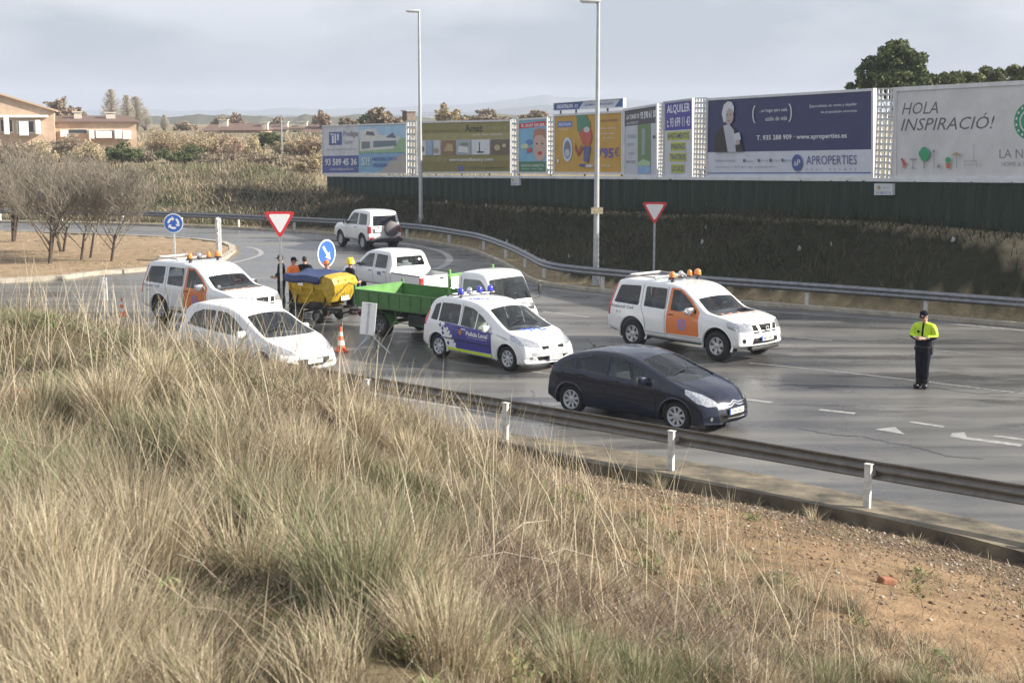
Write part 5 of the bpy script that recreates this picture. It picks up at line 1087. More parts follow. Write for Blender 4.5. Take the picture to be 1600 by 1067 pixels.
# ---------------------------------------------------------------- small green-sided dropside truck
M_green = mat('green_truck_steel', (.075,.19,.055), .55, var=.3, scale=4, rvar=.1); M_green2 = mat('light_green_steel', (.15,.34,.10), .5, var=.2, scale=4)
M_chass = mat('greasy_chassis', (.03,.028,.026), .7, var=.4, scale=6)
def truck():
    root = empty('dropside_truck', (0,0,0), 'small truck with white cab and open green dropside load bed', 'truck')
    W = 1.95; BL = 3.62; z0, z1 = .86, 1.30
    def side(y, name='side_board'):
        b = MB(); b.box((BL/2, y, (z0+z1)/2), (BL-.10, .03, z1-z0-.01), M_green); b.box((BL/2, y, z1), (BL-.1, .05, .035), M_green, bev=.008); b.box((BL/2, y, z0+.01), (BL-.1, .05, .05), M_green)
        for i in range(9): b.box((.12 + i*(BL-.24)/8, y + (.02 if y > 0 else -.02), (z0+z1)/2), (.035, .03, z1-z0-.05), M_green, bev=.006)
        b.build(name, root)
    side(W/2); side(-W/2)
    b = MB(); b.box((.0,0,(z0+z1)/2+.02), (.03,W-.06,z1-z0+.04), M_green2); b.box((.0,0,z1+.04), (.05,W,.035), M_green2)
    for i in range(4): b.box((-.02, -W/2+.2+i*(W-.4)/3, (z0+z1)/2), (.03,.035,z1-z0-.05), M_green2)
    b.build('tailboard', root)
    b = MB(); b.box((BL/2,0,z0-.03), (BL,W-.03,.05), M_green); 
    for i in range(5): b.box((.3+i*(BL-.6)/4,0,z0-.10), (.06,W-.1,.09), M_chass)
    b.build('bed_floor', root)
    for y in (-W/2, W/2):
        for x, h in ((0,.14),(BL,.14)): b = MB(); b.box((x,y,(z0+z1+h)/2), (.07,.07,z1-z0+h), M_green, bev=.01); b.build('corner_post', root)
    hb = MB(); hb.box((BL+.03,0,1.05), (.04,W-.04,.46), M_green)
    for y in (-W/2+.12, W/2-.05): hb.box((BL+.03,y,1.52), (.07,.07,1.20), M_green2, bev=.01)
    hb.box((BL+.03,0,1.96), (.05,W-.1,.08), M_green2, bev=.01); hb.build('headboard', root)
    ch = MB(); 
    for y in (-.38,.38): ch.box((2.6,y,.62), (5.3,.08,.16), M_chass)
    for x in (.2,1.3,2.4,3.3): ch.box((x,0,.62), (.08,.76,.12), M_chass)
    ch.box((2.35,-.66,.56), (.72,.34,.36), M_black, bev=.04); ch.box((2.35,.66,.56), (.72,.34,.36), M_black, bev=.04)
    ch.box((-.02,0,.56), (.06,W-.3,.12), M_black, bev=.02); ch.tube([(.95,-.85,.38),(.95,.85,.38)], .06, M_chass, 8); ch.build('chassis', root)
    for sg in (1,-1):
        b = MB(); n = 12; V = []; Fc = []
        for i in range(n+1):
            t = .1 + (math.pi-.2)*i/n; V += [(.95+.40*math.cos(t), sg*.92, .32+.40*math.sin(t)), (.95+.40*math.cos(t), sg*.55, .32+.40*math.sin(t))]
        b.raw(V, [(2*i,2*i+1,2*i+3,2*i+2) for i in range(n)], M_green); b.build('mudguard', root)
        b = MB(); b.box((-.03, sg*.75, .60), (.04,.28,.10), M_red, bev=.01); b.build('tail_light', root)
        b = MB(); b.tube([(1.6,sg*.92,.8),(1.6,sg*.92,.48),(2.9,sg*.92,.45),(3.0,sg*.92,.8)], .02, M_green, 6); b.build('side_guard', root)
    M_steel = mat('grey_steel_wheel', (.17,.17,.18), .5, metal=.4)
    wheel(root, .95, .80, .32, .30, 1, 'steel', rimr=.58, m=M_steel); wheel(root, .95, -.80, .32, .30, -1, 'steel', rimr=.58, m=M_steel)
    wheel(root, 4.57, .76, .32, .20, 1, 'steel', rimr=.58, m=M_steel); wheel(root, 4.57, -.76, .32, .20, -1, 'steel', rimr=.58, m=M_steel)
    off = .42
    c = Car(root, 5.12+off, 1.86, [(x+off, z+.06) for x, z in [(3.50,1.90),(3.54,1.98),(3.65,2.02),(4.1,2.03),(4.4,1.99),(4.52,1.90),(4.72,1.55),(4.90,1.20),(5.0,1.05),(5.06,.9),(5.10,.7),(5.12,.5)]],
            [(3.92,.62),(5.54,.40)], [(3.92,1.22),(5.02,1.18),(5.54,.9)], .11, [(3.92,.02),(4.62,.03),(5.02,.05),(5.54,.01)], .12, .03, paint=M_white, x0=3.92)
    c.arches((4.57,), .38, .34)
    c.carve('windscreen', [(5,-.80,1.22),(5,-.72,1.93),(5,.72,1.93),(5,.80,1.22)], (1,0,.45), M_wind, mirror=False, rad=.07)
    c.carve('side_window', [(4.12,1,1.28),(4.12,1,1.90),(4.72,1,1.90),(4.90,1,1.74),(5.10,1,1.28),(5.08,1,1.22)], (0,1,0), M_glass, rad=.06)
    c.carve('headlight', [(5,.5,.68),(5,.5,.84),(5,.82,.84),(5,.82,.68)], (1,.2,0), M_lamp, mindot=.1)
    b = MB(); c.quad(b, (5.4,-.70,1.04), (0,1.4,0), (0,0,.10), (1,0,.2), M_black, off=.006, n=8); b.build('cowl_panel', root)
    seams(c, 'panel_gaps', [[(4.04,1,1.95),(4.04,1,.65)], [(5.17,1,1.2),(5.14,1,.6)], [(4.04,1,.65),(5.14,1,.62)]])
    handle(root, 4.18, .925, 1.12, M_black)
    for sg in (1,-1):
        b = MB(); b.tube([(5.25,sg*.88,1.30),(5.34,sg*.99,1.34),(5.34,sg*.99,1.62)], .010, M_black, 6); b.box((5.34,sg*1.0,1.56), (.05,.14,.24), M_black, bev=.02); b.build('wing_mirror', root)
    b = MB(); b.tube([(5.40,-.1,1.22),(5.27,-.6,1.42)], .010, M_black, 5); b.tube([(5.41,.6,1.20),(5.38,.02,1.27)], .010, M_black, 5); b.build('wiper', root)
    plate(root, (5.555,0,.60), RX(R(90)), .46, .1, None)
    b = MB(); b.box((5.20,-.35,1.28), (.02,.28,.18), M_plate, rot=Matrix.Rotation(-.9,3,'Y')); b.build('dashboard_papers', root)
    c.finish(.75, [(4.22,.45,.5),(4.22,-.35,.8)], cabin=(4.0,5.27,1.15,.82), sw=(4.84,.45,1.30), dash=(5.12,.76,1.22))
    a = at(555, 452, 1.30); e = at(686, 467, 1.30); hd = (e-a).normalized(); lf = Vector((-hd.y, hd.x, 0)); o = a + lf*W/2
    root.location = (o.x, o.y, 0); root.rotation_euler = (0,0,math.atan2(hd.y, hd.x)); return o, hd, lf
to, thd, tlf = truck()

# ---------------------------------------------------------------- yellow salt spreader on a trailer chassis
def spreader():
    root = empty('salt_spreader', (0,0,0), 'yellow hopper salt spreader on a trailer, blue tarpaulin rolled over its rim', 'salt spreader'); root.scale = (.86,.86,.86)
    M_y = mat('scratched_yellow_steel', (.52,.35,.02), .45, var=.35, scale=7, rvar=.12); M_tarp = mat('blue_tarpaulin', (.022,.045,.13), .6, var=.3, scale=5, bump=.4)
    L, W = 1.75, 1.3; b = MB()
    # trough: wide at the rim, narrow at the bottom, ribbed
    out = [(-W/2-.02,1.62),(-W/2,1.45),(-W/2+.06,1.22),(-.40,.86),(-.36,.62),(.36,.62),(.40,.86),(W/2-.06,1.22),(W/2,1.45),(W/2+.02,1.62)]
    inn = [(y*.94, z+.03 if z < 1 else z) for y, z in out]
    n = len(out); V = [(0,y,z) for y, z in out] + [(L,y,z) for y, z in out] + [(0.03,y,z) for y, z in inn] + [(L-.03,y,z) for y, z in inn]
    Fc = [(i,i+1,n+i+1,n+i) for i in range(n-1)] + [(2*n+i,2*n+i+1,3*n+i+1,3*n+i) for i in range(n-1)] + [tuple(range(n))] + [(0,n,3*n,2*n),(n-1,2*n-1,4*n-1,3*n-1)]
    b.raw(V, Fc, M_y)
    for x in (.05,.6,1.15): b.box((x,-.62,1.32), (.05,.06,.42), M_y)
    b.build('hopper', root)
    # bulged rear hood in the sun
    b = MB(); P = [(L,.0),(L+.16,.0),(L+.34,.30),(L+.42,.62),(L+.30,.84),(L-.05,.92),(L-.30,.70)]
    V = []; Fc = []
    for y, s_ in ((-.66,1),(-.62,1.02),(-.25,1.06),(.25,1.06),(.62,1.02),(.66,1)):
        for x, z in P: V.append((L+(x-L)*s_, y*(1 if z > .4 else .82), .78+z*s_))
    m_ = len(P)
    for j in range(5):
        for i in range(m_): Fc.append((j*m_+i, j*m_+(i+1) % m_, (j+1)*m_+(i+1) % m_, (j+1)*m_+i))
    Fc += [tuple(range(m_)), tuple(range(5*m_, 6*m_))]; b.raw(V, Fc, M_y); b.build('end_hood', root, smooth=True, sharp=30)
    b = MB()
    for y in (-.4,-.02,.36): b.box((L+.385,y,1.25), (.02,.03,.7), M_y, rot=Matrix.Rotation(.12,3,'Y'))
    b.tube([(L+.40,-.55,1.02),(L+.46,.1,1.44),(L+.40,.5,1.30)], .012, M_black, 5); b.build('hood_rib', root)
    plate(root, (L+.28,.1,.88), RX(R(90)), .46, .16, None, name='rear_plate')
    b = MB(); nseg = 10; V = []; Fc = []                                # tarpaulin draped over the near rim and across the top
    prof = [(-.74,1.42),(-.76,1.55),(-.70,1.68),(-.45,1.70),(0,1.66),(.45,1.72),(.70,1.74),(.78,1.62)]
    for i in range(nseg+1):
        x = -.12 + (L-.08)*i/nseg
        for y, z in prof: V.append((x, y, z + .025*math.sin(x*6+y*5) + (.03 if y > .3 else 0)))
    k = len(prof)
    for i in range(nseg):
        for j in range(k-1): Fc.append((i*k+j, i*k+j+1, (i+1)*k+j+1, (i+1)*k+j))
    b.raw(V, Fc, M_tarp); o = b.build('tarpaulin', root, smooth=True); 
    sm = o.modifiers.new('s', 'SOLIDIFY'); sm.thickness = .02
    b = MB(); b.box((.62,-.675,1.36), (.24,.01,.10), M_plate); b.build('label_plate', root)
    ch = MB()
    for y in (-.42,.42): ch.box((1.1,y,.50), (2.5,.07,.12), M_chass)
    for x in (.0,.9,1.7,2.3): ch.box((x,0,.50), (.07,.9,.1), M_chass)
    for x in (.2,1.5):
        for y in (-.5,.5): ch.tube([(x,y,.52),(x+.1,y*.9,.95)], .03, M_chass, 6)
    ch.tube([(2.2,0,.5),(3.2,0,.50)], .05, M_chass, 6); ch.box((1.2,-.55,.66), (.5,.2,.16), M_chass, bev=.03); ch.tube([(.45,-.7,.32),(.45,.7,.32)], .045, M_chass, 6); ch.tube([(1.35,-.6,.28),(1.35,.6,.28)], .035, M_chass, 6)
    ch.box((2.0,0,.36), (.25,.3,.3), M_chass, bev=.05); ch.build('chassis', root)
    M_steel = MATS['grey_steel_wheel']
    for sg in (1,-1):
        wheel(root, .45, sg*.72, .30, .20, sg, 'steel', rimr=.55, m=M_steel); wheel(root, 1.35, sg*.60, .25, .16, sg, 'steel', rimr=.5, m=M_steel)
        b = MB(); b.box((.45, sg*.72, .66), (.72,.24,.03), M_black, bev=.01); b.build('mudguard', root)
    a = at(461, 503); h = Vector((thd.x, thd.y, 0)); h = (Matrix.Rotation(R(8), 3, 'Z') @ h); lf = Vector((-h.y, h.x, 0)); o = a + lf*.72 - h*.40
    root.location = (o.x, o.y, 0); root.rotation_euler = (0,0,math.atan2(h.y, h.x))
spreader()

# ================================================================ people
M_skin = mat('skin', (.52,.30,.22), .55); M_navyc = mat('navy_cloth', (.010,.012,.020), .9, var=.4, scale=9, bump=.9, spec=.15); M_hiv = mat('yellow_hi_vis', (.56,.78,.03), .6, var=.25, scale=9, bump=.9)
M_ohiv = mat('orange_hi_vis', (.85,.20,.03), .6); M_boot = mat('black_boot_leather', (.012,.012,.013), .4); M_hair = mat('dark_hair', (.025,.018,.013), .8); M_refl = mat('silver_reflective_band', (.55,.57,.58), .4)
def person(loc, rz, label, upper=M_navyc, lower=M_navyc, cap=None, helmet=None, vest=None, arms='relaxed', tilt=0.0, height=1.76, hiv_yoke=False):
    root = empty('person', loc, label, 'person', rz); s = height/1.76; fx = .66 if hiv_yoke else 1.0
    # local frame: facing -Y, x to the person's left
    if arms == 'hands_together':
        sh = [(.185,.01,1.42),(.265,.0,1.18),(.07,-.24,1.16),(.045,-.30,1.17)]
    elif arms == 'hands_low': sh = [(.18,.01,1.42),(.26,.02,1.15),(.16,-.20,1.02),(.12,-.27,1.03)]
    else: sh = [(.18,.01,1.42),(.25,.03,1.14),(.27,-.06,.88),(.265,-.09,.80)]
    V = [(0,0,.97),(0,.0,1.10),(0,.005,1.28),(0,.01,1.42),(0,.0,1.52),(0,-.01+tilt*.2,1.60),(0,-.015-tilt*.3,1.68)]; Rr = [(.14,.10),(.13,.095),(.15,.10),(.12,.085),(.055,.055),(.072,.082),(.078,.088)]
    E = [(0,1),(1,2),(2,3),(3,4),(4,5),(5,6)]
    for sg in (1,-1):
        k = len(V); V += [(sg*sh[0][0], sh[0][1], sh[0][2]), (sg*sh[1][0], sh[1][1], sh[1][2]), (sg*sh[2][0], sh[2][1], sh[2][2]), (sg*sh[3][0], sh[3][1], sh[3][2])]; Rr += [.06,.045,.030,.034]; E += [(3,k),(k,k+1),(k+1,k+2),(k+2,k+3)]
        k = len(V); st = .10; V += [(sg*.095*fx,0,.86),(sg*(.10+st*.1)*fx,-.02,.50),(sg*.11*fx,.02,.12),(sg*.12*fx,-.02,.06),(sg*.125*fx,-.09,.055)]; Rr += [.085,.05,.035,.03,.026]; E += [(0,k),(k,k+1),(k+1,k+2),(k+2,k+3),(k+3,k+4)]
        # five fingers
        hd = Vector(sh[3]) - Vector(sh[2]); hd.normalize(); w_ = Vector((sh[3][0], sh[3][1], sh[3][2])); side = Vector((0,0,1)) if arms != 'relaxed' else Vector((0,1,0))
        hk = [i for i, v in enumerate(V) if v == (sg*sh[3][0], sh[3][1], sh[3][2])][-1]
        for i, ln in enumerate((.070,.078,.074,.060)):
            o_ = w_ + side*(.026-.017*i) + hd*.035; t1 = o_ + hd*ln*.5; t2 = t1 + (hd*.6 + Vector((-.6,0,-.2)))*ln*.5
            a = len(V); V += [(sg*o_.x,o_.y,o_.z),(sg*t1.x,t1.y,t1.z),(sg*t2.x,t2.y,t2.z)]; Rr += [.0095,.009,.0075]; E += [(hk,a),(a,a+1),(a+1,a+2)]
        t0 = w_ + side*.032; t1 = t0 + side*.022 + hd*.03; a = len(V); V += [(sg*t0.x,t0.y,t0.z),(sg*t1.x,t1.y,t1.z)]; Rr += [.012,.0095]; E += [(hk,a),(a,a+1)]
    skinned('body', [tuple(q*s for q in v) for v in V], E, [tuple(q*s for q in r) if isinstance(r, tuple) else r*s for r in Rr], M_skin, root, sub=1)
    # head features
    hc = Vector((0,-.02-tilt*.25,1.645))*s; T = Matrix.Rotation(tilt, 4, 'X')
    b = MB(); b.ball(hc, (.076*s,.092*s,.112*s), M_skin, 16, 12); b.ball(hc+Vector((0,-.096,-.012))*s, (.013*s,.018*s,.022*s), M_skin, 8, 6)
    for sg in (1,-1): b.ball(hc+Vector((sg*.077,.005,-.005))*s, (.010*s,.018*s,.028*s), M_skin, 8, 6)
    b.ball(hc+Vector((0,-.085,-.062))*s, (.024*s,.010*s,.006*s), mat('lips', (.35,.14,.12), .5), 8, 5); b.build('face', root, smooth=True)
    for sg in (1,-1): b = MB(); b.ball(hc+Vector((sg*.030,-.082,.012))*s, (.011*s,.008*s,.007*s), M_dark, 8, 5); b.build('eye', root, smooth=True)
    b = MB(); V2 = []
    b.lathe([(.0,.122),(.04,.114),(.066,.085),(.080,.045),(.083,.0),(.080,-.04)], M_hair, 18, Matrix.Translation(hc+Vector((0,.012,.0))*s) @ Matrix.Rotation(-.35,4,'X') @ Matrix.Scale(s,4)); b.build('hair', root, smooth=True)
    if cap:
        b = MB(); M = Matrix.Translation(hc+Vector((0,.0,.05))*s) @ Matrix.Rotation(tilt,4,'X'); b.lathe([(.0,.085),(.05,.078),(.082,.05),(.092,.01),(.092,-.02)], cap, 18, M)
        b.raw([M @ Vector(p) for p in [(-.075,-.055,-.01),(.075,-.055,-.01),(.065,-.14,-.028),(.0,-.17,-.034),(-.065,-.14,-.028),(-.075,-.055,-.022),(.075,-.055,-.022),(.065,-.14,-.040),(.0,-.17,-.046),(-.065,-.14,-.040)]], [(0,1,2,3,4),(9,8,7,6,5),(0,4,9,5),(4,3,8,9),(3,2,7,8),(2,1,6,7)], cap); b.build('cap', root, smooth=True)
    if helmet:
        b = MB(); M = Matrix.Translation(hc+Vector((0,.01,.03))*s); b.lathe([(.0,.135),(.06,.125),(.105,.09),(.132,.035),(.135,-.02),(.15,-.05),(.14,-.055)], helmet, 20, M); b.box(hc+Vector((0,.01,.165)), (.03,.2,.02), helmet, bev=.008); b.build('helmet', root, smooth=True)
    # clothing as looser skins over the body
    J = [(0,0,.88),(0,0,1.10),(0,.0,1.28),(0,.01,1.41),(0,.0,1.50)]; JR = [(.215,.165),(.20,.155),(.225,.165),(.17,.12),(.085,.085)]; JE = [(0,1),(1,2),(2,3),(3,4)]
    for sg in (1,-1):
        k = len(J); w_ = Vector(sh[1])*.15 + Vector(sh[2])*.85; J += [(sg*(sh[0][0]+.005),sh[0][1],sh[0][2]),(sg*sh[1][0],sh[1][1],sh[1][2]),(sg*w_.x,w_.y,w_.z)]; JR += [.10,.085,.062]; JE += [(3,k),(k,k+1),(k+1,k+2)]
    j = skinned('jacket', [tuple(q*s for q in v) for v in J], JE, [tuple(q*s for q in r) if isinstance(r, tuple) else r*s for r in JR], upper, root)
    if hiv_yoke:                                                    # yellow above chest height and on the upper sleeves, silver band below it
        me = j.data; me.materials.append(M_hiv); me.materials.append(M_refl); 
        bm = bmesh.new(); bm.from_mesh(me)
        for xc in (-.024, .024): bmesh.ops.bisect_plane(bm, geom=bm.verts[:]+bm.edges[:]+bm.faces[:], plane_co=(xc,0,0), plane_no=(1,0,0))
        for zc in (1.20, 1.235): bmesh.ops.bisect_plane(bm, geom=bm.verts[:]+bm.edges[:]+bm.faces[:], plane_co=(0,0,zc), plane_no=(0,0,1))
        for f in bm.faces:
            c = f.calc_center_median()
            if c.z > 1.235: f.material_index = 1 if not (abs(c.x) < .024 and c.y < 0) else 0
            elif c.z > 1.20 and abs(c.x) < .20: f.material_index = 2
        bm.to_mesh(me); bm.free()
        b = MB(); b.lathe([(0,0),(.034,0)], M_navyc, 10, Matrix.Translation((-.09,-.150,1.345)) @ Matrix.Rotation(R(90),4,'X')); b.lathe([(0,0),(.045,0)], M_navyc, 10, Matrix.Translation((.270,0,1.31)) @ Matrix.Rotation(R(90),4,'Y')); b.build('chest_badge', root)
    if vest:
        k = [(0,0,.98),(0,0,1.10),(0,.0,1.28),(0,.01,1.41)]; v_ = skinned('vest', [tuple(q*s for q in v) for v in k], [(0,1),(1,2),(2,3)], [(.19*s,.145*s),(.18*s,.14*s),(.205*s,.150*s),(.15*s,.115*s)], vest, root)
    Pn = [(0,0,.93),(0,0,1.04)]; PR = [(.21,.155),(.205,.15)]; PE = [(0,1)]
    for sg in (1,-1): k = len(Pn); Pn += [(sg*.10*(fx*.5+.5),0,.82),(sg*.105*fx,-.02,.50),(sg*.11*fx,.015,.20),(sg*.11*fx,.02,.12)]; PR += [.135,.112,.105,.08] if fx == 1 else [.125,.090,.075,.062]; PE += [(0,k),(k,k+1),(k+1,k+2),(k+2,k+3)]
    skinned('trousers', [tuple(q*s for q in v) for v in Pn], PE, [tuple(q*s for q in r) if isinstance(r, tuple) else r*s for r in PR], lower, root)
    for sg in (1,-1): skinned('boot', [tuple(q*s for q in v) for v in [(sg*.11*fx,.02,.30),(sg*.115*fx,.025,.12),(sg*.118*fx,.03,.062),(sg*(.125*fx+.012),-.08,.060),(sg*(.13*fx+.02),-.17,.054)]], [(0,1),(1,2),(2,3),(3,4)], [.085*s,.078*s,.078*s,.074*s,.066*s], M_boot, root)
    if hiv_yoke:
        b = MB(); n = 20; b.lathe([(1,.0),(1,.045)], M_boot, n, Matrix.Translation((0,0,.965)) @ Matrix.Diagonal((.198,.150,1,1))); b.box((.19,.03,.90), (.05,.10,.20), M_boot, bev=.015); b.box((-.19,.02,.93), (.05,.08,.10), M_boot, bev=.015)
        b.tube([(.21,.03,.99),(.235,.0,1.12)], .009, M_boot, 5); b.build('duty_belt', root)
    return root
o = at(1440, 606); person((o.x, o.y, 0), R(-34), 'policeman in yellow and navy jacket standing alone on the road, looking down at his hands', cap=M_navyc, arms='hands_together', tilt=.25, height=1.82, hiv_yoke=True)
for px, Y, hh, rz, lab, kw in [
    (439, 46.6, 1.76, -70, 'person in dark jacket with black cap, leftmost of the crew by the yellow spreader', dict(cap=M_boot, vest=None)),
    (458, 46.2, 1.72, 60, 'person in orange hi-vis jacket leaning in beside the blue tarpaulin', dict(upper=M_ohiv, cap=M_navyc)),
    (476, 46.6, 1.72, 170, 'dark-haired person behind the spreader, only the hair showing', dict()),
    (511, 45.0, 1.74, -60, 'person in orange jacket and orange cap in front of the blue arrow sign', dict(upper=M_ohiv, cap=M_ohiv)),
    (547, 45.2, 1.76, 120, 'person wearing a yellow helmet behind the yellow hood of the spreader', dict(helmet=mat('yellow_helmet', (.75,.62,.03), .3), vest=M_ohiv))]:
    p = atd(px, 410, Y); person((p.x, p.y, 0), R(rz), lab, height=hh, arms='hands_low', **kw)
p = atd(547, 410, 45.6)

# ================================================================ road signs
M_galv = mat('galvanised_steel', (.42,.44,.46), .42, metal=.55, var=.25, scale=9, rvar=.12); M_post = mat('white_painted_post', (.66,.67,.66), .5, var=.35, scale=9)
M_swhite = mat('white_sign_sheet', (.80,.80,.80), .45); M_sred = mat('red_sign_sheet', (.62,.035,.04), .4); M_sblue = mat('blue_sign_sheet', (.04,.13,.48), .4); M_sback = mat('grey_sign_back', (.45,.46,.48), .5, metal=.3)
def disc(c, r, m, y, n=36, rx=1.0): return [(r*rx*math.cos(2*math.pi*k/n), y, r*math.sin(2*math.pi*k/n)) for k in range(n)]
def rtri(s_, r):                         # downward triangle with rounded corners
    h = s_*math.sqrt(3)/2; return rrect([(-s_/2, h/3), (s_/2, h/3), (0, -2*h/3)], r, 5)
def yield_sign(px, py_c, Y, side, rz, label, base_z):
    c = atd(px, py_c, Y); root = empty('yield_sign', (c.x, c.y, base_z), label, 'road sign', rz, 'yield signs'); zc = c.z - base_z
    def tri(name, s_, y0, y1, m):
        b = MB(); b.prism([(u, zc+v) for u, v in rtri(s_, s_*.14)], 'y', y0, y1, m); b.build(name, root)
    tri('red_border', side, -.015, .0, M_sred); tri('white_panel', side*.72, -.021, -.0155, M_swhite); tri('sign_back', side*.985, .0005, .006, M_sback)
    b = MB(); b.box((0,.045,zc*.5+.1), (.08,.04,zc+.2), M_galv, bev=.005); b.build('post', root)
yield_sign(437, 345, 44.5, .99, R(6), 'red and white yield triangle on the left, above the crew by the spreader', 0)
yield_sign(1023, 328, 51.5, .95, R(-8), 'red and white yield triangle on the right, behind the far guardrail', .15)
def rect3(b, cx, cz, w_, h, y, m, rot=0.0):
    P = []
    for u, v in ((-w_/2,-h/2),(w_/2,-h/2),(w_/2,h/2),(-w_/2,h/2)): P.append((cx+u*math.cos(rot)-v*math.sin(rot), y, cz+u*math.sin(rot)+v*math.cos(rot)))
    b.raw(P, [(0,1,2,3)], m)
def round_sign(px, py_c, Y, d, rz, label, kind, base_z):
    c = atd(px, py_c, Y); root = empty('round_sign', (c.x, c.y, base_z), label, 'road sign', rz, 'blue round signs'); zc = c.z-base_z; r = d/2
    b = MB(); b.prism([(r*math.cos(2*math.pi*k/40), zc+r*math.sin(2*math.pi*k/40)) for k in range(40)], 'y', -.012, .004, M_swhite); b.build('white_rim', root)
    b = MB(); b.prism([(.90*r*math.cos(2*math.pi*k/40), zc+.90*r*math.sin(2*math.pi*k/40)) for k in range(40)], 'y', -.018, -.0125, M_sblue); b.build('blue_disc', root)
    b = MB()
    if kind == 'roundabout':
        for q in range(3):
            a0 = R(90+120*q+16); n = 9; V = []
            for k in range(n): t = a0 + R(72)*k/(n-1); V += [(.60*r*math.cos(t), -.022, zc+.60*r*math.sin(t)), (.38*r*math.cos(t), -.022, zc+.38*r*math.sin(t))]
            b.raw(V, [(2*k,2*k+1,2*k+3,2*k+2) for k in range(n-1)], M_swhite)
            t = a0 - R(2); t2 = a0 - R(30); b.raw([(.76*r*math.cos(t),-.022,zc+.76*r*math.sin(t)), (.22*r*math.cos(t),-.022,zc+.22*r*math.sin(t)), (.49*r*math.cos(t2),-.022,zc+.49*r*math.sin(t2))], [(0,1,2)], M_swhite)
    else:
        a = R(-52); u = Vector((math.cos(a), math.sin(a))); v = Vector((-u.y, u.x)); q = lambda s_, t: (u.x*s_+v.x*t)*r, 
        pts = [(-.66,.10),(.10,.10),(.10,.30),(.62,0),(.10,-.30),(.10,-.10),(-.66,-.10)]; b.raw([((u.x*s_+v.x*t)*r, -.022, zc+(u.y*s_+v.y*t)*r) for s_, t in pts], [tuple(range(7))], M_swhite)
    b.build('arrow_symbol', root)
    b = MB(); b.box((0,.04,(zc+r*.6)/2), (.07,.05,zc+r*.6), M_post, bev=.005); b.build('post', root)
round_sign(271, 349, 56.8, .78, R(4), 'blue round sign with white roundabout arrows, at the edge of the island', 'roundabout', .12)
round_sign(510, 396, 45.9, .90, R(58), 'blue round sign with one white diagonal arrow, behind the salt spreader', 'arrow', 0)
# chevron boards seen edge-on at the tip of the island
c0 = at(344, 407, .13); root = empty('chevron_boards', (c0.x, c0.y, .13), 'stacked roundabout boards seen edge-on at the island tip, white backs', 'road sign', R(-70))
for i, (y, z, r) in enumerate([(-.10,1.50,.33),(-.10,.92,.30),(-.10,.42,.30)]):
    b = MB(); b.prism([(r*math.cos(2*math.pi*k/24), z+r*math.sin(2*math.pi*k/24)) for k in range(24)], 'y', y-.02, y+.02, M_swhite); b.build('board', root)
for x in (-.22,.28): b = MB(); b.box((x,0,.92), (.10,.08,1.84), M_post, bev=.005); b.build('post', root)
# portable sign turned away from the camera, on a collapsed tripod
c0 = at(578, 551); root = empty('portable_sign', (c0.x, c0.y, 0), 'white back of a portable sign leaning on bent grey tripod legs', 'road sign', R(-14))
b = MB(); b.box((0,0,0), (.42,.02,.86), M_swhite, bev=.008); b.box((0,-.02,0), (.05,.03,.8), M_galv); b.box((0,-.03,.4), (.12,.03,.04), M_galv); o = b.build('sign_panel', root); o.location = (-.03,0,.92); o.rotation_euler = (R(-6),R(4),0)
for a, e in (((0,0,.52),(-.30,-.45,.02)), ((0,0,.52),(.62,-.15,.03)), ((0,0,.52),(.08,.45,.02)), ((-.15,-.22,.26),(.05,-.1,.45))): b = MB(); b.tube([a, e], .020, M_galv, 6); b.build('leg', root)
b = MB(); b.box((0,0,.53), (.07,.05,.16), M_galv, bev=.008); b.build('bracket', root)
# traffic cones
M_cone = mat('orange_cone_plastic', (.85,.12,.03), .5); M_cw = mat('white_cone_band', (.75,.75,.75), .5)
def cone(px, py, label, h=.72, tip=0.0):
    c0 = at(px, py); root = empty('traffic_cone', (c0.x, c0.y, 0), label, 'traffic cone', R(20), 'traffic cones'); k = h/.75
    b = MB(); b.box((0,0,.02), (.36*k,.36*k,.04), M_cone, bev=.012); b.build('base', root)
    pr = lambda z: .145 - .125*z/.75
    for nm, z0, z1, m_ in (('lower_sleeve',.04,.20,M_cone),('lower_band',.20,.34,M_cw),('middle_sleeve',.34,.47,M_cone),('upper_band',.47,.60,M_cw),('tip',.60,.75,M_cone)):
        b = MB(); b.lathe([(pr(z0)*k, z0*k),(pr(z1)*k, z1*k)] + ([(0, z1*k)] if nm == 'tip' else []), m_, 20); b.build(nm, root, smooth=True)
cone(533, 549, 'orange and white cone between the white hatchback and the portable sign', .68); cone(191, 494, 'orange cone left of the half-hidden off-road car, in the grass', .6)
# delineator
c0 = at(164, 470); root = empty('marker_post', (c0.x, c0.y, 0), 'short white marker post standing left of the off-road cars', 'marker post')
b = MB(); b.box((0,0,.40), (.20,.06,.80), M_post, bev=.02); b.build('post', root); b = MB(); b.box((0,-.033,.64), (.12,.006,.16), M_swhite); b.build('reflector', root)

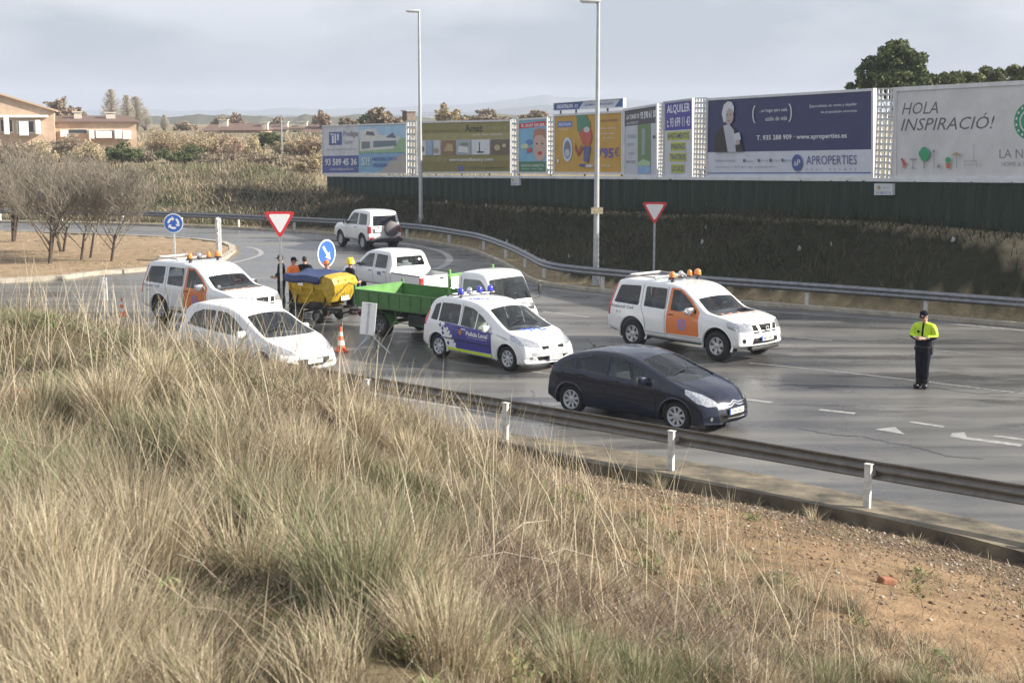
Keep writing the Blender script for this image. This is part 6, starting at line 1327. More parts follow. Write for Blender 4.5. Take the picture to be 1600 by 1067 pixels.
# ================================================================ guardrails
M_rail = mat('weathered_rail_zinc', (.24,.245,.26), .38, metal=.75, var=.3, scale=5, rvar=.14)
def wbeam(name, line, z_top, side, parent, m=None, zs=None):
    """W-shaped beam along a polyline; side=+1 puts the corrugation to the left"""
    pr = [(0,0),(.0,-.03),(.075,-.065),(.075,-.10),(.0,-.145),(.0,-.165),(.075,-.21),(.075,-.245),(.0,-.28),(0,-.31)]; b = MB(); V = []; Fc = []; k = len(pr)
    nn = len(line)
    for i in range(nn):
        a = line[max(i-1,0)]; c = line[min(i+1,nn-1)]; dx, dy = c[0]-a[0], c[1]-a[1]; L = math.hypot(dx, dy); nx, ny = -dy/L*side, dx/L*side; zz = zs[i] if zs else 0
        for u, v in pr: V.append((line[i][0]+nx*u, line[i][1]+ny*u, z_top+v+zz))
        
    for i in range(nn-1):
        for j in range(k-1): Fc.append((i*k+j, i*k+j+1, (i+1)*k+j+1, (i+1)*k+j))
    b.raw(V, Fc, m or M_rail); o = b.build(name, parent, smooth=True, sharp=80); sm = o.modifiers.new('s','SOLIDIFY'); sm.thickness = .006; sm.offset = 0; return o
def walk(line, step, start=0.0):
    out = []; acc = -start
    for a, b in zip(line[:-1], line[1:]):
        L = math.hypot(b[0]-a[0], b[1]-a[1]); 
        while acc <= L: t = acc/L; out.append((a[0]+(b[0]-a[0])*t, a[1]+(b[1]-a[1])*t, math.atan2(b[1]-a[1], b[0]-a[0]))); acc += step
        acc -= L
    return out
posts_px = [(1355,793),(1049,735),(791,686)]; pn = [G(*p, .05) for p in posts_px]
d0 = ((pn[2][0]-pn[1][0]), (pn[2][1]-pn[1][1])); pl = [(pn[2][0]+d0[0]*k, pn[2][1]+d0[1]*k) for k in range(8,0,-1)] + [pn[2], pn[1], pn[0]]
d1 = (pn[0][0]-pn[1][0], pn[0][1]-pn[1][1]); pl += [(pn[0][0]+d1[0]*k, pn[0][1]+d1[1]*k*.97) for k in (1,2,3)]
root = empty('guardrail', (pn[1][0], pn[1][1], 0), 'near galvanised guardrail on white posts along the gutter', 'guardrail', 0, 'guardrails')
inv = Matrix.Translation((-pn[1][0], -pn[1][1], 0))
rl = [(x-pn[1][0], y-pn[1][1]) for x, y in pl]
wbeam('rail_beam', offset(smooth_line(rl, 4),   .16), .80, 1, root, m=mat('dark_weathered_rail', (.20,.185,.17), .42, metal=.45, var=.35, scale=4, rvar=.15))
for i, (x, y) in enumerate(rl[2:-1]):
    a = rl[i+3] if i+3 < len(rl) else rl[-1]; an = math.atan2(a[1]-y, a[0]-x); b = MB()
    b.box((0,-.045,.37), (.10,.012,.80), M_post); b.box((-.05,-.015,.37), (.008,.07,.80), M_post); b.box((.05,-.015,.37), (.008,.07,.80), M_post); b.box((0,-.01,.774), (.13,.10,.012), M_post)
    b.box((0,.08,.62), (.12,.15,.10), M_galv, bev=.01); o = b.build('rail_post', root); o.location = (x, y, 0); o.rotation_euler = (0,0,an)
root2 = empty('guardrail', (rail_far_s[30][0], rail_far_s[30][1], 0), 'far grey guardrail curving along the foot of the shaded bank', 'guardrail', 0, 'guardrails')
cx, cy = rail_far_s[30]; rf = [(x-cx, y-cy) for x, y in rail_far_s]
wbeam('rail_beam', offset(rf, -.12), .82, -1, root2)
for (x, y, an) in walk(rf, 4.0, 0):
    if not (-40 < x+cx < 22): continue
    b = MB(); b.box((0,.03,.36), (.12,.10,.72), M_post, bev=.004); b.box((0,-.06,.66), (.11,.12,.10), M_galv); o = b.build('rail_post', root2); o.location = (x, y, .05); o.rotation_euler = (0,0,an)
# ---------------------------------------------------------------- street lamps
M_lampost = mat('lamp_post_zinc', (.50,.52,.53), .42, metal=.35, var=.15, scale=3)
def lamp(px, py_b, py_t, label, sign=False):
    a = at(px, py_b, .15); Y = a.y; z1 = atd(px, py_t, Y).z; root = empty('street_lamp', (a.x, a.y, tz(a.x, a.y)-.02), label, 'street lamp', R(185), 'street lamps'); h = z1 - tz(a.x, a.y)
    b = MB(); b.tube([(0,0,0),(0,0,h*.33),(0,0,h*.66),(0,0,h-.05)], [.115,.095,.078,.06], M_lampost, 14); b.build('post', root, smooth=True)
    b = MB(); b.box((0,0,.02), (.36,.36,.04), M_galv, bev=.01); b.lathe([(.16,.04),(.15,.1),(.13,.5),(.12,.52)], M_galv, 16); b.build('base_flange', root, smooth=True)
    b = MB(); b.box((.30,0,h+.0), (.74,.26,.12), mat('pale_lamp_head', (.62,.63,.62), .4), bev=.05); b.tube([(0,0,h-.12),(.10,0,h-.01)], .05, M_lampost, 8); hd = b.build('lamp_head', root, smooth=True)
    b = MB(); b.box((.34,0,h-.07), (.46,.2,.03), mat('lamp_glass', (.7,.7,.66), .2), bev=.01); b.build('lamp_glass', hd)
    b = MB(); b.box((0,-.12,.9), (.10,.01,.30), M_galv); b.build('hatch', root)
    if sign:
        q = MB(); zc = atd(px, 329, Y).z - root.location.z; q.box((.0,.13,zc), (.44,.01,.24), mat('faded_notice', (.48,.42,.28), .7, var=.45, scale=12)); q.box((0,.11,zc), (.1,.04,.05), M_galv); q.build('notice_board', root)
lamp(658, 362, 17, 'tall street lamp left, standing behind the driving 4x4'); lamp(931, 441, 1, 'tall street lamp right, with a small faded notice on its post', True)
# ================================================================ advertising wall
wd = Vector((BA[0]-BB[0], BA[1]-BB[1], 0)).normalized(); wn = Vector((wd.y, -wd.x, 0))      # wd runs left to right, wn faces the road
if wn.dot(Vector((0,-1,0))) < 0: wn = -wn
def wall_pt(px, py, off=0.0):
    x, a, b = ray(px, py); o = Vector((BA[0], BA[1], 0)) + wn*off
    # (x*t, a*t) on line o + s*wd
    det = x*(-wd.y) + wd.x*a; t = (o.x*(-wd.y) + wd.x*o.y)/det; return Vector((x*t, a*t, H + b*t))
M_frame = mat('white_board_frame', (.66,.67,.68), .6, var=.15, scale=2); M_backb = mat('board_back_grey', (.3,.3,.31), .7)
_pm = {}
def ink(col, rough=.55):
    k = 'print_%02d_%02d_%02d' % tuple(int(c*99) for c in col); return mat(k, col, rough, var=.12, scale=1.2)
class Board:
    def __init__(s, label, x0, x1, tl, tr, bl, br, bg, off=0.0, name='billboard', frame=.10, legs=False, group='billboards on the wall'):
        s.c = [wall_pt(x0, bl, off), wall_pt(x1, br, off), wall_pt(x1, tr, off), wall_pt(x0, tl, off)]; base = (s.c[0]+s.c[1])/2
        s.o = base; s.w = (s.c[1]-s.c[0]).length; s.h = ((s.c[3]-s.c[0]).length + (s.c[2]-s.c[1]).length)/2; s.k = 0
        s.root = empty(name, tuple(base), label, 'billboard' if name == 'billboard' else name.replace('_', ' '), 0, group)
        b = MB(); fr = frame
        def q(u0,v0,u1,v1,d0,d1,m):
            P = [s.P(u,v)+wn*d for d in (d0,d1) for u,v in ((u0,v0),(u1,v0),(u1,v1),(u0,v1))]; b.raw(P, [(0,1,2,3),(7,6,5,4),(0,4,5,1),(1,5,6,2),(2,6,7,3),(3,7,4,0)], m)
        q(0,0,1,1,-.12,0,M_frame); b.build('panel', s.root)
        if frame:
            b = MB(); fu, fv = fr/s.w, fr/s.h
            q(0,0,1,fv,.001,.05,M_frame); q(0,1-fv,1,1,.001,.05,M_frame); q(0,fv,fu,1-fv,.001,.05,M_frame); q(1-fu,fv,1,1-fv,.001,.05,M_frame); b.build('frame', s.root)
        s.fu, s.fv = frame/s.w, frame/s.h; s.mb = MB(); s.rect(0,0,1,1,bg)
        s.mb.build('poster', s.root); s.mb = MB()
    def P(s, u, v): return (s.c[0]*(1-u)*(1-v) + s.c[1]*u*(1-v) + s.c[2]*u*v + s.c[3]*(1-u)*v) - s.o
    def U(s, u, v): return s.P(s.fu + u*(1-2*s.fu), s.fv + v*(1-2*s.fv))
    def poly(s, pts, m, faces=None):
        s.k += 1; d = wn*(.004 + .0025*s.k); m = ink(m) if isinstance(m, tuple) else m; s.mb.raw([s.U(u, v)+d for u, v in pts], faces or [tuple(range(len(pts)))], m)
    def rect(s, u0, v0, u1, v1, m): s.poly([(u0,v0),(u1,v0),(u1,v1),(u0,v1)], m)
    def ell(s, cu, cv, ru, rv, m, n=28): s.poly([(cu+ru*math.cos(2*math.pi*k/n), cv+rv*math.sin(2*math.pi*k/n)) for k in range(n)], m)
    def txt(s, t, u0, v0, u1, v1, m, **k):
        v, f = text2d(t, **k); s.poly([(u0+x*(u1-u0), v0+y*(v1-v0)) for x, y in v], m, f)
    def part(s, name):
        if s.mb.v: s.mb.build(name, s.root)
        s.mb = MB()
Wt = (.78,.78,.80)
# 1 blue and white property board, far left
b = Board('white and blue board with phone number 93 589 45 36 and a house, far left', 504, 636, 196, 192, 273, 272, (.62,.63,.68))
b.rect(0,0,.46,.37,(.07,.11,.33)); b.rect(.46,0,1,1,(.22,.42,.60)); b.part('print')
b.rect(.08,.60,.25,.88,(.06,.10,.32)); b.rect(.12,.64,.145,.80,Wt); b.rect(.155,.64,.175,.84,Wt); b.rect(.19,.70,.21,.84,Wt); b.rect(.10,.82,.15,.845,Wt); b.part('logo')
b.txt('Prodigia', .27,.74,.45,.90, (.16,.16,.2)); b.txt('Capital', .27,.60,.38,.71, (.3,.3,.34)); b.txt('gestió patrimonial i immobiliària', .04,.48,.43,.53, (.35,.35,.4))
b.txt('93 589 45 36', .035,.16,.44,.31, Wt, bold=.03); b.txt('www.prodigiacapital.com', .10,.04,.40,.11, Wt); b.part('lettering')
b.rect(.46,.42,1,.75,(.30,.48,.28)); b.rect(.46,.72,1,.985,(.38,.58,.75)); b.poly([(.48,.46),(.86,.50),(.95,.74),(.70,.80),(.66,.94),(.48,.90)], (.68,.68,.66)); b.poly([(.50,.50),(.60,.52),(.60,.66),(.50,.66)], (.18,.22,.25)); b.poly([(.64,.53),(.90,.56),(.90,.67),(.64,.67)], (.15,.20,.25))
b.poly([(.55,.80),(.66,.78),(.64,.86),(.56,.88)], (.12,.14,.2)); b.poly([(.78,.74),(.90,.72),(.86,.84)], (.14,.15,.22)); b.poly([(.72,0),(1,0),(1,.40),(.86,.30)], (.45,.42,.38)); b.part('picture')
b.txt('SI!', .50,.15,.60,.33, (.60,.72,.74), bold=.03); b.txt('NOSALTRES', .63,.25,.91,.33, (.10,.18,.45), bold=.03); b.txt('VENEM', .63,.12,.80,.20, (.10,.18,.45), bold=.03); b.part('slogan')
# 2 olive and gold board
OL = (.26,.23,.08)
b = Board('olive and gold wide board with a strip of kitchen and living-room pictures', 654, 799, 190, 187, 272, 271, OL)
b.rect(0,.64,1,.78,(.33,.30,.13)); b.rect(0,0,1,.22,(.22,.19,.06)); b.rect(0,.34,1,.65,(.50,.50,.48)); b.part('print')
b.txt('Amat', .53,.80,.72,.95, (.06,.06,.04), bold=.03); b.txt('Luxury', .74,.80,.97,.95, (.36,.34,.18)); b.txt('Comprar · Vendre · Llogar · Sant Cugat', .02,.80,.46,.86, (.16,.14,.06)); b.txt('una llar única', .62,.73,.92,.77, Wt)
b.txt('www.amatluxury.com', .36,.20,.83,.28, Wt, bold=.02); b.txt('T. 935 880 400', .10,.20,.33,.27, (.42,.38,.2)); b.txt('+34 935 001 400 · amat@amatluxury.com', .56,.05,.96,.10, (.05,.05,.05)); b.ell(.49,.075,.035,.055,(.12,.14,.35)); b.part('lettering')
for (a, c, m) in [(.0,.09,(.62,.63,.64)),(.10,.17,(.30,.42,.58)),(.18,.26,(.60,.61,.62)),(.27,.43,(.25,.16,.08)),(.44,.60,(.36,.42,.48)),(.61,.80,(.66,.68,.72)),(.81,1.0,(.14,.11,.07))]: b.rect(a,.345,c,.645,m)
b.ell(.04,.47,.03,.06,(.1,.09,.08)); b.poly([(.30,.42),(.34,.58),(.40,.56),(.41,.42)], (.45,.35,.18)); b.poly([(.46,.40),(.47,.52),(.57,.50),(.58,.38)], (.70,.70,.68)); b.ell(.53,.56,.05,.03,(.2,.25,.12)); b.rect(.69,.38,.70,.60,(.06,.06,.07)); b.rect(.67,.38,.74,.41,(.08,.07,.06)); b.ell(.88,.48,.03,.06,(.45,.40,.25)); b.ell(.95,.52,.02,.04,(.5,.45,.3)); b.ell(.21,.44,.03,.05,(.35,.3,.22)); b.part('pictures')
# 3 small blue poster with red header
b = Board('narrow light blue poster with red header, green foot and a face', 810, 856, 186, 183, 272, 272, (.20,.45,.62))
b.poly([(0,.84),(1,.87),(1,.97),(0,.94)], (.58,.05,.07)); b.rect(0,0,1,.20,(.06,.20,.10)); b.part('print')
b.txt('EL GUST DE SER', .08,.87,.94,.925, Wt, bold=.03); b.txt('VENDA DIRECTA', .06,.10,.92,.15, Wt); b.txt('Mirasol · Sant Cugat', .10,.04,.88,.075, Wt); b.part('lettering')
b.ell(.76,.48,.24,.28,(.58,.40,.34)); b.poly([(.52,.62),(.55,.80),(.75,.84),(.96,.80),(.98,.62),(.86,.70),(.64,.70)], (.42,.20,.14)); b.ell(.66,.54,.035,.018,(.08,.06,.06)); b.ell(.86,.54,.035,.018,(.08,.06,.06)); b.ell(.77,.36,.08,.035,(.50,.06,.08)); b.ell(.22,.50,.15,.05,(.55,.62,.38)); b.ell(.38,.58,.12,.05,(.12,.22,.52)); b.poly([(.30,.36),(.48,.40),(.48,.48),(.30,.44)], (.55,.10,.12)); b.part('picture')
# 4 orange-yellow sports board with blue topper
b = Board('large orange-yellow board with a skier figure and the price 9\'95€ below a blue topper', 866, 974, 179, 173, 272, 273, (.55,.33,.06))
b.rect(.04,.80,.27,.90,(.10,.20,.55)); b.txt('DECATHLON', .06,.825,.25,.875, Wt, bold=.03); b.txt('Sant Cugat', .05,.74,.20,.775, Wt); b.txt('TU NUEVO DEPORTE', .65,.86,.94,.90, (.28,.10,.12), bold=.02); b.txt('desde la primera', .68,.73,.92,.77, Wt); b.txt('estrena equipo', .70,.64,.90,.675, Wt); b.txt('de nieve', .74,.575,.88,.61, Wt)
b.txt("9'95", .63,.24,.88,.42, (.14,.10,.42), bold=.03); b.txt('€', .90,.27,.96,.42, (.14,.10,.42)); b.txt('CADA UNO', .72,.10,.84,.13, Wt); b.part('lettering')
b.ell(.20,.40,.075,.22,(.62,.66,.74)); b.ell(.20,.40,.055,.16,(.14,.24,.50)); b.ell(.20,.47,.03,.06,(.22,.2,.18)); b.ell(.20,.34,.035,.07,(.55,.55,.52)); b.poly([(.34,1),(.36,.72),(.44,.64),(.54,.68),(.55,.86),(.48,1)], (.09,.25,.16)); b.poly([(.38,.68),(.44,.48),(.54,.46),(.58,.60),(.56,.74),(.46,.78)], (.52,.12,.08)); b.poly([(.41,.48),(.36,.34),(.33,.52),(.32,.40),(.37,.28),(.45,.42)], (.36,.10,.06)); b.poly([(.46,.46),(.45,.20),(.52,.16),(.56,.44)], (.10,.12,.30)); b.ell(.50,.74,.045,.05,(.60,.60,.58)); b.ell(.44,.12,.06,.025,(.08,.10,.30)); b.ell(.54,.11,.06,.025,(.62,.62,.66)); b.ell(.06,.20,.015,.03,Wt); b.part('picture')
b = Board('slim blue and white topper strip standing above the orange-yellow board', 866, 975, 161.5, 153.5, 173.5, 168, (.60,.63,.70), frame=.03, name='billboard_topper')
b.poly([(0,0),(.37,0),(.44,1),(0,1)], (.05,.12,.36)); b.poly([(.88,0),(1,0),(1,1),(.96,1)], (.05,.12,.36)); b.part('print'); b.txt('DECATHLON', .04,.2,.28,.8, Wt, bold=.04); b.txt('.es', .30,.25,.36,.7, Wt); b.txt('¡ESTAMOS A 5 MIN. DE AQUÍ!', .46,.3,.86,.72, (.15,.22,.45), bold=.02); b.part('lettering')
for u in (.10,.33,.78): q_ = MB(); p = b.P(u,0); q_.box(p+Vector((0,0,-.10)), (.08,.08,.26), M_black); q_.build('bracket', b.root)
# 5 grey and white board
b = Board('white board with dark header, seen between the orange one and the rental one', 975, 1028, 171, 162, 276, 278, (.52,.54,.58))
b.rect(0,.76,1,1,(.10,.10,.12)); b.part('print'); b.txt('LA TORRE DE', .05,.86,.46,.93, Wt, bold=.02); b.txt('93 590 61 30', .50,.84,.98,.95, Wt, bold=.03); b.txt('NUEVA CONSTRUCCIÓN', .05,.78,.42,.83, Wt)
b.txt('VENDA', .08,.56,.36,.63, (.35,.37,.42)); b.txt('pisos', .08,.44,.30,.50, (.35,.37,.42)); b.txt('i cases', .12,.32,.28,.36, (.35,.37,.42)); b.txt('SANT CUGAT', .05,.18,.36,.22, (.18,.18,.2)); b.part('lettering')
b.rect(.42,.20,.82,.76,(.17,.26,.12)); b.poly([(.42,.20),(.82,.16),(.82,.02),(.42,.02)], (.25,.42,.66)); b.poly([(.54,.30),(.56,.70),(.66,.68),(.66,.30)], (.30,.36,.34)); b.rect(.90,.54,.97,.58,(.10,.10,.12)); b.poly([(.42,.18),(.60,.24),(.82,.20),(.82,.14),(.42,.13)], (.40,.55,.35)); b.part('picture')
# 6 rental board
b = Board('white panel with violet header ALQUILER and yellow word strips', 1037, 1083, 159, 153.5, 278, 279, (.60,.62,.68), frame=.05)
b.rect(.04,.62,.97,.985,(.09,.08,.35)); b.part('print'); b.txt('ALQUILER', .10,.83,.92,.96, Wt, bold=.02); b.txt('t. 93 699 11 43', .10,.66,.92,.79, Wt, bold=.02); b.part('header_lettering')
for v, u0, u1, t in ((.485,.10,.92,'APARTAMENTOS'),(.345,.24,.78,'PARKINGS'),(.205,.20,.80,'TRASTEROS'),(.055,.26,.74,'LOCALES')):
    b.rect(u0,v,u1,v+.115,(.50,.54,.10)); b.txt(t, u0+.03,v+.02,u1-.03,v+.095, (.05,.05,.20), bold=.02)
b.part('word_strips')
# 7 big navy board
NV = (.040,.045,.13)
b = Board('large navy board with white foot, brackets, web address and a person in a white wig', 1104, 1366, 154, 138, 279, 279.5, (.60,.63,.70))
b.rect(0,.315,1,1,NV); b.rect(0,.03,1,.045,(.10,.13,.36)); b.part('print')
b.txt('...un hogar para cada', .345,.80,.52,.855, Wt); b.txt('estilo de vida', .385,.70,.52,.755, Wt); b.txt('Especialistas en venta y alquiler', .655,.83,.92,.875, Wt); b.txt('de propiedades exclusivas', .72,.755,.92,.795, Wt); b.txt('T. 935 288 909 · www.aproperties.es', .33,.44,.865,.52, Wt, bold=.012)
b.txt('APROPERTIES', .635,.14,.92,.25, (.10,.13,.28)); b.txt('R  E  A  L     E  S  T  A  T  E', .635,.065,.92,.095, (.35,.38,.45)); b.txt('Gestión comercial', .055,.19,.19,.22, (.25,.26,.32)); b.txt('Plaça Monestir, 4 · 08172 Sant Cugat · www.aproperties.es', .055,.10,.45,.135, (.35,.36,.42))
for u, t in ((.25,'Barcelona'),(.345,'Sant Cugat'),(.42,'Sitges'),(.495,'Ibiza')): b.ell(u,.20,.008,.022,(.12,.13,.2)); b.txt(t, u+.012,.185,u+.06,.21, (.3,.32,.38))
for sg, cu in ((1,.325),(-1,.535)):
    P1 = [(cu - sg*.018*math.sin(t), .79+.115*math.cos(t)) for t in np.linspace(0, math.pi, 9)]; P2 = [(cu - sg*.012*math.sin(t), .79+.10*math.cos(t)) for t in np.linspace(math.pi, 0, 9)]; b.poly(P1+P2, Wt)
b.part('lettering'); b.ell(.585,.165,.032,.105,(.07,.11,.30)); b.txt('aP', .567,.13,.604,.205, Wt); b.part('logo')
b.poly([(.055,.315),(.055,.50),(.08,.60),(.12,.66),(.19,.62),(.22,.52),(.24,.40),(.25,.315)], (.035,.030,.035)); b.poly([(.115,.66),(.145,.315),(.20,.315),(.185,.60),(.155,.68)], (.50,.52,.58)); b.ell(.152,.78,.032,.105,(.46,.38,.36)); b.poly([(.118,.70),(.105,.82),(.118,.93),(.145,.975),(.172,.965),(.188,.90),(.185,.82),(.172,.87),(.150,.885),(.136,.84),(.132,.72)], (.62,.64,.70))
b.ell(.143,.80,.004,.009,(.06,.05,.06)); b.ell(.163,.80,.004,.009,(.06,.05,.06)); b.ell(.153,.72,.009,.009,(.35,.18,.17)); b.poly([(.175,.54),(.225,.57),(.235,.48),(.20,.40)], (.58,.60,.66)); b.ell(.215,.44,.014,.035,(.50,.40,.36)); b.part('portrait')
# 8 big white board, right
b = Board('large white board HOLA INSPIRACIÓ! with small garden furniture icons, far right', 1397, 1780, 137, 116, 281, 284, (.60,.60,.60), frame=.14)
K = (.12,.12,.12)
b.txt('HOLA', .025,.72,.20,.86, K, shear=.3); b.txt('INSPIRACIÓ!', .02,.53,.455,.71, K, shear=.3); b.txt('LA NAU', .475,.20,.64,.30, (.25,.25,.25)); b.txt('HOME & GARDEN', .485,.11,.66,.16, (.35,.33,.3)); b.part('lettering')
GR = (.04,.28,.14); b.ell(.60,.60,.062,.20,GR,40); b.ell(.60,.60,.040,.13,(.60,.60,.60),36); b.ell(.60,.60,.034,.11,GR,36); b.txt('LA NAU', .58,.57,.62,.63, Wt)
for a in range(0, 360, 24): t = R(a); cu, cv = .60+.051*math.cos(t), .60+.165*math.sin(t); b.rect(cu-.0035,cv-.012,cu+.0035,cv+.012,Wt)
b.part('logo')
def stick(p, q, w_, m): d = Vector((q[0]-p[0], (q[1]-p[1])*.35)).normalized(); n_ = (-d.y*w_, d.x*w_/.35); b.poly([(p[0]-n_[0],p[1]-n_[1]),(q[0]-n_[0],q[1]-n_[1]),(q[0]+n_[0],q[1]+n_[1]),(p[0]+n_[0],p[1]+n_[1])], m)
RD = (.48,.08,.05); b.poly([(.025,.20),(.035,.21),(.050,.135),(.038,.13)], RD); stick((.035,.13),(.058,.14),.003,RD); stick((.03,.09),(.05,.14),.0015,RD); stick((.05,.09),(.035,.14),.0015,RD); b.part('deckchair_icon')
stick((.070,.195),(.105,.195),.0015,K); stick((.087,.195),(.087,.09),.0013,K); stick((.080,.09),(.095,.09),.0015,K); b.part('table_icon')
stick((.141,.09),(.141,.20),.0018,K); G2 = (.05,.34,.16)
for cu, cv, r_ in ((.130,.25,.014),(.141,.29,.017),(.153,.25,.016),(.142,.22,.018),(.125,.27,.009),(.160,.28,.009)): b.ell(cu,cv,r_,r_*2.9,G2,14)
b.part('tree_icon'); stick((.190,.09),(.190,.27),.0012,K); b.ell(.190,.285,.004,.016,K,10); b.part('lamp_icon')
b.ell(.212,.11,.009,.018,(.3,.3,.3),12); stick((.206,.14),(.222,.13),.0015,(.3,.3,.3)); b.part('watering_can_icon')
b.poly([(.245,.15),(.267,.15),(.263,.09),(.249,.09)], (.50,.14,.06)); b.ell(.256,.185,.013,.035,G2,12); b.part('plant_pot_icon')
stick((.295,.09),(.295,.26),.001,K); b.poly([(.270,.235),(.295,.275),(.320,.235)], (.42,.34,.20)); b.part('parasol_icon'); stick((.335,.17),(.385,.17),.0015,(.4,.36,.33)); stick((.333,.10),(.333,.17),.0012,(.4,.36,.33)); stick((.387,.10),(.387,.17),.0012,(.4,.36,.33)); stick((.333,.13),(.387,.13),.0012,(.4,.36,.33)); stick((.375,.17),(.375,.36),.0008,K); b.part('bench_icon')
# pierced lattice panels between the boards
M_lat = mat('white_lattice', (.58,.59,.60), .55)
def lattice(label, x0, x1, yt, yb, n, off=.03):
    a = wall_pt(x0, yb, off); c = wall_pt(x1, yb, off); t = wall_pt((x0+x1)/2, yt, off); w_ = (c-a).length; h = t.z-a.z; root = empty('lattice_panel', tuple(a), label, 'lattice panel', 0, 'white lattice panels between the boards')
    b = MB(); nv = max(4, int(round(h/(w_/n)))); cu, cv = w_/n, h/nv; e = wd; V = lambda u, v, d=0: e*u + Vector((0,0,v)) + wn*d
    th = .16
    for i in range(n+1): u0, u1 = max(0, i*cu-cu*th), min(w_, i*cu+cu*th); b.raw([V(u0,0),V(u1,0),V(u1,h),V(u0,h)], [(0,1,2,3)], M_lat)
    for j in range(nv+1): v0, v1 = max(0, j*cv-cv*th), min(h, j*cv+cv*th); b.raw([V(0,v0,.004),V(w_,v0,.004),V(w_,v1,.004),V(0,v1,.004)], [(0,1,2,3)], M_lat)
    for i in range(n):
        for j in range(nv):                                   # corner gussets leave four-pointed openings
            x_, y_ = i*cu, j*cv
            for sx_, sy_ in ((0,0),(1,0),(1,1),(0,1)):
                px_, py_ = x_+sx_*cu, y_+sy_*cv; dx_, dy_ = (1-2*sx_)*cu*.36, (1-2*sy_)*cv*.36; b.raw([V(px_,py_,.008),V(px_+dx_,py_,.008),V(px_+dx_*.55,py_+dy_*.55,.008),V(px_,py_+dy_,.008)], [(0,1,2,3)], M_lat)
    o = b.build('lattice', root); sm = o.modifiers.new('s','SOLIDIFY'); sm.thickness = .04
    b = MB(); 
    for u in (0, w_): b.box(e*u + Vector((0,0,h/2)), (.06,.06,h), M_lat)
    b.build('upright', root)
lattice('white pierced panel left of the olive board, under the brick block', 637, 651, 189, 272, 3)
lattice('narrow white pierced panel right of the olive board', 800, 809, 184, 277, 2); lattice('white pierced panel between the light blue poster and the orange-yellow board', 857, 865, 183, 273, 2)
lattice('narrow white pierced panel left of the ALQUILER panel', 1029, 1036, 161, 279, 2); lattice('wide white pierced panel between the ALQUILER panel and the navy board', 1084, 1103, 153, 280, 4)
lattice('white pierced panel between the navy board and the HOLA board', 1367, 1395, 138, 282, 4)
a = wall_pt(635, 189, -.2); root = empty('brick_block', tuple(a), 'dark brick block on top of the lattice panel, left of the left street lamp', 'brick block')
q = MB(); q.box(wd*.35+Vector((0,0,.28)), (.62,.6,.52), mat('brown_brick', (.20,.16,.13), .85, var=.4, scale=9), rot=Matrix.Rotation(math.atan2(wd.y, wd.x), 3, 'Z'), bev=.02); q.build('block', root); q = MB(); q.box(wd*.36+Vector((0,0,.57)), (.74,.72,.07), M_backb, rot=Matrix.Rotation(math.atan2(wd.y, wd.x), 3, 'Z')); q.build('cap', root)
for x0, x1, y0, y1, lab in ((798.5,811,277,290,'small white plate on the fence under the olive board'),(1366,1395,287,305,'small white plate with a crest and number on the fence under the navy board')):
    q = Board(lab, x0, x1, y0, y0+.3, y1, y1, (.60,.62,.64), off=.16, name='owner_plate', frame=.0, group='small plates on the fence')
    q.ell(.26,.66,.10,.2,(.42,.30,.16),12) ; q.rect(.45,.64,.85,.70,(.4,.42,.45)); q.txt('93 588 72 39', .12,.10,.92,.30, (.12,.14,.45)); q.part('lettering')
# green screen fence below the boards
M_fence = mat('green_screen_fence', (.018,.040,.024), .8, var=.55, scale=2.2, stretch=(6,6,.35), bump=.5)
a0 = wall_pt(512, 275, -.02); root = empty('screen_fence', (a0.x, a0.y, 0), 'dark green screen fence under the whole row of billboards', 'fence'); q = MB(); a1 = wall_pt(1800, 285, -.02); Lw = (Vector((a1.x, a1.y))-Vector((a0.x, a0.y))).length; n = int(Lw/.28); V = []; Fc = []
r_ = random.Random(5)
for i in range(n+1):
    s_ = Lw*i/n; p = Vector((a0.x, a0.y, 0))+wd*s_ + wn*(.05*math.sin(i*2.1)+r_.uniform(-.03,.03)); 
    # top follows the lower edge of the boards
    zt = a0.z + (a1.z-a0.z)*i/n - .02; zg = tz(p.x, p.y)-.35; V += [(p.x-a0.x, p.y-a0.y, zg), (p.x-a0.x, p.y-a0.y, zt)]
for i in range(n): Fc.append((2*i,2*i+2,2*i+3,2*i+1))
q.raw(V, Fc, M_fence); o = q.build('screen', root); sm = o.modifiers.new('s','SOLIDIFY'); sm.thickness = .05
q = MB()
for i in range(0, n+1, 11): p = wd*(Lw*i/n) - wn*.10; zt = a0.z + (a1.z-a0.z)*i/n; q.box((p.x, p.y, zt/2+.3), (.08,.08,zt+.4), M_dark)
q.build('fence_posts', root)
q = MB(); P = []
for u in (0, Lw):
    zz = a0.z + (a1.z-a0.z)*u/Lw
    for d, z in ((-.05,-.05),(.10,-.05),(.10,.08),(-.05,.08)): P.append(wd*u + wn*d + Vector((0,0,zz+z)))
q.raw(P, [(0,1,5,4),(1,2,6,5),(2,3,7,6),(3,0,4,7),(0,1,2,3),(7,6,5,4)], M_frame); q.build('ledge', root)
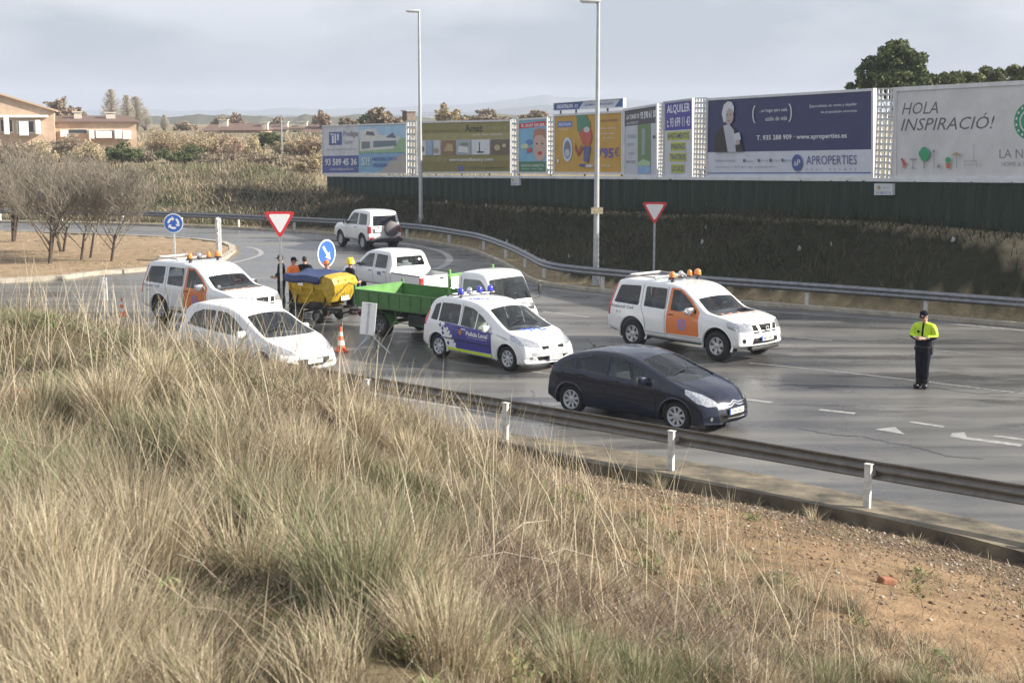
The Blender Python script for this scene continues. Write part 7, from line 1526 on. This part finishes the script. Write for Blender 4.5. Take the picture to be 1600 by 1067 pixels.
# scraps of litter on the dark bank
for i, (px, py) in enumerate([(695,318),(605,322),(762,323),(1104,358),(1094,381),(1246,392),(1300,385),(400,310),(408,306),(1485,378),(790,380),(890,403)]):
    # walk the ray down to the ground
    for k in range(400):
        t = 42 + k*.15; x, a, b_ = ray(px, py); p = Vector((x*t, a*t, H+b_*t))
        if p.z < tz(p.x, p.y)+.28: break
    q = MB(); q.raw([(0,0,0),(.11,.03,.02),(.14,.10,.10),(.02,.13,.16),(.05,.04,.09)], [(0,1,4),(1,2,4),(2,3,4),(3,0,4)], mat('litter_paper', (.36,.37,.37), .7)); o = q.build('litter_scrap', None, loc=tuple(p)); o.rotation_euler = (.5, .2, i*1.3)
    lab = ['white scrap of litter on the bank just right of the left street lamp','pale scrap of litter on the bank above the driving 4x4','scrap of litter on the bank under the narrow light blue poster','scrap of litter in the shade between the right yield sign and off-road car roof','lower scrap of litter right of the right yield sign','lower scrap of litter under the middle of the navy board','scrap of litter higher on the bank under the navy board','lower white bag fragment on the left bank','upper white bag fragment on the left bank','scrap of litter on the bank above the policeman','scrap of litter beside the bend of the far guardrail','scrap of litter left of the right street lamp foot'][i]
    tag(o, lab, 'litter', 'scraps of litter on the bank')

# ================================================================ trees and shrubs
def tubes(name, segs, m, parent, n=4):
    """segs: list of (p0,p1,r0,r1)"""
    A = np.array([s_[0] for s_ in segs]); B = np.array([s_[1] for s_ in segs]); r0 = np.array([s_[2] for s_ in segs]); r1 = np.array([s_[3] for s_ in segs]); d = B-A; d /= np.linalg.norm(d, axis=1)[:, None]+1e-9
    up = np.where(np.abs(d[:, 2:3]) < .9, np.array([[0,0,1.]]), np.array([[1.,0,0]])); u = np.cross(d, up); u /= np.linalg.norm(u, axis=1)[:, None]; v = np.cross(u, d); V = []
    for k in range(n): t = 2*np.pi*k/n; o = u*math.cos(t)+v*math.sin(t); V += [A+o*r0[:, None], B+o*r1[:, None]]
    V = np.stack(V, 1); base = (np.arange(len(segs))*2*n)[:, None]; Fc = np.concatenate([base + np.array([2*k, (2*k+2) % (2*n), (2*k+3) % (2*n), 2*k+1]) for k in range(n)])
    return npmesh(name, V.reshape(-1, 3), [Fc], [m], None, smooth=True, parent=parent)
def branch(segs, twg, rnd, p, d, L, r, depth, spread, up=.15, kids=3, minr=.012):
    n = 3; q = p
    for i in range(n):
        d = (d + Vector((rnd.uniform(-1,1), rnd.uniform(-1,1), rnd.uniform(-.6,1)+up))*.16).normalized(); e = q + d*L/n; ra = r*(1-.55*i/n); rb = r*(1-.55*(i+1)/n)
        (segs if r > .03 else twg).append((tuple(q), tuple(e), max(ra, minr), max(rb, minr))); q = e
        if depth > 0 and i >= 0:
            for k in range(kids if i > 0 else 1):
                ax = Vector((rnd.uniform(-1,1), rnd.uniform(-1,1), rnd.uniform(-.2,.7))).normalized(); nd = (d*(1-spread) + ax*spread + Vector((0,0,up))).normalized(); branch(segs, twg, rnd, q, nd, L*rnd.uniform(.5,.75), r*.5, depth-1, spread, up, kids, minr)
M_dead = mat('dead_pale_stalk', (.36,.31,.24), .9)
tubes('dead_stalks', DEAD, M_dead, None, 5); tag(bpy.data.objects['dead_stalks'], 'long pale dead stalks lying across the near grass', 'dead stalks', kind='stuff')
x_, y_ = on_ground(1385, 912); q = MB(); q.box((0,0,.035), (.20,.11,.08), mat('broken_brick', (.30,.13,.07), .9, var=.4, scale=30), rot=Matrix.Rotation(.25,3,'Y'), bev=.02); o = q.build('brick_fragment', None, loc=(x_, y_, tz(x_, y_))); o.rotation_euler = (.1,0,.4); tag(o, 'rust-brown brick fragment lying on the bare dirt, lower right', 'brick')
M_bark = mat('dark_bark', (.085,.065,.05), .9, var=.4, scale=12); M_twig = mat('grey_brown_twigs', (.27,.235,.185), .9, var=.3, scale=3)
def bare_tree(x, y, h, seed, label, lean=(0,0), z=None, twm=None, group='bare young trees on the roundabout island', name='bare_tree', stems=2, minr=.0065):
    z = tz(x, y) if z is None else z; root = empty(name, (x, y, z-.03), label, 'tree', 0, group); rnd = random.Random(seed); segs = []; tw = []
    for s_ in range(stems):
        a = rnd.uniform(0, 6.28); d = Vector((math.cos(a)*.20+lean[0], math.sin(a)*.20+lean[1], 1)).normalized(); p = Vector((math.cos(a)*.06, math.sin(a)*.06, 0)); q = p + d*h*.30; r = .036*h/3
        segs.append((tuple(p), tuple(q), r*1.3, r))
        for k in range(4): a2 = rnd.uniform(0, 6.28); branch(segs, tw, rnd, q - d*h*.06*k, Vector((math.cos(a2)*.75, math.sin(a2)*.75, 1)).normalized(), h*.42, r*.62, 3, .52, .12, 3 if h < 4.1 else 2, minr)
    tubes('trunk', segs, M_bark, root, 6); tubes('crown', tw, twm or M_twig, root, 3)
for i, (px, py, h, st, lab) in enumerate([(76,411,4.3,2,'bare tree with forked dark stem, leftmost of the island clump'),(97,394,4.0,3,'bare multi-stemmed tree second from the left on the island'),(125,406,3.9,1,'bare slender tree in the middle of the island clump'),(139,402,3.8,1,'bare leaning tree just right of the middle of the island clump'),(172,408,3.9,2,'bare tree standing apart, rightmost on the island'),(20,378,4.4,3,'bare tree behind at the far left of the island'),(-30,400,4.6,2,'bare tree at the left edge of the picture, twigs only')]):
    p = at(px, py, .13); bare_tree(p.x, p.y, h, 100+i, lab, stems=st)
def leaf_tree(name, x, y, z, blobs, n, size, cols, label, group=None, trunk=None, cat='tree', mtl=None, flat=.5):
    """crown of small leaf faces spread through several clumps (cx, cy, cz, rx, ry, rz)"""
    if name in ('field_shrub', 'distant_tree'):
        rr = random.Random(int(abs(x*7+y*3))); blobs = [b_ for q_ in blobs for b_ in [(q_[0]+rr.uniform(-.8,.8)*q_[3], q_[1]+rr.uniform(-.7,.7)*q_[4], max(.15, q_[2]+rr.uniform(-.9,.75)*q_[5]), q_[3]*rr.uniform(.3,.7), q_[4]*rr.uniform(.3,.6), q_[5]*rr.uniform(.4,.9)) for _ in range(5)]]; n = int(n*2.0); size *= .72
    root = empty(name, (x, y, z), label, cat, 0, group); B_ = np.array(blobs, float); vol = B_[:, 3]*B_[:, 4]*B_[:, 5]; i = rng.choice(len(B_), n, p=vol**.75/np.sum(vol**.75))
    # clumps within blobs
    d = rng.normal(size=(n, 3)); d /= np.linalg.norm(d, axis=1)[:, None]; r = rng.random(n)**.38
    nc = 26; cd = rng.normal(size=(len(B_), nc, 3)); cd /= np.linalg.norm(cd, axis=2)[:, :, None]; cd *= rng.uniform(.5, 1.0, (len(B_), nc, 1)); ci = rng.integers(0, nc, n)
    P = cd[i, ci] + d*r[:, None]*.34; P = P*B_[i, 3:6] + B_[i, :3]; P[:, 2] = np.maximum(P[:, 2], .03)
    a = rng.normal(size=(n, 3)); a /= np.linalg.norm(a, axis=1)[:, None]; b2 = rng.normal(size=(n, 3)); b2 = np.cross(a, b2); b2 /= np.linalg.norm(b2, axis=1)[:, None]; s_ = size*rng.uniform(.5, 1.3, n)[:, None]
    V = np.stack([P-a*s_, P+b2*s_*flat, P+a*s_, P-b2*s_*flat], 1).reshape(-1, 3); Fc = np.arange(n*4).reshape(-1, 4); cols = np.array(cols); cc = cols[rng.integers(0, len(cols), n)]*rng.uniform(.7, 1.25, (n, 1))*(.85+.3*rng.random((len(B_), nc, 1))[i, ci])
    npmesh('foliage' if cat != 'tree' else 'crown', V, [Fc], [mtl or M_grass], np.repeat(cc, 4, 0), parent=root)
    if trunk:
        segs = []; rnd = random.Random(int(x*10)); h, r0 = trunk
        segs.append(((0,0,-.1), (0,0,h*.5), r0, r0*.8)); segs.append(((0,0,h*.5), (.1,0,h), r0*.8, r0*.5))
        for bl in blobs: segs.append(((0,0,h*.6), (bl[0], bl[1], bl[2]), r0*.5, r0*.12))
        for k in range(10): bl = blobs[rnd.randrange(len(blobs))]; segs.append((tuple(bl[:3]), (bl[0]+rnd.uniform(-1,1)*bl[3]*.8, bl[1]+rnd.uniform(-1,1)*bl[4]*.8, bl[2]+rnd.uniform(-.5,1)*bl[5]*.8), r0*.2, r0*.05))
        tubes('trunk', segs, M_bark, root, 6)
    return root
PINE = [(.075,.105,.045),(.12,.155,.065),(.18,.20,.09),(.05,.07,.03)]; OLIVE = [(.11,.13,.055),(.16,.18,.08),(.07,.09,.04)]; TAN = [(.42,.31,.18),(.48,.37,.24),(.34,.25,.15),(.44,.37,.25),(.28,.24,.16)]; REED = [(.50,.42,.27),(.42,.34,.2),(.56,.48,.33)]; GREYB = [(.30,.24,.18),(.36,.29,.22),(.24,.19,.14),(.32,.28,.20)]; ORNG = [(.42,.31,.22),(.48,.37,.27),(.34,.26,.19)]
# pine and hedge behind the boards, right
def blobs_px(Y, cx, lst, zb):
    out = []
    for px, py, rx, ry in lst: p = atd(px, py, Y); s_ = Y/F; out.append((p.x-cx, 0, p.z-zb, rx*s_, rx*s_*.9, ry*s_))
    return out
def tree_px(name, Y, px0, zb, lst, n, size, cols, label, group=None, trunk=True, **k):
    p = atd(px0, 200, Y); bl = blobs_px(Y, p.x, lst, zb); return leaf_tree(name, p.x, Y, zb, bl, n, size, cols, label, group, trunk=(max(.4, min(b_[2] for b_ in bl)), .05*max(b_[5] for b_ in bl)+.05) if trunk else None, **k)
tree_px('pine_tree', 78, 1398, 3.2, [(1400,92,34,24),(1384,108,32,26),(1418,112,34,28),(1398,132,46,24),(1350,118,18,22),(1440,130,16,16),(1402,74,16,12),(1330,137,8,6)], 26000, .115, PINE, 'broad dark green pine rising behind the gap between navy and HOLA boards', 'trees behind the billboards')
for i, (a, lst) in enumerate([(1475,[(1465,128,20,12),(1490,126,20,12)]),(1520,[(1515,126,22,12)]),(1555,[(1548,122,24,15)]),(1600,[(1590,120,28,16),(1615,118,26,17)]),(1660,[(1655,118,34,20)])]):
    tree_px('hedge_tree', 80+i*1.5, a, 3.2, lst, 3800, .15, OLIVE+[(.20,.22,.10)], ['round-topped green tree just right of the pine, above the HOLA board','low green tree top second to the right of the pine','green tree top third to the right of the pine, above the exclamation mark','green tree top at the right edge of the picture','green tree beyond the right edge of the picture'][i], 'trees behind the billboards')
# treetops peeping over the boards, left part
i = 0
for px, py, rx, ry, cols, lab in [(603,182,26,13,GREYB,'pale bare treetops above the house board'),(575,188,14,8,PINE,'small dark treetop left of the pale one above the house board'),(705,180,18,12,REED,'straw-coloured treetop above the olive board'),(722,185,16,5,OLIVE,'low green treetop above the middle of the olive board'),(765,183,26,8,GREYB,'grey-brown treetops above the right end of the olive board'),(840,182,22,6,GREYB,'grey-brown treetop above the light blue poster'),(506,188,8,10,ORNG,'orange-brown treetop at the left end of the house board'),(545,191,14,6,GREYB,'low grey treetop above the white half of the house board')]:
    Y = 150 + (i*37) % 60; i += 1; tree_px('distant_tree', Y, px, 3.6, [(px,py,rx,ry),(px-rx*.6,py+ry*.5,rx*.6,ry*.7),(px+rx*.6,py+ry*.5,rx*.6,ry*.7),(px,py+16,rx*.8,12)], 2600, .26, cols, lab, 'treetops showing above the boards')
# poplars: pale bare columns
def poplar(px, Y, ytop, wpx, seed, label, col):
    p = atd(px, 215, Y); zt = atd(px, ytop, Y).z; zb = 3.6; h = zt-zb; rnd = random.Random(seed); root = empty('poplar', (p.x, Y, zb), label, 'tree', 0, 'pale bare poplars by the houses'); segs = [((0,0,0),(0,0,h*.5),.3,.2),((0,0,h*.5),(0,0,h*.97),.2,.04)]; tw = []; wm = 1.9*wpx*Y/F
    for k in range(800):
        z = h*(.12+.84*rnd.random()); a = rnd.uniform(0, 6.28); L = h*rnd.uniform(.10,.20); ww2 = wm*.5*math.sin(math.pi*min(1, .22+.78*z/h)**1.0)*rnd.uniform(.3,1.1); e = (math.cos(a)*ww2, math.sin(a)*ww2, min(h*1.02, z+L)); tw.append(((math.cos(a)*.05, math.sin(a)*.05, z), e, .035, .02))
    tubes('trunk', segs, M_bark, root, 6); tubes('crown', tw, mat('pale_poplar_twigs', (.50,.46,.40), .9), root, 3)
poplar(176, 210, 141, 19, 1, 'tall pale poplar, left one of the two thin groups', 0); poplar(200, 215, 150, 15, 2, 'pale poplar right behind the long house roof', 0); poplar(214, 218, 152, 22, 3, 'widest pale poplar, right of the long house', 0); poplar(228, 225, 172, 12, 4, 'low pale poplar at the right end of the row', 0); poplar(258, 230, 180, 8, 5, 'thin short poplar standing alone over the orange bushes', 0)
for i, (px, Y, yt, w_, lab) in enumerate([(92,200,155,36,'orange-brown bare tree behind the gabled house'),(118,205,168,24,'brown bare treetop between the gabled and the long house'),(372,240,178,22,'brown bare treetop behind the distant row house, left one'),(345,235,180,22,'brown bare treetop behind the distant row house, right beside the chimney'),(432,245,184,20,'small brown treetop behind the middle distant house'),(497,230,176,18,'bare brown tree left of the house board'),(290,225,186,34,'pale brown tree mass left of the distant row house')]):
    tree_px('distant_tree', Y, px, 3.6, [(px,yt+8,w_*.45,8),(px-w_*.25,yt+16,w_*.4,9),(px+w_*.25,yt+16,w_*.4,9),(px,yt+26,w_*.5,12)], 2400, .24, ORNG+GREYB, lab, 'brown trees behind the houses')
# shrubs and small trees in the field
sh = [(262,222,140,30,16,TAN,'orange bush left of the utility shed'),(300,218,135,36,20,TAN,'large orange-brown tree in the middle of the field edge'),(335,232,132,26,14,TAN,'orange bush right of the largest orange tree'),(372,230,128,28,18,ORNG,'russet bush below the distant row house'),(398,240,120,20,22,REED,'tall straw-coloured reed clump in the field'),(430,213,135,26,10,PINE,'dark green tree below the distant houses'),(462,228,126,28,13,TAN,'tan bush right of the thin pole'),(492,230,124,22,12,ORNG,'russet bush beside the house board'),
      (190,236,112,26,14,PINE,'dark green round bush near the left houses'),(225,246,118,20,10,GREYB,'grey-brown bush right of the dark green bush'),(145,238,118,26,14,REED,'straw-coloured bush left of the dark green bush'),(105,232,122,28,16,GREYB,'grey bush under the gap between the houses'),(60,236,120,32,16,REED,'pale reeds under the gabled house'),(18,240,116,30,16,GREYB,'grey-brown thicket under the gabled house at the left edge'),(285,240,116,32,11,OLIVE,'olive scrub in front of the orange bushes'),(250,244,124,16,8,PINE,'low dark scrub left of centre in the field'),(345,250,114,34,9,GREYB,'grey scrub in front of the russet bush'),(430,250,112,40,9,GREYB,'grey scrub in front of the tan bush'),(485,250,106,22,9,REED,'straw scrub at the left end of the fence')]
for i, (px, py, Y, rx, ry, cols, lab) in enumerate(sh):
    s_ = Y/F; p = atd(px, py, Y); zb = tz(p.x, Y); leaf_tree('field_shrub', p.x, Y, zb, [(0,0,max(p.z-zb,.4),rx*s_,rx*s_,ry*s_),(-rx*s_*.55,.3,max(p.z-zb,.4)*.6,rx*s_*.6,rx*s_*.6,ry*s_*.75),(rx*s_*.55,-.3,max(p.z-zb,.4)*.6,rx*s_*.6,rx*s_*.6,ry*s_*.75)], 2600, .12, cols, lab, 'shrubs in the field', trunk=(max(.5,p.z-zb)*.5,.07), cat='shrub')
# bank scrub, its colours darkened for the wall's shade, and grey verge brush
def brush_belt(name, n, x0, x1, d0, d1, hh, cols, label):
    X = rng.uniform(x0, x1, n); Y = rng.uniform(46, 118, n); df = sdist(X, Y, rail_far_s); db = sdist(X, Y, bill); k = (df > d0) & (df < d1) & (vnoise(X, Y, 2.6, 71) > (.34 if name == 'bank_scrub' else .47)) & ((db < -.3) | (X < -14)); X, Y = X[k], Y[k]; n = len(X); P = np.stack([X, Y, terrain(X, Y)-.03+rng.random(n)*hh*(vnoise(X, Y, 3, 72))*sstep(.8, 4, df[k])], 1)
    h = rng.uniform(.1,.45,n); cols = np.array(cols); blades(name, P, h, rng.uniform(.03,.07,n), h*rng.uniform(.2,1.5,n), rng.uniform(0,6.28,n), cols[rng.integers(0,len(cols),n)]*rng.uniform(.6,1.2,(n,1)), seg=1, mtl=M_grass); tag(bpy.data.objects[name], label, 'brush', kind='stuff')
brush_belt('bank_scrub', 110000, -45, 26, 1.0, 22, .55, [(.05,.06,.03),(.07,.065,.04),(.035,.045,.022),(.11,.09,.055)], 'low scrub covering the bank, coloured dark for its shade')
brush_belt('verge_brush', 130000, -60, -9, .8, 24, 1.1, [(.34,.27,.19),(.28,.22,.15),(.42,.34,.24),(.16,.15,.08)], 'grey brown brush along the far verge behind the roundabout')

# ================================================================ houses far behind
M_brick = mat('orange_brick', (.54,.40,.29), .85, var=.18, scale=1.5); M_roof = mat('brown_roof_tiles', (.16,.10,.075), .85, var=.3, scale=3); M_cream = mat('cream_render', (.62,.58,.50), .8, var=.1, scale=1); M_pane = mat('dark_window_pane', (.05,.06,.07), .1); M_awn = mat('white_awning', (.72,.72,.72), .7)
def house(label, x0, x1, ytop, ybase, Y, roofpx, depth, wallm, kind='long', wins=(), awns=(), chims=(), rz=0):
    a = atd(x0, ybase, Y); c = atd(x1, ybase, Y); s_ = Y/F; W_ = c.x-a.x; zg = min(tz(a.x, Y), a.z)-.5; zt = atd(x0, ytop, Y).z; zr = atd(x0, ytop-roofpx, Y).z; root = empty('house', ((a.x+c.x)/2, Y, zg), label, 'house', R(rz), 'houses beyond the field'); h = zt-zg; hr = zr-zg
    b = MB(); wx = lambda px: (px-(x0+x1)/2)*s_; wz = lambda py: atd(x0, py, Y).z-zg
    if kind == 'gable':
        b.prism([(-W_/2,0),(W_/2,0),(W_/2,h),(-W_/2+W_*.0,hr)], 'y', 0, depth, wallm); b.build('wall', root)
        rf = MB(); rf.prism([(-W_/2-.2,hr+.02),(W_/2+.3,h-.12),(W_/2+.3,h+.08),(-W_/2-.2,hr+.22)], 'y', -.4, depth+.3, mat('sand_roof_edge', (.50,.38,.27), .8)); ro = rf.build('roof', root)
    else:
        b.box((0,depth/2,h/2), (W_,depth,h), wallm); b.build('wall', root)
        rf = MB(); rf.raw([(-W_/2-.4,-.5,h+.02),(W_/2+.4,-.5,h+.02),(W_/2-.6,depth*.45,hr),(-W_/2+.2,depth*.45,hr),(-W_/2-.4,depth+.4,h+.02),(W_/2+.4,depth+.4,h+.02)], [(0,1,2,3),(3,2,5,4),(0,3,4),(1,5,2),(0,4,5,1)], M_roof); ro = rf.build('roof', root)
    for (p0, q0, p1, q1) in wins:
        f = MB(); f.box((wx((p0+p1)/2), -.03, (wz(q0)+wz(q1))/2), ((p1-p0)*s_, .10, (q1-q0)*s_), M_cream); fo = f.build('window', root); f = MB(); f.box((wx((p0+p1)/2), -.07, (wz(q0)+wz(q1))/2), ((p1-p0)*s_*.8, .06, (q1-q0)*s_*.78), M_pane); f.build('pane', fo)
    for (p0, q0, p1, q1) in awns: f = MB(); f.box((wx((p0+p1)/2), -.45, (wz(q0)+wz(q1))/2), ((p1-p0)*s_, .7, (q1-q0)*s_), M_awn, bev=.03); f.build('balcony_screen', root)
    for (p0, q0, p1, q1) in chims:
        f = MB(); f.box((wx((p0+p1)/2), depth*.25, (wz(q0)+wz(q1))/2), ((p1-p0)*s_, .9, (q1-q0)*s_), M_cream); f.box((wx((p0+p1)/2), depth*.25, wz(q0)+.12), ((p1-p0)*s_+.25, 1.1, .12), M_cream); f.build('chimney', ro)
house('orange brick house with sloping gable roof at the far left', -60, 83, 173, 226, 150, 46, 12, M_brick, 'gable', wins=((2,186,22,208),(26,188,54,209)), awns=((8,184,16,210),(30,190,44,212),(54,188,62,210),(-2,180,74,184)), rz=17)
house('long orange brick house with brown roof and white balcony screens', 84, 212, 191, 222, 158, 10, 11, M_brick, 'long', wins=((107,202,140,209),(150,203,178,214)), awns=((98,203,107,214),(140,203,148,217),(150,205,174,216),(178,203,189,217),(190,204,203,218)), chims=((118,177,129,186),(166,178,180,186)), rz=15)
house('low distant row house with a pale chimney at its left end', 343, 408, 204, 222, 200, 11, 9, mat('pinkish_render', (.50,.36,.28), .85), chims=((339,189,352,199),(405,193,415,203)))
house('small distant house with white chimneys in the middle', 414, 448, 203, 220, 215, 8, 9, M_cream, wins=((420,206,428,212),), chims=((438,192,447,202),))
house('pale distant house with white gable block near the billboards', 452, 480, 201, 220, 205, 5, 9, M_cream, wins=((457,204,464,211),), chims=((463,192,477,200),))
house('distant house with slanted brown roof next to the house board', 474, 512, 208, 222, 190, 13, 9, mat('pinkish_render', (.50,.36,.28), .85), wins=((486,211,500,217),))
house('dark-roofed small house at the left of the distant row', 318, 340, 205, 220, 210, 10, 8, M_cream, wins=((329,206,334,213),))
# field poles
for px, yt, yb, Y, lab in ((441,182,258,125,'thin grey pole in the field left of the house board'),(287,240,256,118,'short white stake in the field among the scrub')):
    p = atd(px, yb, Y); zt = atd(px, yt, Y).z; zg = tz(p.x, Y); root = empty('pole', (p.x, Y, zg), lab, 'pole'); q = MB(); q.tube([(0,0,0),(0,0,zt-zg)], [.09,.06], M_galv, 8); q.build('shaft', root, smooth=True); q = MB(); q.box((0,0,zt-zg-.1), (.5,.06,.06), M_galv); q.build('crossarm', root)
# horizon: distant wooded belt and hills
def ridge(name, Y, prof, m, zb=-30, rough=2.0, seed=0):
    xs = np.linspace(-Y*.62, Y*.62, 420); px = 800 + xs/Y*F; base = np.interp(px, [p[0] for p in prof], [p[1] for p in prof]); nz = sum((vnoise(xs, xs*0+seed, Y*.02/2**k, seed+k)-.5)/2**k for k in range(4))
    zt = H + (HZ - base + nz*rough)/F*Y; V = []; Fc = []; n = len(xs)
    for i in range(n): V += [(xs[i], Y, zb), (xs[i], Y, zt[i]-(zt[i]-zb)*.25), (xs[i], Y+Y*.04, zt[i]), (xs[i], Y+Y*.12, zb)]
    for i in range(n-1):
        for j in range(3): Fc.append((4*i+j, 4*i+4+j, 4*i+5+j, 4*i+1+j))
    o = MB().raw(V, Fc, m).build(name, smooth=True); tag(o, kind='structure')
ridge('wooded_belt', 520, [(-400,182),(200,183),(520,181),(700,182),(1000,180),(2000,176)], mat('far_woods', (.12,.12,.09), .95, var=.4, scale=.05), rough=9, seed=3)
ridge('hills', 2400, [(-600,176),(200,172),(500,170),(620,168),(760,158),(850,150),(900,152),(1050,162),(1300,168),(2200,160)], mat('far_hills', (.10,.12,.14), .95), rough=6, seed=9)
# distant air
hb = MB(); hb.box((0,1330,22), (3400,2720,60), mat('haze_shell', (1,1,1))); ho = hb.build('haze'); ho.data.materials.clear(); tag(ho, kind='stuff')
hm = bpy.data.materials.new('haze_air'); hm.use_nodes = True; t = hm.node_tree; t.nodes.clear(); pv = t.nodes.new('ShaderNodeVolumePrincipled'); pv.inputs['Color'].default_value = (.80,.87,1,1); pv.inputs['Density'].default_value = .00035; oo = t.nodes.new('ShaderNodeOutputMaterial'); t.links.new(pv.outputs[0], oo.inputs['Volume']); ho.data.materials.append(hm)
